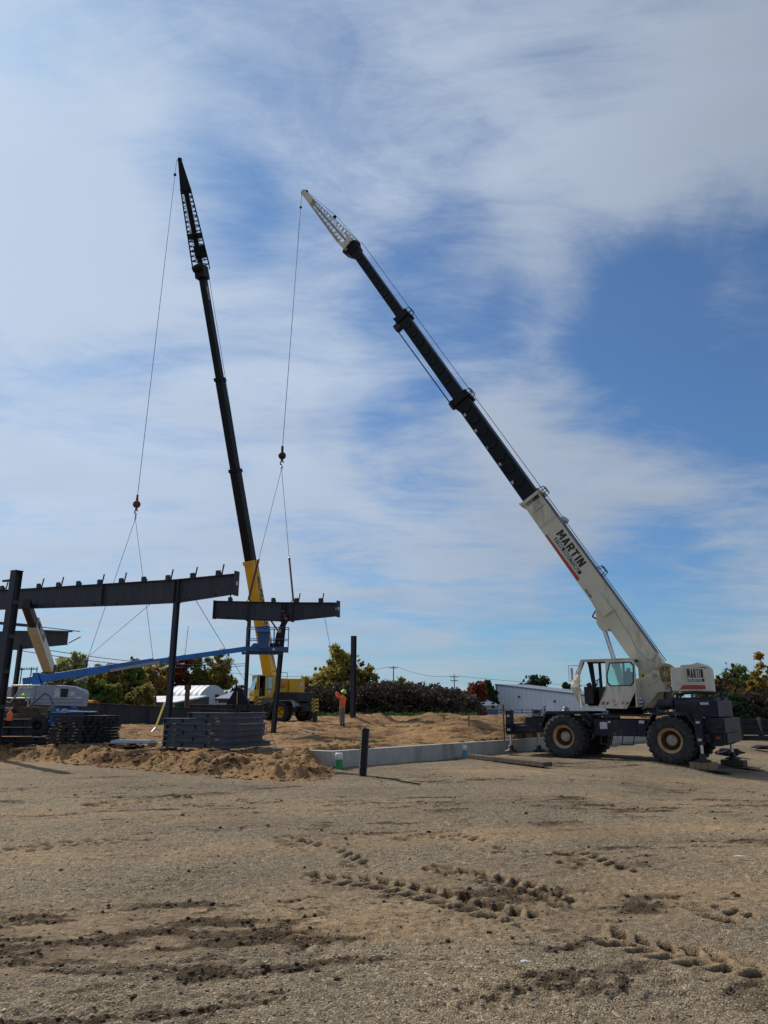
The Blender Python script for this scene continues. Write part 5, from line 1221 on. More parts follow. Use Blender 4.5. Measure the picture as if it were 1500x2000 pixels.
def headache_ball(parent, c, r, name='headache_ball', m=None):
    q = MB(); q.ball(c, r, 10); q.cyl(c + Vector((0, 0, r * .8)), c + Vector((0, 0, r * 1.7)), r * .32); q.bb(c.x - r * .25, c.x + r * .25, c.y - .04, c.y + .04, c.z + r * 1.6, c.z + r * 2.6); q.cyl(c - Vector((0, 0, r * .8)), c - Vector((0, 0, r * 1.5)), r * .3)
    b_ = q.build(name, m or M_['black'], parent)
    q = MB(); pts = [c + Vector((r * .55 * math.sin(a), 0, -r * 2.0 - r * .5 * math.cos(a))) for a in [x * math.pi / 8 for x in range(0, 13)]]; q.tube(pts, r * .16, 6); q.build('hook', M_['black'], b_)
    return b_
headache_ball(crane, bl, .21)
# slings to the short rafter
n_ = Vector((RD.y, -RD.x, 0))
def web_sling(px, label_x, rope_end_px, ymid):
    s, _ = rs(px, 1190, orgC); zt_, zb_ = zatC(s, 2), zatC(s, 1); base_ = orgC + RD * s
    return base_, zt_, zb_
hook = ballW + Vector((0, 0, -.55))
t = thing('lifting_sling', 'steel sling legs with brown web chokers holding the short rafter under the white crane hook', 'sling', hook)
q = MB(); q.tube([Vector((0, 0, 0)), Vector((0, 0, -.22))], .035, 8); q.lathe((0, 0, -.1), [(.05, -.03), (.075, 0), (.05, .03)], 14); q.build('shackle', M_['silver'], t)
for px, (sx1, sy1) in ((485, (505, 1093)), (572, (565, 1091))):
    s, _ = rs(px, 1190, orgC); bs = orgC + RD * s; topz = zatC(s, 2) + .01; botz = zatC(s, 1) - .01
    P = at(sx1, sy1, ((hook.y * .35) + bs.y * .65)) - hook
    q = MB(); q.tube([Vector((0, 0, -.2)), P], .012, 6); q.build('sling_leg', M_['rope'], t)
    q = MB(); q.ball(P, .07, 6); q.build('sling_ring', M_['silver'], t)
    Tt = Vector((bs.x, bs.y, topz + .12)) - hook
    q = MB(); q.bar(P, Tt, .07, .10); nn = Vector((RD.y, -RD.x, 0))
    for sg in (1, -1):
        a_ = Vector((bs.x, bs.y, topz)) + nn * .135 * sg - hook; b_ = Vector((bs.x, bs.y, botz)) + nn * .135 * sg - RD * -.06 - hook
        q.bar(a_, b_, .11, .012); q.bar(Tt, a_, .09, .012)
    q.bar(Vector((bs.x, bs.y, botz)) + nn * .135 - hook, Vector((bs.x, bs.y, botz)) - nn * .135 - hook, .012, .11); q.build('web_choker', M_['strap'], t)
# ================================================================== YELLOW CRANE (far)
YA = R(180 - 36); yo_r = at(552, 1391, 55.0)
fx2 = Vector((math.cos(YA), math.sin(YA), 0)); fy2 = Vector((-math.sin(YA), math.cos(YA), 0))
yo = Vector((yo_r.x, yo_r.y, 0)) - fy2 * 1.2 + fx2 * 1.9; ZG = .56
ycr = thing('mobile_crane', 'yellow rough terrain crane with tall black boom standing on the sand behind the lift basket', 'crane', (yo.x, yo.y, ZG), YA)
YF = Frame((yo.x, yo.y, 0), YA)
ysa = R(214) - YA; YSM = Matrix.Rotation(ysa, 4, 'Z'); YS = Frame((yo.x, yo.y, 0), YA + ysa)
for sx in (1, -1):
    for sy in (1, -1): make_wheel(ycr, (sx * 1.9, sy * 1.2, .76), .76, .58, M_['yellow'], sy, 22, 40, M_['yellow'])
q = MB(); q.bb(-3.0, 3.1, -.55, .55, .85, 1.4); q.bb(-1.0, 1.0, -1.1, 1.1, .8, 1.38); q.bb(-3.3, -2.7, -1.2, 1.2, .8, 1.2); q.bb(2.8, 3.4, -1.2, 1.2, .8, 1.2); q.cbox((-2.1, 0, 1.85), (2.0, 2.0, .65), .03); q.build('chassis', M_['black'], ycr, bevel=.01)
mgrey = mat('worn_grey_fender', (.26, .26, .25), .6, var=.2, dirt=(.08, .07, .06), dirt_amt=.35)
for sx in (1.9, -1.9):
    for sy in (1, -1):
        q = MB(); y0, y1 = sy * .7, sy * 1.38
        for A, B in (((sx - 1.25, 1.15), (sx - .95, 1.62)), ((sx - .95, 1.62), (sx + .95, 1.62)), ((sx + .95, 1.62), (sx + 1.25, 1.15))): q.prism([A, B, (B[0], B[1] - .06), (A[0], A[1] - .06)], y0, y1)
        q.build('fender', mgrey, ycr)
q = MB(); q.bb(-.95, .95, .9, 1.38, 1.56, 1.62); q.build('deck', mgrey, ycr)
q = MB()
for y in (-.9, .9): q.cyl((1.0 - 1, y, 1.0), (1.4 - 1, y, 1.0), .2)
q.tube([(.6, 1.15, .5), (.2, 1.3, .3), (.0, 1.2, .8)], .03); q.build('side_fittings', M_['silver'], ycr)
hz_m = bpy.data.materials.new('hazard_stripes'); nt = nodes(hz_m); out = N(nt, 'ShaderNodeOutputMaterial'); b = N(nt, 'ShaderNodeBsdfPrincipled', Roughness=.5); L(nt, b.outputs[0], out.inputs[0])
tc = N(nt, 'ShaderNodeTexCoord'); sp = N(nt, 'ShaderNodeSeparateXYZ'); L(nt, tc.outputs['Object'], sp.inputs[0])
ad = N(nt, 'ShaderNodeMath', operation='MULTIPLY_ADD'); L(nt, sp.outputs[0], ad.inputs[0]); ad.inputs[1].default_value = .8; L(nt, sp.outputs[2], ad.inputs[2])
ml = N(nt, 'ShaderNodeMath', operation='MULTIPLY'); L(nt, ad.outputs[0], ml.inputs[0]); ml.inputs[1].default_value = 4.2
fr = N(nt, 'ShaderNodeMath', operation='FRACT'); L(nt, ml.outputs[0], fr.inputs[0]); gt = N(nt, 'ShaderNodeMath', operation='GREATER_THAN'); L(nt, fr.outputs[0], gt.inputs[0]); gt.inputs[1].default_value = .5
L(nt, mixc(nt, gt.outputs[0], (.02, .02, .02), (.55, .36, .03)), b.inputs['Base Color'])
# hazard-striped outrigger jacks: extended towards the camera at front and rear
for (px, pt, pb, Y, l) in ((504, 1360, 1413, 51.0, 0), (616, 1364, 1404, 52.0, 1)):
    a = at(px, pt, Y); lp = YF.loc(a); zb_ = .62 - ZG; zt_ = a.z - ZG
    q = MB(); q.bb(lp.x - .17, lp.x + .17, lp.y - .17, lp.y + .17, zt_ - .95, zt_); j = q.build('jack_housing', hz_m, ycr)
    q = MB(); q.bb(lp.x - .12, lp.x + .12, lp.y - .12, lp.y + .12, .25, zt_ - .95); q.cyl((lp.x, lp.y, .0), (lp.x, lp.y, .5), .08); q.lathe((lp.x, lp.y, 0), [(.35, 0), (.3, .05), (.12, .12), (.12, .2)], 14, 'z'); q.build('jack_leg', M_['black'], j)
    q = MB(); ex = 3.1 if l == 0 else -3.0; q.bar((lp.x, lp.y, 1.0), (ex, .6, 1.0), .3, .3); q.build('outrigger_beam', M_['black'], ycr)
def YB_(): return MB(YSM)
def y5(x, y, yy=1.15): X_, Z_ = YS.side(440 + x / 9.09, 1200 + y / 9.09, yy); return (X_, Z_ - ZG)
cb = y5(360, 1330); ct = y5(450, 1070); cr = y5(870, 1290); cf = y5(700, 1450)
print('yellow cab', cb, ct, cr, cf, y5(1300, 1390, .9), y5(1120, 1140, .9))
fz = y5(600, 1450)[1]; tz = y5(650, 1080)[1]; xf_ = y5(565, 1200)[0]; xr_ = y5(850, 1200)[0]; wl = .95
nxf = xf_
q = YB_(); # cab pillars and panels; side facing +y
x_f, x_d0, x_d1, x_r = nxf, y5(600, 1200)[0], y5(720, 1200)[0], xr_
ymid = y5(700, 1330)[1]
q.bb(x_r, x_f, .30, 1.15, tz - .04, tz + .04); q.bb(x_r, x_f, .30, 1.15, fz - .1, fz)
q.bb(x_r, x_d1, 1.10, 1.15, fz, ymid); q.bb(x_d0, x_f, 1.10, 1.15, fz, ymid - .05); q.bb(x_r, x_r + .05, .3, 1.15, fz, ymid + .1)
q.prism([(x_r, fz), (x_r - .25, ymid + .2), (x_r - .2, tz), (x_r, tz)], 1.08, 1.13)
for x in (x_r, x_d1, x_d0, x_f): q.bb(x - .035, x + .035, 1.09, 1.16, fz, tz)
for x in (x_r, x_f): q.bb(x - .04, x + .04, .30, .36, fz, tz)
cab = q.build('cab', M_['yellow'], ycr, bevel=.01)
q = YB_(); q.prism([(x_f, fz - .35), (x_f + .22, fz - .35), (x_f + .22, ymid - .1), (x_f, ymid)], .30, 1.14); q.build('cab_nose', M_['yellow'], cab, bevel=.03)
q = YB_(); q.hexa([(x_f + .20, .34, ymid - .1), (x_f + .22, .34, ymid - .1), (x_f + .22, 1.1, ymid - .1), (x_f + .20, 1.1, ymid - .1), (x_f - .10, .34, tz), (x_f - .08, .34, tz), (x_f - .08, 1.1, tz), (x_f - .10, 1.1, tz)]); q.build('windshield', mat('painted_sky_glass', (.25, .42, .48), .12, var=.4, scale=3), cab)  # sky reflection is painted into the mottled glass colour
q = YB_(); q.bb(x_r, x_f - .1, .30, .34, fz, tz - .05); q.bb(x_r, x_f - .2, .34, 1.1, tz - .1, tz - .05); q.bb(x_d1 + .02, x_d1 + .06, .34, 1.0, fz, tz - .1); q.build('cab_lining', M_['black'], cab)
q = YB_(); q.bb(x_r + .03, x_d1 - .03, 1.12, 1.125, ymid + .04, tz - .08); q.build('rear_window', M_['glass_g'], cab)
q = YB_(); q.bb(x_r + .06, x_f - .03, .32, .9, fz, ymid + .1); q.cbox((x_r + .5, .7, ymid + .1), (.5, .5, .9), .05); q.bb(x_f - .3, x_f - .05, .4, 1.0, fz, ymid + .15); q.build('seat', M_['black'], cab)
q = YB_(); q.text('GROVE', frame_M(Vector((x_f + .224, 1.0, fz + .03)), Vector((0, -1, 0)), Vector((0, 0, 1)), Vector((1, 0, 0))), .2, .004); q.build('lettering', M_['blackpaint'], cab)
q = YB_(); q.bb(x_r + .15, x_r + .4, 1.151, 1.155, fz + .25, fz + .45); q.build('decal', M_['sticker'], cab)
# superstructure body and counterweight
cwa = y5(1130, 1140, .9); cwb = y5(1300, 1390, .9); wa = y5(880, 1110, .9)
q = YB_(); q.bb(cwa[0], x_r - .3, -.3, .3, fz - .1, tz - .2); q.cbox(((cwa[0] + wa[0]) / 2, .1, (cwa[1] + fz) / 2 + .15), (abs(wa[0] - cwa[0]), 1.5, (cwa[1] - fz) * .8), .06); q.build('upper_body', M_['yellow'], ycr)
q = YB_(); q.lathe(((cwa[0] + wa[0]) / 2 - .1, .9, (cwa[1] + fz) / 2 + .3), [(.001, .05), (.28, .05), (.34, 0)], 20); q.lathe(((cwa[0] + wa[0]) / 2 + .6, .9, (cwa[1] + fz) / 2 + .3), [(.001, .05), (.2, .05), (.24, 0)], 20); q.build('winch_cover', mat('orange_winch', (.55, .22, .02), .5, var=.2), ycr)
q = YB_(); dcw = abs(cwb[0] - cwa[0]); q.cbox((cwa[0] - .65, 0, (cwa[1] + cwb[1]) / 2), (1.3, 2.1, cwa[1] - cwb[1]), .04); q.build('counterweight', M_['yellow'], ycr)
q = YB_(); q.bb(cwa[0] - 1.302, cwa[0] - 1.306, .6, .95, cwa[1] - .6, cwa[1] - .3); q.bb(cwa[0] - 1.2, cwa[0] - .9, 1.051, 1.055, cwa[1] - .55, cwa[1] - .3); q.build('decal', M_['sticker'], ycr)
q = YB_(); q.bb(cwa[0] + .1, xr_ - .2, -.9, .9, fz - .5, fz - .12); q.lathe((0, 0, 0), [(.8, 1.5), (.8, fz - .4)], 24, 'z'); q.build('turntable', M_['black'], ycr)
q = YB_(); q.tube([(cwa[0] - .1, .4, cwa[1]), (cwa[0] - .1, .4, cwa[1] + .45), (cwa[0] + 1.2, .4, cwa[1] + .55)], .02); q.build('roof_rail', M_['black'], ycr)
# boom (solid prism in its own frame)
foot2 = Vector((yo.x, yo.y, 0)) + YS.fx * -.9 + YS.fy * -.2; foot2.z = ZG + 3.0
fpx = at(524, 1318, 55)
hY = 51.6; headW = at(396, 541, hY); f2 = at(530, 1335, 57.4)
bd2 = (headW - f2); L2 = bd2.length; bd2.normalize()
tipW2 = at(351, 312, 49.5)
# width direction: horizontal, perpendicular to the boom
wd = bd2.cross(Vector((0, 0, 1))).normalized(); nd = wd.cross(bd2).normalized()
# turn the section a little so the side with lettering shows
rot = Matrix.Rotation(R(28), 3, bd2); wd = rot @ wd; nd = rot @ nd
RI = Matrix.Rotation(-YA, 3, 'Z'); ML = lambda v: RI @ (v - Vector((yo.x, yo.y, ZG)))
def DL(v): return RI @ v
if (DL(wd)).length: pass
BM2 = frame_M(ML(f2), DL(bd2), DL(wd), DL(nd)); 
def yt(px, py):
    """distance along the yellow boom nearest to that direction"""
    r = ray(px, py).normalized(); w0_ = f2 - CAM; a_ = bd2.dot(r); d_ = bd2.dot(w0_); e_ = r.dot(w0_); return (a_ * e_ - d_) / (1 - a_ * a_)
T1 = yt(487, 1097); T2 = yt(455, 918); T3 = yt(428, 740); T4 = L2
print('yellow boom', L2, T1, T2, T3)
def ysec(nm, a, b, w, h, m):
    q = MB(BM2); q.hexa([(a, -w / 2, -h / 2), (b, -w / 2, -h / 2), (b, w / 2, -h / 2), (a, w / 2, -h / 2), (a, -w / 2, h / 2), (b, -w / 2, h / 2), (b, w / 2, h / 2), (a, w / 2, h / 2)]); return q.build(nm, m, ycr, bevel=.02)
yb = ysec('boom_base', -.5, T1, .78, .92, M_['yellow'])
k1 = ysec('boom_section', T1 - .3, T2, .66, .80, M_['boomblack']); k2 = ysec('boom_section', T2 - .3, T3, .57, .70, M_['boomblack']); k3 = ysec('boom_section', T3 - .3, T4, .48, .60, M_['boomblack'])
for x, w, h, m, p in ((T1, .78, .92, 'yellow', yb), (T2, .66, .80, 'boomblack', k1), (T3, .57, .70, 'boomblack', k2)):
    q = MB(BM2); q.bb(x - .25, x + .03, -w / 2 - .06, w / 2 + .06, -h / 2 - .07, h / 2 + .07); q.bb(x - .1, x, -w / 2 - .2, w / 2 + .2, -.05, .05); q.build('collar', M_[m], p, bevel=.01)
# which side faces the camera: pick the lettered face
fc = None; mid_ = f2 + bd2 * T1 * .6; tocam = (CAM - mid_).normalized()
cands = [(wd, .39, nd), (-wd, .39, nd), (nd, .46, wd), (-nd, .46, wd)]
cands = [c for c in cands if c[0].dot(tocam) > 0]; cands.sort(key=lambda c: -c[0].x)
nf, offn, _ = cands[0]
print('faces', [(tuple(round(x, 2) for x in c[0]), round(c[0].dot(tocam), 2)) for c in cands])
upv = nf.cross(-bd2)                                  # reading runs down the boom
def ytext(txt, s, dv, size, bold, m, sx_=1.0, par=yb, off=None):
    o_ = f2 + bd2 * s + nf * ((offn if off is None else off) + .006) + upv * dv
    q = MB(); q.text(txt, frame_M(ML(o_), DL(-bd2) * sx_, DL(upv), DL(nf)), size, bold); q.build('lettering', m, par)
hw = .39 if offn == .46 else .46
s1_ = yt(489, 1140); s2_ = yt(503, 1180)
q = MB(); block_word(q, 'MARTIN', frame_M(ML(f2 + bd2 * (T1 - 2.3) + nf * (offn + .006) - upv * hw * .05), DL(-bd2), DL(upv), DL(nf)), hw * .85, .52, .10, .17); q.build('lettering', M_['blackpaint'], yb); ytext('STEEL ERECTORS', T1 - 2.6, -hw * .75, .24, .006, M_['blackpaint'])
q = MB(); o_ = f2 + bd2 * (T1 - 1.2) + nf * (offn + .005); 
a_ = ML(o_ + upv * hw * .7); 
def yp(s, dv): return ML(f2 + bd2 * s + nf * (offn + .006) + upv * dv)
q.add([yp(T1 - 1.2, hw * .2), yp(T1 - 1.3, hw * .5), yp(T1 - 2.2, hw * .1), yp(T1 - 2.2, -hw * .2)], [(0, 1, 2, 3)]); q.add([yp(T1 - 1.3, -hw * .4), yp(T1 - 1.35, -hw * .2), yp(T1 - 2.4, -hw * .4), yp(T1 - 2.4, -hw * .6)], [(0, 1, 2, 3)]); q.build('lettering', M_['blackpaint'], yb)
ytext('GROVE', yt(400, 560), -.12, .36, .006, M_['sticker'], par=k3, off=(.30 if offn == .46 else .24))
q = MB(); q.tube([yp(T1 * .45, -hw * .6), yp(T1 * .30, -hw * .4), yp(T1 * .12, hw * .9), yp(0, hw)], .03, 6); q.tube([yp(T1 - 3, hw * .2), yp(T1 - 4.2, -hw * .3), yp(T1 - 5.4, -hw * .4)], .03, 6); q.build('boom_cable', M_['black'], yb)
q = MB(BM2); q.bb(T1 - 3.2, T1 - 3.0, -.6, -.39, -.05, .05); q.bb(T1 - 3.2, T1 - 3.05, .39, .55, -.05, .05); q.build('boom_bracket', M_['yellow'], yb)
# boom head + lattice jib
q = MB(BM2); q.hexa([(T4 - .2, -.42, -.55), (T4 + .9, -.42, -.45), (T4 + .9, .42, -.45), (T4 - .2, .42, -.55), (T4 - .2, -.42, .40), (T4 + .9, -.42, .40), (T4 + .9, .42, .40), (T4 - .2, .42, .40)]); q.lathe((T4 + .6, 0, -.5), [(.03, -.45), (.3, -.45), (.3, .45), (.03, .45)], 16); q.build('boom_head', M_['boomblack'], ycr, bevel=.03)
js = f2 + bd2 * (T4 + .8); jd2 = (tipW2 - js).normalized(); view = (js - CAM).normalized()
ja = jd2.cross(view).normalized(); jb_ = ja.cross(jd2).normalized(); jl2 = (tipW2 - js).length
q = MB(); lattice(q, ML(js), ML(tipW2 - jd2 * 2.6), 1.35, .9, .80, .5, 16, .022, .045, DL(ja), DL(jb_)); q.build('jib_lattice', M_['boomblack'], ycr)
JM2 = frame_M(ML(js), DL(jd2), DL(ja), DL(jb_)); q = MB(JM2); q.bb(.1, jl2 - 2.4, -.2, .2, -.12, .12); q.hexa([(jl2 - 2.8, -.45, -.25), (jl2, -.14, -.15), (jl2, .14, -.15), (jl2 - 2.8, .45, -.25), (jl2 - 2.8, -.45, .25), (jl2, -.14, .15), (jl2, .14, .15), (jl2 - 2.8, .45, .25)]); q.lathe((jl2, 0, 0), [(.02, 0)], 3) if False else None; q.ball((jl2, .0, 0), .2, 8, (1, 1, .6)); q.bb(.4, 1.6, -.62, .62, -.3, .3) if False else q.bb(.9, 1.7, -.65, .3, -.3, .3); q.bb(2.6, 2.75, -.62, .62, -.4, .4)
q.build('jib_inner_section', M_['boomblack'], ycr)
# hoist rope, ball
bw = at(267, 985, 49.0); q = MB(); r0_ = ML(tipW2 + Vector((-.25, 0, 0))); q.tube([r0_, ML(bw) + Vector((0, 0, .4))], .020, 6); q.ball(r0_ + (ML(bw) - r0_) * .05, .13, 6); q.build('hoist_rope', M_['rope'], ycr)
q = MB(); q.tube([ML(tipW2), JM2 @ Vector((.3, -.8, .2)) if False else ML(js) + DL(ja) * 0 + Vector((0, 0, 0)), ML(f2 + bd2 * T1 + nd * .7), ML(f2 + nd * .9 + bd2 * .5)], .018, 6) if False else q.tube([ML(headW + wd * 0 + Vector((.45, 0, .3))), ML(at(512, 1180, 55)), ML(at(530, 1260, 55.3))], .018, 6); q.build('boom_rope', M_['rope'], ycr)
headache_ball(ycr, ML(bw), .27, m=M_['rust'])
hk = bw + Vector((0, 0, -.75))
t = thing('lifting_sling', 'two thin wire sling legs hanging from the rusty hook ball of the yellow crane', 'sling', hk)
q = MB(); q.tube([(0, 0, .1), (0, 0, -.35)], .06, 8); q.build('shackle', M_['silver'], t)
for (a_, b_) in (((172, 1284), (158, 1372)), ((302, 1310), (305, 1380))):
    p1 = at(a_[0], a_[1], 46.6) - hk; p2 = at(b_[0], b_[1], 46.4) - hk
    q = MB(); q.tube([Vector((0, 0, -.3)), p1], .016, 6); q.build('sling_leg', M_['rope'], t); q = MB(); q.tube([p1, p2], .05, 6); q.build('web_choker', M_['wood_dark'], t)

# ================================================================== BLUE BOOM LIFT
LA = R(7); lo = at(112, 1400, 32.5); ZL = .56
lift = thing('boom_lift', 'blue boom lift with a grey cowl, its basket raised beside the short rafter column', 'boom lift', (lo.x, lo.y, ZL), LA)
LF = Frame((lo.x, lo.y, 0), LA)
def l8(x, y, yy=-.95): X_, Z_ = LF.side(x / 7.5, 1250 + y / 7.5, yy); return (X_, Z_ - ZL)
q = MB(); pts = [l8(480, 655), l8(960, 665), l8(1090, 680), l8(1240, 745), l8(1255, 790), l8(1220, 975), l8(480, 950), l8(445, 930), l8(450, 700)]
q.prism(pts, -.95, -.35); q.build('engine_cowl', M_['grey_cowl'], lift, bevel=.03)
q = MB(); q.prism([(x - (.42 if x > 0 else 0), z) for x, z in pts], .35, .95); q.build('engine_cowl', M_['grey_cowl'], lift, bevel=.03)
za = l8(600, 870)[1]; zb_ = l8(600, 915)[1]; xa = l8(490, 800)[0]; xb = l8(1225, 800)[0]
q = MB(); q.bb(xa, xb, -.965, -.951, za - .015, za + .015); q.bb(xa, xb, -.965, -.951, zb_ - .03, zb_ + .01); q.bb(xa + .05, xa + .08, -.965, -.951, zb_ - .2, l8(500, 670)[1]); q.build('cowl_ridge', mat('grey_cowl_trim', (.17, .19, .24), .5), lift)
w_ = [l8(890, 710), l8(1005, 715), l8(985, 840), l8(885, 835)]; q = MB(); q.prism(w_, -.956, -.951); q.build('cowl_opening', M_['black'], lift)
for A, B in (((800, 740), (870, 840)), ((812, 705), (868, 732)), ((1020, 758), (1088, 818))):
    a, b = l8(*A), l8(*B); q = MB(); q.bb(a[0], b[0], -.957, -.951, b[1], a[1]); q.build('decal', M_['sticker'], lift)
q = MB(); a = l8(1100, 865); q.text('TMZ', frame_M(Vector((a[0], -.957, a[1])), Vector((1, 0, 0)), Vector((0, 0, 1)), Vector((0, -1, 0))), .13, .004); q.build('lettering', M_['whitepaint'], lift)
q = MB(); q.tube([(*l8(360, 1030)[:1], -1.0, l8(360, 1030)[1]), (l8(480, 935)[0], -1.0, l8(480, 935)[1]), (l8(660, 780)[0], -.97, l8(660, 780)[1]), (l8(740, 830)[0], -.97, l8(740, 830)[1]), (l8(780, 950)[0], -.97, l8(780, 950)[1])], .015, 6); q.build('loose_hose', M_['black'], lift)
c0 = l8(760, 1010, -.6); c1_ = l8(1380, 1040, -.6); cl = l8(1000, 1200, -.6)
q = MB(); q.cbox(((c0[0] + c1_[0]) / 2 - .1, -.1, (c0[1] + cl[1]) / 2 + .02), (c1_[0] - c0[0] - .2, 1.3, .30), .03); q.bb(c0[0], c0[0] + 1.1, -.72, -.66, cl[1], c0[1] + .02); q.prism([(c0[0] - .4, cl[1] + .05), (c0[0] + .5, cl[1] + .05), (c0[0] + .3, cl[1] - .15), (c0[0] - .4, cl[1] - .12)], -.9, .9); q.lathe((l8(850, 900)[0], 0, 0), [(.5, c0[1]), (.5, c0[1] + .2)], 20, 'z'); q.build('chassis', M_['blue'], lift)
q = MB(); a = l8(818, 1060, -.75); q.text('S-40', frame_M(Vector((a[0], -.726, a[1] - .02)), Vector((1, 0, 0)), Vector((0, 0, 1)), Vector((0, -1, 0))), .25, .012); q.build('lettering', M_['whitepaint'], lift)
wr = .44
wc = l8(565, 1180, -1.0)
for (x, y) in ((wc[0], -1.0), (wc[0], .95), (wc[0] + 2.1, -.9), (wc[0] + 2.1, 1.0)): make_wheel(lift, (x, y, wr), wr, .34, M_['black'], 1 if y > 0 else -1, 18, 32, M_['black'])
# turret riser and boom
q = MB(); q.prism([l8(490, 480, -.2), l8(560, 478, -.2), l8(610, 660, -.2), l8(470, 655, -.2)], -.3, .3); q.build('turret_riser', M_['blue'], lift, bevel=.01)
q = MB(); q.prism([l8(560, 480, -.2), l8(700, 510, -.2), l8(860, 540, -.2), l8(870, 570, -.2), l8(620, 615, -.2)], -.26, .26); q.build('boom_knuckle', M_['blue'], lift, bevel=.01)
B0 = l8(700, 545, 0); 
be = LF.side(482, 1267, 0); B1 = (be[0], be[1] - ZL)
bm1 = LF.side(300, 1292, 0); B1m = (bm1[0], bm1[1] - ZL)
def lbar(nm, A, B, w, h, m, y=0):
    q = MB(); d = Vector((B[0] - A[0], B[1] - A[1])).normalized(); n2 = Vector((-d.y, d.x)) * h / 2
    q.prism([(A[0] - n2.x, A[1] - n2.y), (B[0] - n2.x, B[1] - n2.y), (B[0] + n2.x, B[1] + n2.y), (A[0] + n2.x, A[1] + n2.y)], y - w / 2, y + w / 2); return q.build(nm, m, lift, bevel=.01)
lbar('boom_base', (B0[0] - 1.0, B0[1] - .18), B1m, .26, .29, M_['blue']); lbar('boom_extension', ((B0[0] + B1m[0]) / 2, (B0[1] + B1m[1]) / 2), B1, .19, .215, M_['blue'])
q = MB(); 
for (A, B) in (((1060, 600), (1500, 470)),): pass
h0 = l8(1290, 520, -.1); q.prism([h0, (h0[0] + .8, h0[1] + .15), (h0[0] + 1.0, h0[1] + .30), (h0[0] + .1, h0[1] + .2)], -.16, .16); q.build('cylinder_bracket', M_['blue'], lift)
q = MB(); a = l8(910, 665, 0); b_ = l8(1080, 605, 0); c_2 = l8(1270, 535, 0); q.cyl((a[0], 0, a[1]), (b_[0], 0, b_[1]), .075, n=14); q.build('lift_cylinder', M_['black'], lift); q = MB(); q.cyl((b_[0], 0, b_[1]), (c_2[0], 0, c_2[1]), .045, n=12); q.build('cylinder_rod', M_['chrome'], lift)
q = MB(); a = LF.side(215, 1309, -.15); b_ = LF.side(312, 1292, -.15); q.bar((a[0], -.15, a[1] - ZL - .02), (b_[0], -.15, b_[1] - ZL - .02), .05, .12); q.build('hose_carrier', mat('pale_hose_carrier', (.35, .34, .34), .6), lift)
# basket
def l5(x, y, yy=-.4): X_, Z_ = LF.side(440 + x / 9.09, 1200 + y / 9.09, yy); return (X_, Z_ - ZL)
bx0 = l5(365, 600)[0]; bx1 = l5(1115, 600)[0]; bz = l5(700, 660, -.2)[1]; bt_ = l5(700, 300, 0)[1]
y0b, y1b = -.45, .45
q = MB(); q.bb(bx0, bx1, y0b, y1b, bz, bz + .04); q.bb(bx0, bx1, y0b - .01, y0b + .02, bz, bz + .2); q.bb(bx0, bx1, y1b - .02, y1b + .01, bz, bz + .2); q.bb(bx1 - .02, bx1 + .01, y0b, y1b, bz, bz + .2); q.bb(bx0 - .2, bx1 - .3, -.12, .12, bz - .12, bz - .01); bas = q.build('basket_floor', M_['blue_dark'], lift)
q = MB()
for z in (bz + .55, bz + 1.08): q.tube([(bx0, y0b, z), (bx1, y0b, z), (bx1, y1b, z), (bx0, y1b, z), (bx0, y0b, z)], .019, 6)
for x in (bx0, (bx0 * .35 + bx1 * .65), bx1):
    for y in (y0b, y1b): q.tube([(x, y, bz), (x, y, bz + 1.08)], .017, 6)
q.tube([(bx0 * .6 + bx1 * .4, y0b, bz), (bx0 * .6 + bx1 * .4, y0b, bz + 1.3)], .017, 6); q.build('basket_rail', M_['blue_dark'], bas)
pa = l5(560, 210, -.55); pb = l5(790, 620, -.55)
q = MB(); q.prism([l5(555, 215, -.55), l5(780, 205, -.55), l5(800, 320, -.55), l5(780, 420, -.55), l5(770, 620, -.55), l5(600, 600, -.55), l5(575, 330, -.55), l5(550, 320, -.55)], -.62, -.46); q.build('control_console', M_['blue_dark'], bas, bevel=.015)
q = MB(); a, b_ = l5(560, 265, -.6), l5(790, 320, -.6); q.cbox(((a[0] + b_[0]) / 2, -.68, (a[1] + b_[1]) / 2), (b_[0] - a[0], .14, a[1] - b_[1]), .02); q.build('console_tray', M_['blue'], bas)
q = MB(); a, b_ = l5(500, 540), l5(660, 600); q.cbox(((a[0] + b_[0]) / 2, 0, (a[1] + b_[1]) / 2), (.5, .34, .34), .03); q.cyl((a[0], -.2, a[1] - .1), (a[0], .2, a[1] - .1), .14, n=16); q.cyl((b_[0], 0, bz), (b_[0], 0, bz + .6), .08); q.build('basket_rotator', M_['blue'], lift)
q = MB(); a = l5(860, 590, -.46); q.bb(a[0] - .05, a[0] + .05, -.466, -.462, bz + .05, bz + .13); q.build('decal', M_['whitepaint'], bas)
q = MB(); a, b_ = l5(790, 520, 0), l5(950, 560, 0); q.cbox(((a[0] + b_[0]) / 2, .1, (a[1] + b_[1]) / 2), (b_[0] - a[0], .3, .16), .03); o = q.build('tool_bag', M_['darkcloth'], loc=None); o.parent = None; o.location = (lo.x, lo.y, ZL); o.rotation_euler = (0, 0, LA); tag(o, 'dark tool bag lying on the floor of the lift basket', 'tool bag')

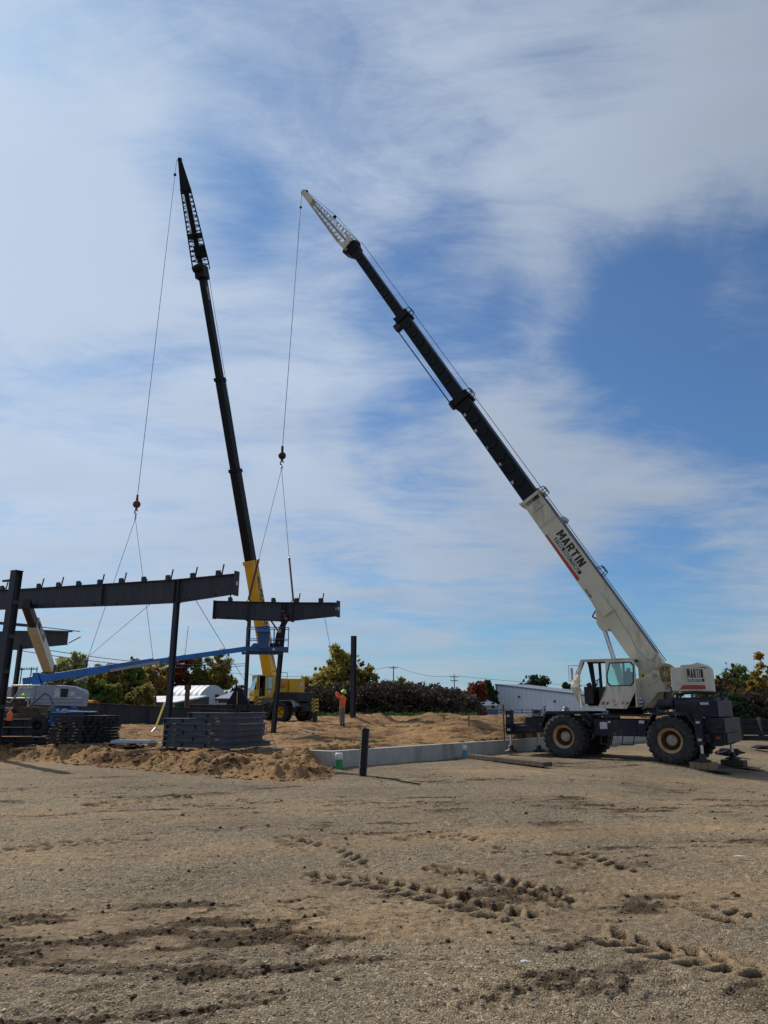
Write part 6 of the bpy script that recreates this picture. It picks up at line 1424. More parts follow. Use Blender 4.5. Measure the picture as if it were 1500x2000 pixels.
# ================================================================== TELEHANDLER (behind the lift, left)
tb = at(98, 1312, 39.0); te = at(72, 1238, 34.5); tt = at(36, 1178, 32.0)
tdir = te - tb; tv = Vector((tdir.x, tdir.y, 0)).normalized(); ta = math.atan2(tv.y, tv.x); ZT = .56
to = Vector((tb.x, tb.y, ZT)) + tv * 2.2
tele = thing('telehandler', 'cream telehandler with a tube cab guard, its boom reaching up to the left edge', 'telehandler', to, ta)
TF = Frame((to.x, to.y, 0), ta)
def tl(p): v = TF.loc(p); return Vector((v.x, v.y, p.z - ZT))
bA, bB, bC = tl(tb), tl(te), tl(tt)
TM_d = (bB - bA).normalized(); TMn = TM_d.cross(Vector((0, 1, 0))).normalized(); TMn = TMn if TMn.z > 0 else -TMn; tw_ = TMn.cross(TM_d).normalized()
TM = frame_M(bA, TM_d, tw_, TMn); bl_ = (bB - bA).length + 1.2
q = MB(TM); q.bb(-.6, bl_, -.22, .22, -.30, .30); tbm = q.build('boom_base', M_['cream'], tele, bevel=.015)
tC_ = TM.inverted() @ bC; q = MB(TM); q.bb(bl_ - .2, tC_.x + .6, -.16, .16, -.22, .22); q.bb(bl_ - .5, bl_ - .0, .222, .26, -.1, .1); q.build('boom_extension', M_['black'], tele, bevel=.01)
tside = 1 if (TF.fy.dot(CAM - tb) > 0) == (DL is not None) else 1
vis = 1 if (Matrix.Rotation(ta, 3, 'Z') @ tw_).dot(CAM - tb) > 0 else -1
q = MB(TM); q.bb(bl_ - 2.0, bl_ - .5, vis * .221, vis * .226, -.12, .24); q.build('lettering_panel', M_['blackpaint'], tbm)
q = MB(TM); q.text('VR-642', frame_M(Vector((bl_ - .6, vis * .229, -.02)), Vector((-1, 0, 0)), Vector((0, 0, 1)) , Vector((0, vis, 0))), .30, .01) if vis > 0 else q.text('VR-642', frame_M(Vector((bl_ - .6, -.229, .16)), Vector((-1, 0, 0)), Vector((0, 0, -1)), Vector((0, -1, 0))), .30, .01); q.build('lettering', M_['whitepaint'], tbm)
q = MB(TM); q.bb(.3, .7, -.3, .3, -.36, -.28); q.bb(-.2, .4, vis * .22, vis * .30, -.5, .25); q.build('boom_bracket', M_['wood_dark'], tbm)
for sx in (1.5, -1.5):
    for sy in (1, -1): make_wheel(tele, (sx, sy * .95, .6), .6, .38, M_['cream'], sy, 18, 32)
q = MB(); q.bb(-2.3, 2.2, -.45, .45, .6, 1.2); q.cbox((-1.2, 0, 1.3), (1.9, 1.0, .7), .05); q.bb(2.2, 2.6, -.9, .9, .3, .9); q.bb(-.2, .9, -1.1, -.5, .7, 1.2); q.build('chassis', M_['wood_dark'], tele)
q = MB(); 
TUBE = mat('dull_tube_steel', (.42, .40, .36), .4, .4, var=.15)
# silver tubular guard beside the lift cowl
gp = lambda x, y, Y: tl(at(x / 7.5, 1250 + y / 7.5, Y))
for Y_ in (36.5, 37.6):
    q = MB(); q.tube([gp(75, 890, Y_), gp(70, 850, Y_), gp(190, 670, Y_), gp(340, 668, Y_), gp(460, 668, Y_)], .045, 8); q.tube([gp(340, 668, Y_), gp(150, 920, Y_), gp(75, 890, Y_)], .04, 8); q.tube([gp(385, 668, Y_), gp(385, 900, Y_)], .04, 8)
    q.build('guard_frame', TUBE, tele)
q = MB()
for (x, y) in ((190, 670), (340, 668), (75, 870), (385, 668), (150, 920)): q.tube([gp(x, y, 36.5), gp(x, y, 37.6)], .035, 8)
q.tube([gp(90, 855, 36.5), gp(440, 855, 36.5)], .04, 8); q.build('guard_crossbar', TUBE, tele)
q = MB(); q.tube([gp(350, 1030, 36.3), gp(480, 930, 36.3)], .045, 8); q.build('grab_bar', TUBE, tele); q = MB(); q.tube([gp(190, 1175, 36.3), gp(270, 1110, 36.3)], .04, 8); q.build('grab_bar', TUBE, tele)
q = MB()
p_ = gp(230, 960, 37.0); q.cbox(p_, (.9, .9, .7), .08); p_ = gp(330, 1090, 36.8); q.bar(gp(250, 1080, 36.6), gp(480, 1070, 36.6), .18, .16); q.bar(gp(150, 920, 36.6), gp(150, 1100, 36.6), .06); q.build('axle_frame', M_['wood_dark'], tele)
print('tele', bA, bB, bC, 'vis', vis)

# ================================================================== PEOPLE
def skin_obj(name, chains, m, parent, sub=2):
    """chains: list of [(x,y,z,r), ...]; the first point of later chains may name an existing index"""
    vs, es, rad_ = [], [], []
    for ch in chains:
        prev = None
        for p in ch:
            if isinstance(p, int): prev = p; continue
            vs.append(p[:3]); rad_.append(p[3]); i = len(vs) - 1
            if prev is not None: es.append((prev, i))
            prev = i
    me = bpy.data.meshes.new(name); me.from_pydata(vs, es, []); me.materials.append(m)
    o = bpy.data.objects.new(name, me); col.objects.link(o); o.parent = parent
    md = o.modifiers.new('Skin', 'SKIN'); md.use_smooth_shade = True; md.use_x_symmetry = False
    sv = me.skin_vertices[0].data if len(me.skin_vertices) else None
    for i, r in enumerate(rad_):
        rr2 = r if isinstance(r, tuple) else (r, r); sv[i].radius = rr2; sv[i].use_root = (i == 0)
    s = o.modifiers.new('Subsurf', 'SUBSURF'); s.levels = sub; s.render_levels = sub
    return o

def person(name_label, loc, rz, orange, hat, arms, legs, lean, seated=False):
    t = thing('person', name_label, 'person', loc, rz)
    hipz = legs['hip']
    B = Vector(lean)                                  # offset of shoulders against hips
    hip = Vector((0, 0, hipz)); ch = hip + Vector((B.x, B.y, .46)); nk = ch + Vector((B.x * .25, B.y * .25, .10)); hd = nk + Vector(legs.get('head', (0, 0, .15)))
    chains = [[(*hip, (.15, .11)), (*(hip + (ch - hip) * .5), (.135, .10)), (*ch, (.16, .11)), (*nk, .058), (*(nk + (hd - nk) * .5), .06), (*hd, (.082, .098)), (*(hd + Vector((0, 0, .09))), (.07, .085))]]
    shp = []
    for sg, key in ((1, 'L'), (-1, 'R')):
        kn, ft = legs[key]; hj = hip + Vector((.0, .095 * sg, -.05)); chains.append([0, (*hj, .095), (*kn, .062), (*ft, .045), (ft[0] + .13, ft[1], ft[2] - .05, .04)])
        sh = ch + Vector((0, .19 * sg, .02)); el, wr_ = arms[key]; chains.append([2, (*sh, .058), (*(ch + Vector(el)), .045), (*(ch + Vector(wr_)), .032)]); shp.append((sh, ch + Vector(el), ch + Vector(wr_)))
    body = skin_obj('body', chains, M_['skin'], t)
    # trousers
    tr = [[(*(hip + Vector((0, 0, .06))), (.165, .13)), (*hip, (.165, .13))]]
    for sg, key in ((1, 'L'), (-1, 'R')):
        kn, ft = legs[key]; hj = hip + Vector((.0, .095 * sg, -.07)); f2_ = Vector(kn) + (Vector(ft) - Vector(kn)) * .9; tr.append([1, (*hj, .11), (*kn, .082), (*f2_, .07)])
    skin_obj('trousers', tr, M_['khaki'] if orange else M_['darkcloth'], t)
    sh_ = [[(*(hip + Vector((0, 0, -.06))), (.19, .15)), (*(hip + (ch - hip) * .5), (.17, .135)), (*ch, (.19, .135)), (*(nk + Vector((0, 0, -.03))), .075)]]
    for (s_, e_, w_2) in shp: sh_.append([2, (*s_, .078), (*e_, .064), (*(e_ + (w_2 - e_) * .85), .05)])
    skin_obj('jacket', sh_, M_['orange'] if orange else M_['darkcloth'], t)
    # boots and gloves with fingers
    for key in ('L', 'R'):
        kn, ft = legs[key]; q = MB(); q.ball((ft[0] + .06, ft[1], ft[2] - .045), 1, 8, (.15, .055, .05)); q.ball((ft[0], ft[1], ft[2] + .02), 1, 8, (.065, .06, .08)); q.build('boot', M_['black'], t)
    for i, (s_, e_, w_2) in enumerate(shp):
        d = (w_2 - e_).normalized(); a = d.orthogonal().normalized(); b2_ = d.cross(a); sg = 1 if i == 0 else -1
        palm = w_2 + d * .07; q = MB(); q.M = frame_M(palm, d, a, b2_); q.ball((0, 0, 0), 1, 8, (.055, .042, .018))
        for k, (yy, ln) in enumerate(((-.03, .062), (-.01, .075), (.01, .07), (.03, .055))):
            q.tube([(.045, yy, 0), (.045 + ln * .55, yy * 1.1, .008), (.045 + ln * .85, yy * 1.1, .030)], .009, 6)
        q.tube([(-.02, .035 * sg, .0), (.01, .062 * sg, .012), (.035, .066 * sg, .022)], .011, 6); q.build('glove', M_['glove'], t)
    # face
    f = Vector(legs.get('face', (1, 0, 0))).normalized(); sd = Vector((0, 0, 1)).cross(f).normalized(); u_ = f.cross(sd)
    hc = hd + Vector((0, 0, .04)); q = MB(); q.M = frame_M(hc, f, sd, u_)
    q.prism([(.085, .02), (.12, -.025), (.085, -.03)], -.014, .014); q.build('nose', M_['skin'], t)
    q = MB(); q.M = frame_M(hc, f, sd, u_)
    for s2 in (1, -1): q.ball((.088, s2 * .032, .018), .011, 6)
    q.build('eyes', M_['darkcloth'], t)
    q = MB(); q.M = frame_M(hc, f, sd, u_); q.ball((.088, 0, -.055), 1, 6, (.008, .025, .006)); q.build('mouth', M_['strap'], t)
    q = MB(); q.M = frame_M(hc, f, sd, u_); q.ball((-.02, 0, -.01), 1, 10, (.095, .09, .105)); q.build('hair', M_['darkcloth'], t)
    for s2 in (1, -1):
        q = MB(); q.M = frame_M(hc, f, sd, u_); q.ball((0, s2 * .088, -.01), 1, 6, (.02, .012, .03)); q.build('ear', M_['skin'], t)
    if hat:
        q = MB(); q.M = frame_M(hc + u_ * .03 - f * .01, f, sd, u_)
        q.lathe((0, 0, 0), [(.15, 0), (.152, .008), (.125, .02), (.122, .07), (.10, .11), (.06, .138), (.001, .145)], 24, 'z'); q.bb(.09, .175, -.06, .06, .0, .012); q.bb(-.1, .1, -.012, .012, .135, .15); q.build('hard_hat', hat, t)
    return t
# signaller in orange on the sand mound, back towards us, arms raised towards the load
pz = pad_z(at(668, 1418, 39).x, 39.0); pw = at(668, 1418, 39.0)
pr = at(668, 1418, 39.0); zfeet = pr.z
print('person ground', pz, 'feet', zfeet)
face_a = math.atan2(.55, -.80)
person('worker in orange shirt and lime hard hat signalling with raised arms on the sand mound', (pr.x, pr.y, pz - .02), face_a, True, M_['lime'],
       {'L': ((.20, .26, .10), (.34, .13, .36)), 'R': ((.30, -.16, .08), (.38, -.02, .34))},
       {'hip': .93, 'L': ((.02, .10, .50), (-.02, .11, .09)), 'R': ((.01, -.10, .50), (-.03, -.10, .09)), 'head': (-.02, 0, .15), 'face': (.85, 0, .5)}, (-.03, 0, 0))
# worker in the basket, dark clothes, reaching up behind the column
pb_ = LF.world(bx1 - .42, .05, 0); pzz = bz + .04 + ZL
person('worker in dark clothes in the lift basket reaching up behind the column to the rafter', (pb_.x, pb_.y, pzz), LA + R(160), False, None,
       {'L': ((.12, .22, .22), (.05, .16, .50)), 'R': ((-.02, -.28, .18), (.06, -.22, .48))},
       {'hip': .92, 'L': ((.10, .10, .50), (.10, .12, .09)), 'R': ((.12, -.10, .50), (.16, -.10, .09)), 'head': (.02, 0, .14), 'face': (1, 0, .4)}, (-.20, -.12, 0))
# operator of the telehandler: lime vest between the tubes
po = at(44, 1376, 37.2)
t = person('operator in a lime vest sitting low between the tubes of the telehandler', (po.x, po.y, po.z - .95), R(200), False, M_['lime'],
       {'L': ((.18, .24, -.16), (.42, .16, -.12)), 'R': ((.18, -.24, -.16), (.42, -.16, -.12))},
       {'hip': .55, 'L': ((.42, .12, .55), (.46, .12, .12)), 'R': ((.42, -.12, .55), (.46, -.12, .12)), 'head': (0, 0, .15), 'face': (1, 0, 0)}, (.0, 0, 0))
for c in [o for o in bpy.data.objects if o.parent == t and o.name.startswith('jacket')]: c.data.materials[0] = M_['lime']
# ================================================================== TREES AND BRUSH
def leaf_cloud(V, Fc, c, rad, n, size, rs_, flat=.8, shell=.35):
    u = rs_.randn(n, 3); u /= np.linalg.norm(u, axis=1)[:, None]; r = rad * (shell + (1 - shell) * rs_.rand(n) ** .5) ; r = r * (1 + .25 * rs_.randn(n))
    p = np.array(c) + u * r[:, None] * np.array([1, 1, flat])
    a = rs_.randn(n, 3); a /= np.linalg.norm(a, axis=1)[:, None]; b = np.cross(a, rs_.randn(n, 3)); b /= np.linalg.norm(b, axis=1)[:, None]
    s = size * (.55 + .9 * rs_.rand(n))[:, None]; base = sum(len(x) for x in V)
    q = np.stack([p - a * s, p - b * s * .55, p + a * s, p + b * s * .55], 1).reshape(-1, 3)
    V.append(q); Fc.append((np.arange(n * 4).reshape(-1, 4) + base))
def np_mesh(name, V, Fc, m, parent=None, loc=None):
    V = np.concatenate(V); Fc = np.concatenate(Fc); me = bpy.data.meshes.new(name)
    me.vertices.add(len(V)); me.vertices.foreach_set('co', V.astype(np.float32).ravel()); me.loops.add(Fc.size); me.loops.foreach_set('vertex_index', Fc.astype(np.int32).ravel())
    me.polygons.add(len(Fc)); me.polygons.foreach_set('loop_start', (np.arange(len(Fc)) * 4).astype(np.int32)); me.polygons.foreach_set('loop_total', np.full(len(Fc), 4, np.int32)); me.update(calc_edges=True)
    me.materials.append(m); o = bpy.data.objects.new(name, me); col.objects.link(o); o.parent = parent
    if loc is not None: o.location = loc
    return o
LEAF = {
 'yellowgreen': [(.085, .085, .025), (.13, .12, .032), (.19, .155, .04), (.25, .17, .045)],
 'green': [(.035, .055, .014), (.06, .085, .02), (.09, .11, .03), (.15, .13, .03)],
 'olive': [(.06, .065, .02), (.10, .09, .028), (.16, .12, .03), (.22, .15, .035)],
 'red': [(.09, .02, .012), (.14, .028, .018), (.11, .035, .018), (.08, .04, .02)],
 'dark': [(.014, .024, .011), (.022, .036, .015), (.035, .05, .02)],
 'russet': [(.07, .045, .022), (.10, .06, .028), (.065, .055, .025), (.13, .08, .035)],
 'gold': [(.20, .14, .03), (.14, .11, .03), (.30, .18, .04), (.09, .08, .03)],
 'pale': [(.10, .12, .05), (.16, .18, .07), (.24, .24, .12), (.08, .10, .04)],
 'brush': [(.036, .029, .021), (.058, .043, .030), (.080, .062, .046), (.044, .044, .027)],
 'weed': [(.04, .08, .02), (.06, .11, .03), (.09, .14, .04)],
}
LM = {k: island_mat('leaves_' + k, [tuple(x * (1.0 if k in ('brush',) else (1.5 if k in ('gold', 'red', 'russet') else .9 if k == 'weed' else 2.4 if k == 'yellowgreen' else 2.0)) for x in c) for c in v], .8, 0.55 if k not in ('brush', 'dark') else .2) for k, v in LEAF.items()}
M_['bark'] = mat('bark', (.055, .042, .032), .9, var=.35, scale=5)
def tree(name, label, px, ptop, pbase_w, Y, leaf, seed, dens=1.0, clump=.26, size=.28, trunk_frac=.3, squash=.95, group=None, bare=0.0, zb=0.0):
    """px centre column, ptop crown top, pbase_w half width in photo px"""
    rs_ = np.random.RandomState(seed); top = at(px, ptop, Y); h = top.z - zb; w = pbase_w / F * Y * 1.2
    t = thing(name, label, 'tree', (top.x, Y, zb), 0, group)
    V, Fc = [], []; cz0 = h * (trunk_frac + (1 - trunk_frac) * .5); rz_ = h * (1 - trunk_frac) * .64
    cl = []; lobes = []
    for i in range(7):
        a = i * 2.4 + rs_.rand(); lobes.append((math.cos(a) * w * .48 * rs_.uniform(.5, 1), math.sin(a) * w * .45, rs_.uniform(-.45, .5) * rz_, rs_.uniform(.55, .75)))
    nC = int(62 * dens)
    for i in range(nC):
        lx, ly, lz, lr = lobes[i % 7]; u = rs_.randn(3); u /= np.linalg.norm(u); rr3 = .45 + .6 * rs_.rand() ** .7
        c = np.array([lx + u[0] * w * lr * rr3, ly + u[1] * w * lr * rr3, cz0 + lz + u[2] * rz_ * lr * rr3 * 1.1]); rc = clump * min(w, rz_) * (.5 + .7 * rs_.rand())
        cl.append((c, rc)); leaf_cloud(V, Fc, c, rc, int(170 * (1 - bare) * dens ** .3), size * .66, rs_, .8, .15)
    for i in range(int(70 * dens)):
        lx, ly, lz, lr = lobes[i % 7]; u = rs_.randn(3); u[2] = u[2] + .3; u /= np.linalg.norm(u); q1 = .84 + .17 * rs_.rand()
        c = np.array([lx + u[0] * w * lr * q1, ly + u[1] * w * lr * q1, cz0 + lz + u[2] * rz_ * lr * q1 * 1.15]); leaf_cloud(V, Fc, c, clump * w * .2, int(22 * (1 - bare)), size * .6, rs_, 1.3, .0)
    np_mesh('crown', V, Fc, LM[leaf], t)
    q = MB(); tr = max(.10, h * .022); fork = Vector((0, 0, h * trunk_frac)); q.cyl((0, 0, -.3), fork, tr * 1.25, tr * .85, 8)
    for i in range(min(len(cl), 26)):
        c, rc = cl[i]; c = Vector(c); mid = fork.lerp(c, .5) + Vector((0, 0, .15 * h * rs_.rand())); q.cyl(fork, mid, tr * .5, tr * .28, 6); q.cyl(mid, c, tr * .28, tr * .08, 5)
        if bare:
            for k in range(5): e = c + Vector((rs_.randn(), rs_.randn(), abs(rs_.randn()))) * rc * .8; q.cyl(mid.lerp(c, .6 + .4 * rs_.rand()), e, tr * .1, tr * .03, 4)
    q.build('trunk', M_['bark'], t); return t
GL = 'autumn trees at the back left'
tree('maple_tree', 'broad yellow green maple at the left of the group behind the brush', 622, 1300, 34, 92, 'yellowgreen', 1, 1.6, .26, .30, .22)
tree('maple_tree', 'tall yellow green maple in the middle of the group behind the orange worker', 664, 1280, 32, 94, 'yellowgreen', 2, 1.7, .26, .30, .22)
tree('maple_tree', 'golden topped maple just right of the lone column behind the worker', 708, 1293, 26, 95, 'olive', 3, 1.4, .26, .28, .22)
for (px, pt, w, Y, lf, s, lab, br) in [
    (120, 1292, 26, 74, 'pale', 11, 'sparse pale willow like tree left of the blue boom base', .35), (160, 1288, 24, 76, 'pale', 12, 'thin pale tree under the guy cable behind the blue boom', .35), (185, 1310, 22, 80, 'olive', 13, 'olive tree just right of the lift cowl', .1),
    (222, 1306, 24, 82, 'olive', 14, 'open olive green tree above the white low roof', .15), (258, 1300, 22, 84, 'green', 15, 'green tree between the lift cowl and the column', 0), (292, 1297, 22, 108, 'gold', 16, 'golden green tree left of the dark column', 0),
    (318, 1300, 18, 112, 'yellowgreen', 17, 'yellow tree directly behind the dark column', 0), (350, 1296, 20, 114, 'red', 18, 'bright red maple right of the dark column', 0), (385, 1293, 24, 116, 'green', 19, 'deep green tree with golden tips beside the red maple', 0), (424, 1290, 26, 116, 'olive', 20, 'orange tipped tree above the white hoop building', 0),
    (470, 1342, 14, 118, 'dark', 21, 'dark low shrub left of the yellow crane cab', 0), (200, 1330, 30, 72, 'green', 22, 'low green shrub mass behind the lift cowl', .2), (270, 1344, 26, 74, 'olive', 23, 'low olive shrub in front of the white low roof', .3)]:
    tree('autumn_tree', lab, px, pt, w, Y, lf, s, 1.3 if w > 18 else .8, .30, .27, .22, group=GL, bare=br)
tree('spruce_tree', 'dark round evergreen above the left end of the blue grey warehouse roof', 1040, 1328, 25, 175, 'dark', 31, 1.2, .3, .45, .1)
tree('spruce_tree', 'small dark evergreen peeking over the warehouse roof behind the crane nose', 1104, 1341, 13, 180, 'dark', 32, .8, .3, .45, .1)
tree('maple_tree', 'small crimson tree left of the low white roofed building', 927, 1343, 20, 120, 'red', 33, 1.1, .3, .34, .15)
tree('spruce_tree', 'dark upright tree over the low white roofed building', 955, 1338, 12, 126, 'dark', 34, .9, .35, .32, .1)
tree('autumn_tree', 'pale round tree rising over the brush beside the single arm pole', 787, 1335, 18, 118, 'olive', 35, 1.0, .3, .3, .1)
tree('autumn_tree', 'small olive tree over the brush right of the single arm pole', 820, 1345, 15, 118, 'brush', 36, .9, .3, .3, .1)
tree('autumn_tree', 'yellow tree tip showing between the crane body plates', 1262, 1317, 22, 84, 'olive', 37, 1.0, .3, .26, .2)
GR = 'trees at the right edge'
for (px, pt, w, Y, lf, s, lab, br, dn) in [
    (1423, 1298, 14, 60, 'brush', 41, 'bare grey tree standing above the right thicket', .9, .9), (1478, 1292, 20, 52, 'gold', 42, 'tall golden tree at the right edge above the thicket', .25, 1.2), (1405, 1333, 24, 58, 'russet', 43, 'russet bush directly right of the crane counterweight', 0, 1.3),
    (1440, 1326, 26, 62, 'green', 44, 'green bush between the bare tree and the golden tree', 0, 1.3), (1475, 1340, 30, 56, 'russet', 45, 'russet and olive bush under the golden tree', 0, 1.5), (1515, 1325, 34, 60, 'olive', 46, 'olive bush cut by the right edge', 0, 1.4), (1392, 1358, 24, 52, 'brush', 47, 'dark brown bush behind the crane engine hood', 0, 1.5), (1432, 1366, 32, 50, 'dark', 48, 'dark green bush behind the rear outrigger', 0, 1.5), (1484, 1368, 36, 50, 'brush', 49, 'dark brown thicket bush low at the right edge', 0, 1.6), (1545, 1352, 40, 50, 'brush', 50, 'tall dark thicket bush beyond the right edge', 0, 1.4)]:
    tree('thicket_bush', lab, px, pt, w, Y, lf, s, dn, .34, .17, .08, group=GR, bare=br)
# brush bank: one mass of dark twiggy growth
rs_ = np.random.RandomState(77); V, Fc = [], []
for i in range(1500):
    px = rs_.uniform(560, 944); Y = rs_.uniform(84, 104); 
    tp = np.interp(px, [560, 590, 700, 760, 830, 880, 905, 925, 940, 958], [1352, 1346, 1344, 1342, 1346, 1352, 1360, 1372, 1390, 1408])
    hmax = at(px, tp, Y).z * (.88 + .25 * rs_.rand()); z = hmax * rs_.rand() ** .75
    c = at(px, 1390, Y); leaf_cloud(V, Fc, (c.x, Y, max(.1, z)), .75, 34, .22, rs_, .8)
o = np_mesh('brush_bank', V, Fc, LM['brush']); tag(o, 'long bank of dark brown leafless brush behind the sand', 'brush', kind='stuff')
V, Fc = [], []
for i in range(420):
    px = rs_.uniform(560, 930); Y = rs_.uniform(79, 84); c = at(px, 1390, Y); leaf_cloud(V, Fc, (c.x, Y, .25 + .5 * rs_.rand()), .6, 26, .16, rs_, .6)
o = np_mesh('green_weeds', V, Fc, LM['weed']); tag(o, 'strip of green weeds along the foot of the brown brush', 'weeds', kind='stuff')
V, Fc = [], []
for i in range(900):
    a = rs_.uniform(-1.0, .9); Y = rs_.uniform(150, 185); x = Y * math.tan(a)
    leaf_cloud(V, Fc, (x, Y, rs_.rand() * 4.5), 1.6, 30, .5, rs_, .8)
o = np_mesh('far_tree_belt', V, Fc, LM['dark']); tag(o, 'distant dark belt of trees along the horizon', 'trees', kind='stuff')
V, Fc = [], []
for i in range(1500):
    px = rs_.uniform(1385, 1640); Y = rs_.uniform(62, 74); tp = np.interp(px, [1385, 1400, 1440, 1500, 1640], [1362, 1350, 1338, 1336, 1330]); hm_ = at(px, tp, Y).z * (.85 + .25 * rs_.rand())
    c = at(px, 1390, Y); leaf_cloud(V, Fc, (c.x, Y, max(.1, hm_ * rs_.rand() ** .8)), .7, 40, .16, rs_, .8)
o = np_mesh('right_thicket', V, Fc, island_mat('leaves_thicket', [(.045, .045, .022), (.075, .07, .03), (.12, .085, .04), (.16, .10, .045)], .8, .2)); tag(o, 'dense olive brown thicket filling the background at the right edge', 'thicket', kind='stuff')
# dead brush heap at the right end
q = MB(); rnd = random.Random(4); q.bb(-2.2, 2.0, -.8, .8, -.1, .06)
c0_ = at(905, 1398, 82.0)
for i in range(260):
    a = Vector((rnd.uniform(-2.6, 2.2), rnd.uniform(-1, 1), rnd.uniform(0, 1.5) * rnd.random())); d = Vector((rnd.uniform(-1, 1), rnd.uniform(-.4, .4), rnd.uniform(-.15, .6))) * rnd.uniform(.4, 1.1); q.cyl(a, a + d, .03, .012, 4, False)
o = q.build('brush_heap', M_['bark'], loc=(c0_.x, c0_.y, 0)); tag(o, 'heap of dead branches at the right end of the brush bank', 'branch heap')

# ================================================================== BUILDINGS
def corrugated(name, c, dark=.82, period=1.0, axis=0, rough=.5):
    m = bpy.data.materials.new(name); nt = nodes(m); out = N(nt, 'ShaderNodeOutputMaterial'); b = N(nt, 'ShaderNodeBsdfPrincipled', Roughness=rough); L(nt, b.outputs[0], out.inputs[0])
    tc = N(nt, 'ShaderNodeTexCoord'); sp = N(nt, 'ShaderNodeSeparateXYZ'); L(nt, tc.outputs['Object'], sp.inputs[0])
    ml = N(nt, 'ShaderNodeMath', operation='MULTIPLY'); L(nt, sp.outputs[axis], ml.inputs[0]); ml.inputs[1].default_value = 1 / period
    fr = N(nt, 'ShaderNodeMath', operation='FRACT'); L(nt, ml.outputs[0], fr.inputs[0]); rr_ = ramp(nt, fr.outputs[0], [(0, tuple(x * dark for x in c)), (.12, c), (.85, c), (1, tuple(x * dark for x in c))])
    n1 = N(nt, 'ShaderNodeTexNoise', Scale=.3, Detail=5.0); L(nt, tc.outputs['Object'], n1.inputs['Vector']); g_ = ramp(nt, n1.outputs[0], [(.3, (.9, .9, .9)), (.7, (1.06, 1.06, 1.06))])
    L(nt, mixc(nt, 1.0, rr_.outputs[0], g_.outputs[0], 'MULTIPLY'), b.inputs['Base Color'])
    bp = N(nt, 'ShaderNodeBump', Strength=.5, Distance=.05); L(nt, fr.outputs[0], bp.inputs['Height']); L(nt, bp.outputs[0], b.inputs['Normal']); return m
def span(pxa, pxb, Ya, Yb): a = at(pxa, 1390, Ya); b = at(pxb, 1390, Yb); return Vector((a.x, a.y, 0)), Vector((b.x, b.y, 0))
def bld(name, label, a, b, depth, cat='building'):
    d = b - a; return thing(name, label, cat, a, math.atan2(d.y, d.x)), d.length
# blue grey warehouse
a, b = span(971, 1186, 128, 113); zt_a = at(971, 1338, 128).z; zt_b = at(1120, 1356, 117.5).z
t, l = bld('warehouse', 'blue grey corrugated steel warehouse behind the white crane', a, b, 10)
lb = (at(1120, 1356, 117.5) - at(971, 1338, 128)).length; sl = (zt_b - zt_a) / lb
wm = corrugated('blue_grey_siding', (.60, .67, .76), .84, .9)
q = MB(); q.hexa([(0, 0, 0), (l, 0, 0), (l, 10, 0), (0, 10, 0), (0, 0, zt_a), (l, 0, zt_a + sl * l), (l, 10, zt_a + sl * l), (0, 10, zt_a)]); q.build('wall', wm, t)
q = MB(); q.hexa([(-.2, -.15, zt_a + .004), (l, -.15, zt_a + sl * l + .004), (l, 10, zt_a + sl * l + .004), (-.2, 10, zt_a + .004), (-.2, -.15, zt_a + .22), (l, -.15, zt_a + sl * l + .22), (l, 10, zt_a + sl * l + .22), (-.2, 10, zt_a + .22)]); q.bb(-.12, .12, -.06, -.003, 0, zt_a); q.build('roof_trim', mat('dark_trim', (.16, .19, .24), .5), t)
for x in (4.6, 11.5): q = MB(); q.bb(x, x + .35, -.2, -.003, zt_a + sl * x - 1.6, zt_a + sl * x - 1.35); q.build('wall_lamp', M_['black'], t)
# blue rail fence in front
a, b = span(938, 1060, 104, 104); t = thing('pipe_fence', 'low blue pipe fence in front of the blue grey warehouse', 'fence', a, math.atan2(b.y - a.y, b.x - a.x)); l = (b - a).length; q = MB()
for z in (.35, .75, 1.1): q.tube([(0, 0, z), (l, 0, z)], .05, 6)
q.build('rail', M_['blue_dark'], t)
for k in range(7):
    q = MB(); q.cyl((l * k / 6, 0, 0), (l * k / 6, 0, 1.25), .07, n=6); q.build('post', M_['blue_dark'], t)
# white roofed low building
a, b = span(932, 971, 116, 117); t, l = bld('low_building', 'low cream building with a white metal roof left of the warehouse', a, b, 12)
ez = at(950, 1378, 116).z; rz_ = at(960, 1362, 122).z
q = MB(); q.bb(0, l, 0, 12, 0, ez); q.build('wall', mat('cream_siding', (.42, .41, .35), .7), t); q = MB(); q.bb(-.05, l + .05, -.03, -.002, 0, 1.1); q.build('wainscot', mat('blue_wainscot', (.06, .12, .22), .6), t)
q = MB(); q.hexa([(-.4, -.4, ez), (l, -.4, ez), (l, 6, rz_), (1.6, 6, rz_), (-.4, -.4, ez + .12), (l, -.4, ez + .12), (l, 6, rz_ + .12), (1.6, 6, rz_ + .12)]); q.build('roof', corrugated('white_roof', (.62, .68, .74), .85, .6), t)
for x in (.7, 2.4):
    q = MB(); q.bb(x, x + .65, -.05, -.004, 1.25, 2.1); w = q.build('window', M_['black'], t); q = MB(); q.bb(x - .06, x, -.07, -.004, 1.2, 2.15); q.bb(x + .65, x + .71, -.07, -.004, 1.2, 2.15); q.build('frame', M_['whitepaint'], w)
a, b = span(913, 930, 108, 108); t, l = bld('shed', 'small grey shed panel between the brush and the low cream building', a, b, 3, 'shed'); q = MB(); q.bb(0, l, 0, 3, 0, at(920, 1358, 108).z); q.build('wall', corrugated('grey_shed', (.25, .26, .27), .8, .8), t)
q = MB(); q.bb(-.1, l + .1, -.1, 3.1, at(920, 1358, 108).z, at(920, 1358, 108).z + .1); q.build('roof', M_['silver'], t)
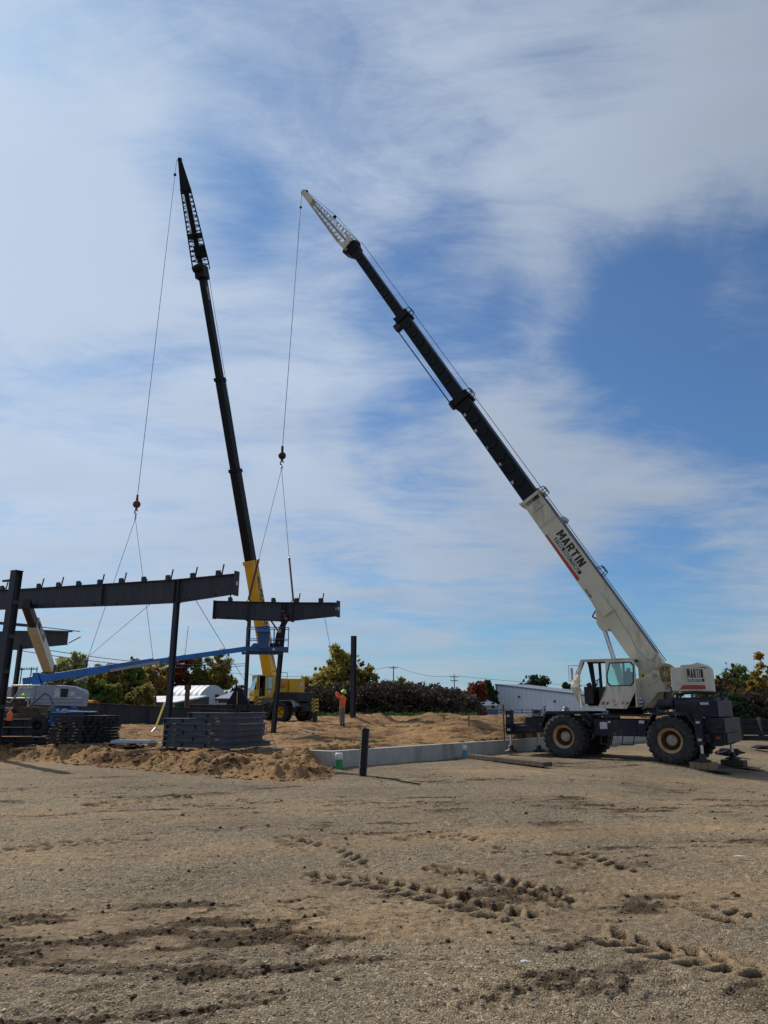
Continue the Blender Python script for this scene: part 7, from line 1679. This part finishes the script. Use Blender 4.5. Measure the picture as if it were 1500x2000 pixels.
# hoop building
hd_ = Vector((math.cos(R(22)), -math.sin(R(22)), 0)); hc_ = at(381, 1390, 92.0); hL, W2, h_ = 5.2, 3.6, at(400, 1338, 95).z
a = Vector((hc_.x, hc_.y, 0)) - hd_ * hL
t = thing('hoop_building', 'white fabric hoop building behind the laid down girder', 'building', a, math.atan2(hd_.y, hd_.x))
ns = 20; prof_ = [(math.cos(math.pi * k / ns), math.sin(math.pi * k / ns) ** .75 if 0 < k < ns else 0) for k in range(ns + 1)]
vs = []; nr = 24
for i in range(nr + 1):
    x = hL * i / nr; bul = 1.0 if i % 4 == 0 else (.985 if i % 2 else .975)
    for cx_, sz_ in prof_: vs.append((x, W2 + cx_ * W2 * bul, sz_ * h_ * bul))
fs = [(i * (ns + 1) + k, (i + 1) * (ns + 1) + k, (i + 1) * (ns + 1) + k + 1, i * (ns + 1) + k + 1) for i in range(nr) for k in range(ns)]
q = MB(); q.smooth = True; q.add(vs, fs); q.smooth = False
hm = mat('white_fabric', (.72, .74, .78), .5, var=.05, scale=1); q.build('cover', hm, t)
q = MB(); q.add([(hL + .01, W2 + cx_ * W2, sz_ * h_) for cx_, sz_ in prof_], [tuple(range(ns + 1))[::-1]]); q.build('end_wall', mat('white_end_fabric', (.62, .65, .70), .6, var=.08), t)
q = MB(); q.bb(hL + .02, hL + .06, W2 + .4, W2 + 1.2, 2.4, 3.1); q.tube([(hL + .05, W2 + .6, 2.4), (hL + .05, W2 + .9, 1.4), (hL + .05, W2 + 2, 1.1)], .05, 6); q.build('vent', M_['black'], t)
# blue roofed building
a, b = span(425, 486, 92, 90); t, l = bld('blue_roof_building', 'long low building with a dark blue roof left of the yellow crane', a, b, 10)
ez = at(450, 1366, 91).z; rz_ = at(450, 1345, 95).z
q = MB(); q.bb(0, l, 0, 10, 0, ez); q.build('wall', mat('dark_grey_wall', (.05, .055, .065), .7), t); q = MB(); q.hexa([(-.3, -.4, ez), (l + .3, -.4, ez), (l + .3, 5, rz_), (-.3, 5, rz_), (-.3, -.4, ez + .12), (l + .3, -.4, ez + .12), (l + .3, 5, rz_ + .12), (-.3, 5, rz_ + .12)]); q.build('roof', corrugated('blue_roof', (.035, .055, .16), .8, .5), t)
# long white roof and green gable
a, b = span(198, 345, 80, 74); t, l = bld('long_shed', 'long shed with a white roof and dark green gable behind the girder', a, b, 8, 'shed')
ez = at(270, 1373, 77).z; rz_ = at(270, 1361, 80).z
q = MB(); q.bb(0, l, .0, 8, 0, ez); q.prism([(0, 0), (0, 0), (0, 0)], 0, 1) if False else None; q.build('wall', mat('pale_grey_wall', (.4, .42, .42), .7), t)
q = MB(); q.hexa([(0, -.3, ez), (l, -.3, ez), (l, 4, rz_), (0, 4, rz_), (0, -.3, ez + .1), (l, -.3, ez + .1), (l, 4, rz_ + .1), (0, 4, rz_ + .1)]); q.build('roof', mat('white_tarp_roof', (.66, .69, .72), .5, var=.08), t)
q = MB(); q.hexa([(l + .01, -.3, 0), (l + .06, -.3, 0), (l + .06, 4.3, 0), (l + .01, 4.3, 0), (l + .01, -.3, ez), (l + .06, -.3, ez), (l + .06, 4.3, rz_), (l + .01, 4.3, rz_)]); q.build('gable', mat('dark_green_gable', (.01, .06, .04), .6), t)
a, b = span(362, 383, 74, 74); t, l = bld('storage_container', 'small dark red container right of the green gable', a, b, 2.4, 'container'); zt_ = at(372, 1371, 74).z; q = MB(); q.bb(0, l, 0, 2.4, .1, zt_); q.build('body', corrugated('dark_red_steel', (.13, .02, .025), .75, .3), t); q = MB(); q.bb(-.02, l + .02, -.02, 2.42, zt_ + .002, zt_ + .06); q.build('top_rail', M_['strap'], t)
# far pale building seen under the left rafters
a, b = span(-60, 62, 95, 95); t, l = bld('far_building', 'pale blue grey building far behind the telehandler at the left edge', a, b, 10); zt_ = at(30, 1345, 95).z; q = MB(); q.bb(0, l, 0, 10, 0, zt_); q.build('wall', corrugated('pale_blue_siding', (.36, .41, .47), .88, 1.0), t); q = MB(); q.bb(-.2, l + .2, -.2, 10.2, zt_ + .003, zt_ + .18); q.build('roof_trim', M_['silver'], t)
# small yellow and red machine behind the cowl
p_ = at(176, 1372, 60.0); t = thing('compressor', 'small yellow and red machine behind the right end of the lift cowl', 'machine', (p_.x, p_.y, .55), .1)
q = MB(); q.cbox((-.2, 0, 1.25), (.9, .8, .8), .12); q.build('body', M_['yellow'], t); q = MB(); q.bar((.3, 0, .5), (.3, 0, 1.6), .1); q.tube([(.3, 0, 1.6), (.6, 0, 1.45), (.75, 0, .9)], .07, 8); q.build('arm', M_['red'], t); q = MB()
for x in (-.5, .4):
    for y in (-.4, .4): q.lathe((x, y, .35), [(.1, -.1), (.35, -.1), (.35, .1), (.1, .1)], 16)
q.build('wheel', M_['rubber'], t)
# concrete blocks with pipes: row of low dark things on the girder behind stack
p0 = at(385, 1383, 49.5); 
for i in range(5):
    x = i * .98; q = MB(); q.cbox((0, 0, 0), (.92, .5, .42), .02); o = q.build('counterweight_block', M_['black'], loc=p0 + Vector((x, 0, .02))); tag(o, 'dark steel block in the row behind the top of the beam stack', 'steel block', 'dark blocks behind the beam stack')
p_ = at(364, 1384, 49.0); q = MB(); q.cyl((0, 0, -.2), (0, 0, 1.2), .16); q.cyl((0, 0, 1.2), (.0, 0, 1.5), .22); o = q.build('jack_stand', M_['wood_dark'], loc=p_); tag(o, 'dark striped outrigger post behind the laid down girder', 'post')
# hook block hung with a cloth bag left of the yellow crane
p_ = at(463, 1400, 50.0); q = MB(); 
q.prism([(-1.0, -1.2), (-.75, .2), (-.1, 1.4), (.25, 1.3), (.9, .1), (1.1, -1.2)], -.3, .3); o = q.build('dirty_tarpaulin', M_['darkcloth'], loc=p_ + Vector((0, 0, .55))); tag(o, 'black covered frame with a pale strap left of the yellow crane wheel', 'tarpaulin')
q = MB(); q.tube([(0, -.35, 1.1), (.02, -.35, -.9)], .03, 6); q.tube([(-.6, -.35, -.8), (.02, -.35, .1), (.6, -.35, -.9)], .03, 6); o2 = q.build('strap', M_['strap_y'], o)
# long steel sections on the ground at the right edge
for i, (z, s, m) in enumerate(((.12, 'lowest of the long dark pipes on the ground behind the rear outriggers', 'black'), (.40, 'second long dark pipe behind the rear outriggers', 'navy'), (.68, 'third long dark pipe behind the rear outriggers', 'black'), (.96, 'uppermost long dark pipe behind the rear outriggers', 'navy'))):
    a = at(1404, 1426, 41.5 + i * .1); b = at(1640, 1430, 39.0 + i * .1); a.z = b.z = z; q = MB(); q.bar(Vector(), b - a, .26, .24); o = q.build('steel_section', M_[m], loc=a); tag(o, s, 'steel section', 'long dark steel sections on the ground at right')
for i, px in enumerate((1440, 1480)):
    a = at(px, 1428, 41.0); q = MB(); q.bb(-.06, .06, -.2, .2, 0, 1.2); o = q.build('stack_post', M_['black'], loc=(a.x, a.y - .35, 0)); tag(o, ('left' if i == 0 else 'right') + ' dark post in front of the long steel sections at right', 'post')
# ================================================================== POLES AND WIRES
def pole(px, ptop, Y, arms, label, zb=0, trans=False, r=.16):
    top = at(px, ptop, Y); t = thing('utility_pole', label, 'utility pole', (top.x, top.y, zb), 0, 'utility poles'); h = top.z - zb
    q = MB(); q.cyl((0, 0, 0), (0, 0, h), r, r * .6, 10); q.build('pole', M_['wood_dark'], t)
    for (dz, w) in arms:
        q = MB(); q.bb(-w / 2, w / 2, -.08, .08, h - dz - .08, h - dz + .08); ar = q.build('crossarm', M_['wood_dark'], t)
        for x in (-w / 2 + .1, -w / 6, w / 6, w / 2 - .1): q = MB(); q.cyl((x, 0, h - dz + .08), (x, 0, h - dz + .3), .06, n=6); q.build('insulator', M_['silver'], ar)
    if trans:
        for x in (-.55, .55): q = MB(); q.cyl((x, -.1, h - 3.9), (x, -.1, h - 2.9), .3, n=14); q.build('transformer', M_['silver'], t)
    return top
P1 = pole(768.5, 1301, 150, [(.35, 1.7)], 'single arm utility pole standing behind the brush bank'); P2 = pole(887, 1317, 175, [(.6, 2.0), (1.5, 1.8)], 'two arm utility pole with transformers right of the brush bank', trans=True)
P3 = pole(43, 1304, 120, [(.3, 1.0)], 'thin leaning utility pole left of the telehandler boom', trans=False, r=.13); P4 = pole(62, 1303, 115, [(.3, 1.8)], 'utility pole right beside the telehandler boom', trans=True, r=.14); P5 = pole(73, 1303, 125, [], 'plain pole hidden partly by the telehandler boom', r=.14)
def wire(a, b, sag, label, r=.035):
    a, b = Vector(a), Vector(b); pts = [a.lerp(b, k / 14) - Vector((0, 0, sag * 4 * (k / 14) * (1 - k / 14))) for k in range(15)]; return cable('overhead_wire', label, pts, r, M_['rope'], 'wire', 'overhead wires')
wire(P1 + Vector((.7, 0, -.1)), P2 + Vector((-.9, 0, -.4)), .8, 'overhead wire between the two poles behind the brush')
wire(P1 + Vector((-.7, 0, -.1)), at(380, 1302, 150), 2.0, 'overhead wire running left from the single arm pole past the yellow crane')
wire(at(-60, 1240, 60), at(480, 1296, 100), 1.0, 'upper of two thin wires sagging behind the lift boom'); wire(at(-60, 1252, 60), at(480, 1300, 100), 1.0, 'lower of two thin wires sagging behind the lift boom')
wire(P2 + Vector((.9, 0, -.4)), at(1500, 1330, 210), 2.0, 'overhead wire running right from the two arm pole')
cable('radio_mast', 'thin radio mast standing far behind the left trees', [at(359, 1300, 150), at(368, 1222, 150)], .06, M_['rope_light'], 'mast')

# ================================================================== SKY, SUN, CAMERA
SUN_EL, SUN_AZ = R(42), R(-42)         # azimuth from +Y, negative = to the left
sd = Vector((math.sin(SUN_AZ) * math.cos(SUN_EL), math.cos(SUN_AZ) * math.cos(SUN_EL), math.sin(SUN_EL)))
sl_ = bpy.data.lights.new('sun', 'SUN'); sl_.energy = SUN_E; sl_.angle = R(.6); sl_.color = (1, .90, .76)
so_ = bpy.data.objects.new('sun', sl_); col.objects.link(so_); so_.rotation_mode = 'QUATERNION'; so_.rotation_quaternion = sd.to_track_quat('Z', 'Y')
w = bpy.data.worlds.new('World'); bpy.context.scene.world = w; w.use_nodes = True; nt = w.node_tree; nt.nodes.clear()
out = N(nt, 'ShaderNodeOutputWorld'); bg = N(nt, 'ShaderNodeBackground', Strength=.1); L(nt, bg.outputs[0], out.inputs[0])
sky = N(nt, 'ShaderNodeTexSky'); sky.sky_type = 'NISHITA'; sky.sun_disc = False; sky.sun_elevation = SUN_EL; sky.sun_rotation = SUN_AZ; sky.air_density = 1.0; sky.dust_density = .6; sky.ozone_density = 2.0
tc = N(nt, 'ShaderNodeTexCoord'); sp = N(nt, 'ShaderNodeSeparateXYZ'); L(nt, tc.outputs['Generated'], sp.inputs[0])
def math_(op, a, b=None, c=None):
    m = N(nt, 'ShaderNodeMath', operation=op)
    for i, x in enumerate((a, b, c)):
        if x is None: continue
        if isinstance(x, (int, float)): m.inputs[i].default_value = x
        else: L(nt, x, m.inputs[i])
    return m.outputs[0]
den = math_('ADD', math_('MAXIMUM', sp.outputs[2], 0.0), .14)
cx_ = math_('DIVIDE', sp.outputs[0], den); cy_ = math_('DIVIDE', sp.outputs[1], den)
cmb = N(nt, 'ShaderNodeCombineXYZ'); L(nt, cx_, cmb.inputs[0]); L(nt, cy_, cmb.inputs[1])
def cn(scale, loc, rot, sc, detail=8, rough=.55, dist=0.0):
    mp = N(nt, 'ShaderNodeMapping'); L(nt, cmb.outputs[0], mp.inputs[0]); mp.inputs['Location'].default_value = loc; mp.inputs['Rotation'].default_value = (0, 0, rot); mp.inputs['Scale'].default_value = sc
    n = N(nt, 'ShaderNodeTexNoise', Scale=scale, Detail=detail, Roughness=rough, Distortion=dist); L(nt, mp.outputs[0], n.inputs['Vector']); return n.outputs[0]
nA = cn(1.25, (SKY_OFF[0], SKY_OFF[1], 0), R(20), (1, 1.3, 1), 6, .5, .6)
nB = cn(2.6, (7, 3, 0), R(-35), (.8, 1.3, 1), 10, .64, .9)
nC = cn(7.0, (2, 9, 0), R(-30), (.5, 1.4, 1), 11, .74, .5)
def blob(px, py, rad_):
    """smooth 0..1 weight around a direction in the sky"""
    d = ray(px, py).normalized(); vm = N(nt, 'ShaderNodeVectorMath', operation='DOT_PRODUCT'); L(nt, tc.outputs['Generated'], vm.inputs[0]); vm.inputs[1].default_value = d
    mr = N(nt, 'ShaderNodeMapRange', interpolation_type='SMOOTHSTEP'); mr.inputs['From Min'].default_value = math.cos(R(rad_)); mr.inputs['From Max'].default_value = 1.0; L(nt, vm.outputs['Value'], mr.inputs[0]); return mr.outputs[0]
cov = math_('ADD', math_('MULTIPLY', nA, .9), math_('ADD', math_('MULTIPLY', nB, .7), math_('MULTIPLY', nC, .35)))
for (px, py, rd, wt) in SKY_BLOBS: cov = math_('ADD', cov, math_('MULTIPLY', blob(px, py, rd), wt))
mr = N(nt, 'ShaderNodeMapRange', interpolation_type='SMOOTHSTEP'); mr.inputs['From Min'].default_value = SKY_T[0]; mr.inputs['From Max'].default_value = SKY_T[1]; L(nt, cov, mr.inputs[0])
fac = math_('MULTIPLY_ADD', mr.outputs[0], .78, .11)
# cloud brightness: thick parts greyer, towards the sun brighter
sdot = N(nt, 'ShaderNodeVectorMath', operation='DOT_PRODUCT'); L(nt, tc.outputs['Generated'], sdot.inputs[0]); sdot.inputs[1].default_value = sd
sm = N(nt, 'ShaderNodeMapRange', interpolation_type='SMOOTHSTEP'); sm.inputs['From Min'].default_value = .45; sm.inputs['From Max'].default_value = 1.0; L(nt, sdot.outputs['Value'], sm.inputs[0])
nD = cn(1.6, (1, 5, 0), R(10), (.8, 1.5, 1), 5, .5, .5)
bri = math_('ADD', math_('MULTIPLY', sm.outputs[0], CL[1]), math_('MULTIPLY_ADD', nD, CL[2], CL[0]))
cc = N(nt, 'ShaderNodeVectorMath', operation='SCALE'); cc.inputs[0].default_value = (.80, .93, 1.12); L(nt, bri, cc.inputs['Scale'])
skm = N(nt, 'ShaderNodeVectorMath', operation='MULTIPLY'); L(nt, sky.outputs[0], skm.inputs[0]); skm.inputs[1].default_value = SKYMUL
mx = N(nt, 'ShaderNodeMix', data_type='RGBA'); L(nt, fac, mx.inputs[0]); L(nt, skm.outputs[0], mx.inputs[6]); L(nt, cc.outputs[0], mx.inputs[7]); hz = N(nt, 'ShaderNodeMath', operation='POWER'); hz.inputs[0].default_value = 2.718; L(nt, math_('MULTIPLY', math_('MAXIMUM', sp.outputs[2], 0.0), -9.0), hz.inputs[1])
mx2 = N(nt, 'ShaderNodeMix', data_type='RGBA'); L(nt, math_('MULTIPLY', hz.outputs[0], .42), mx2.inputs[0]); L(nt, mx.outputs[2], mx2.inputs[6]); mx2.inputs[7].default_value = HZC; L(nt, mx2.outputs[2], bg.inputs[0])

cam = bpy.data.cameras.new('camera'); cam.sensor_fit = 'VERTICAL'; cam.sensor_height = 36; cam.lens = F / 2000 * 36; cam.clip_start = .05; cam.clip_end = 9000
co = bpy.data.objects.new('camera', cam); col.objects.link(co); co.location = CAM; co.rotation_euler = (R(90) + PITCH, 0, 0)
sc = bpy.context.scene; sc.camera = co
sc.view_settings.view_transform = 'Standard'; sc.view_settings.look = 'None'; sc.view_settings.gamma = 1; sc.view_settings.exposure = EXPO
bpy.context.view_layer.update()
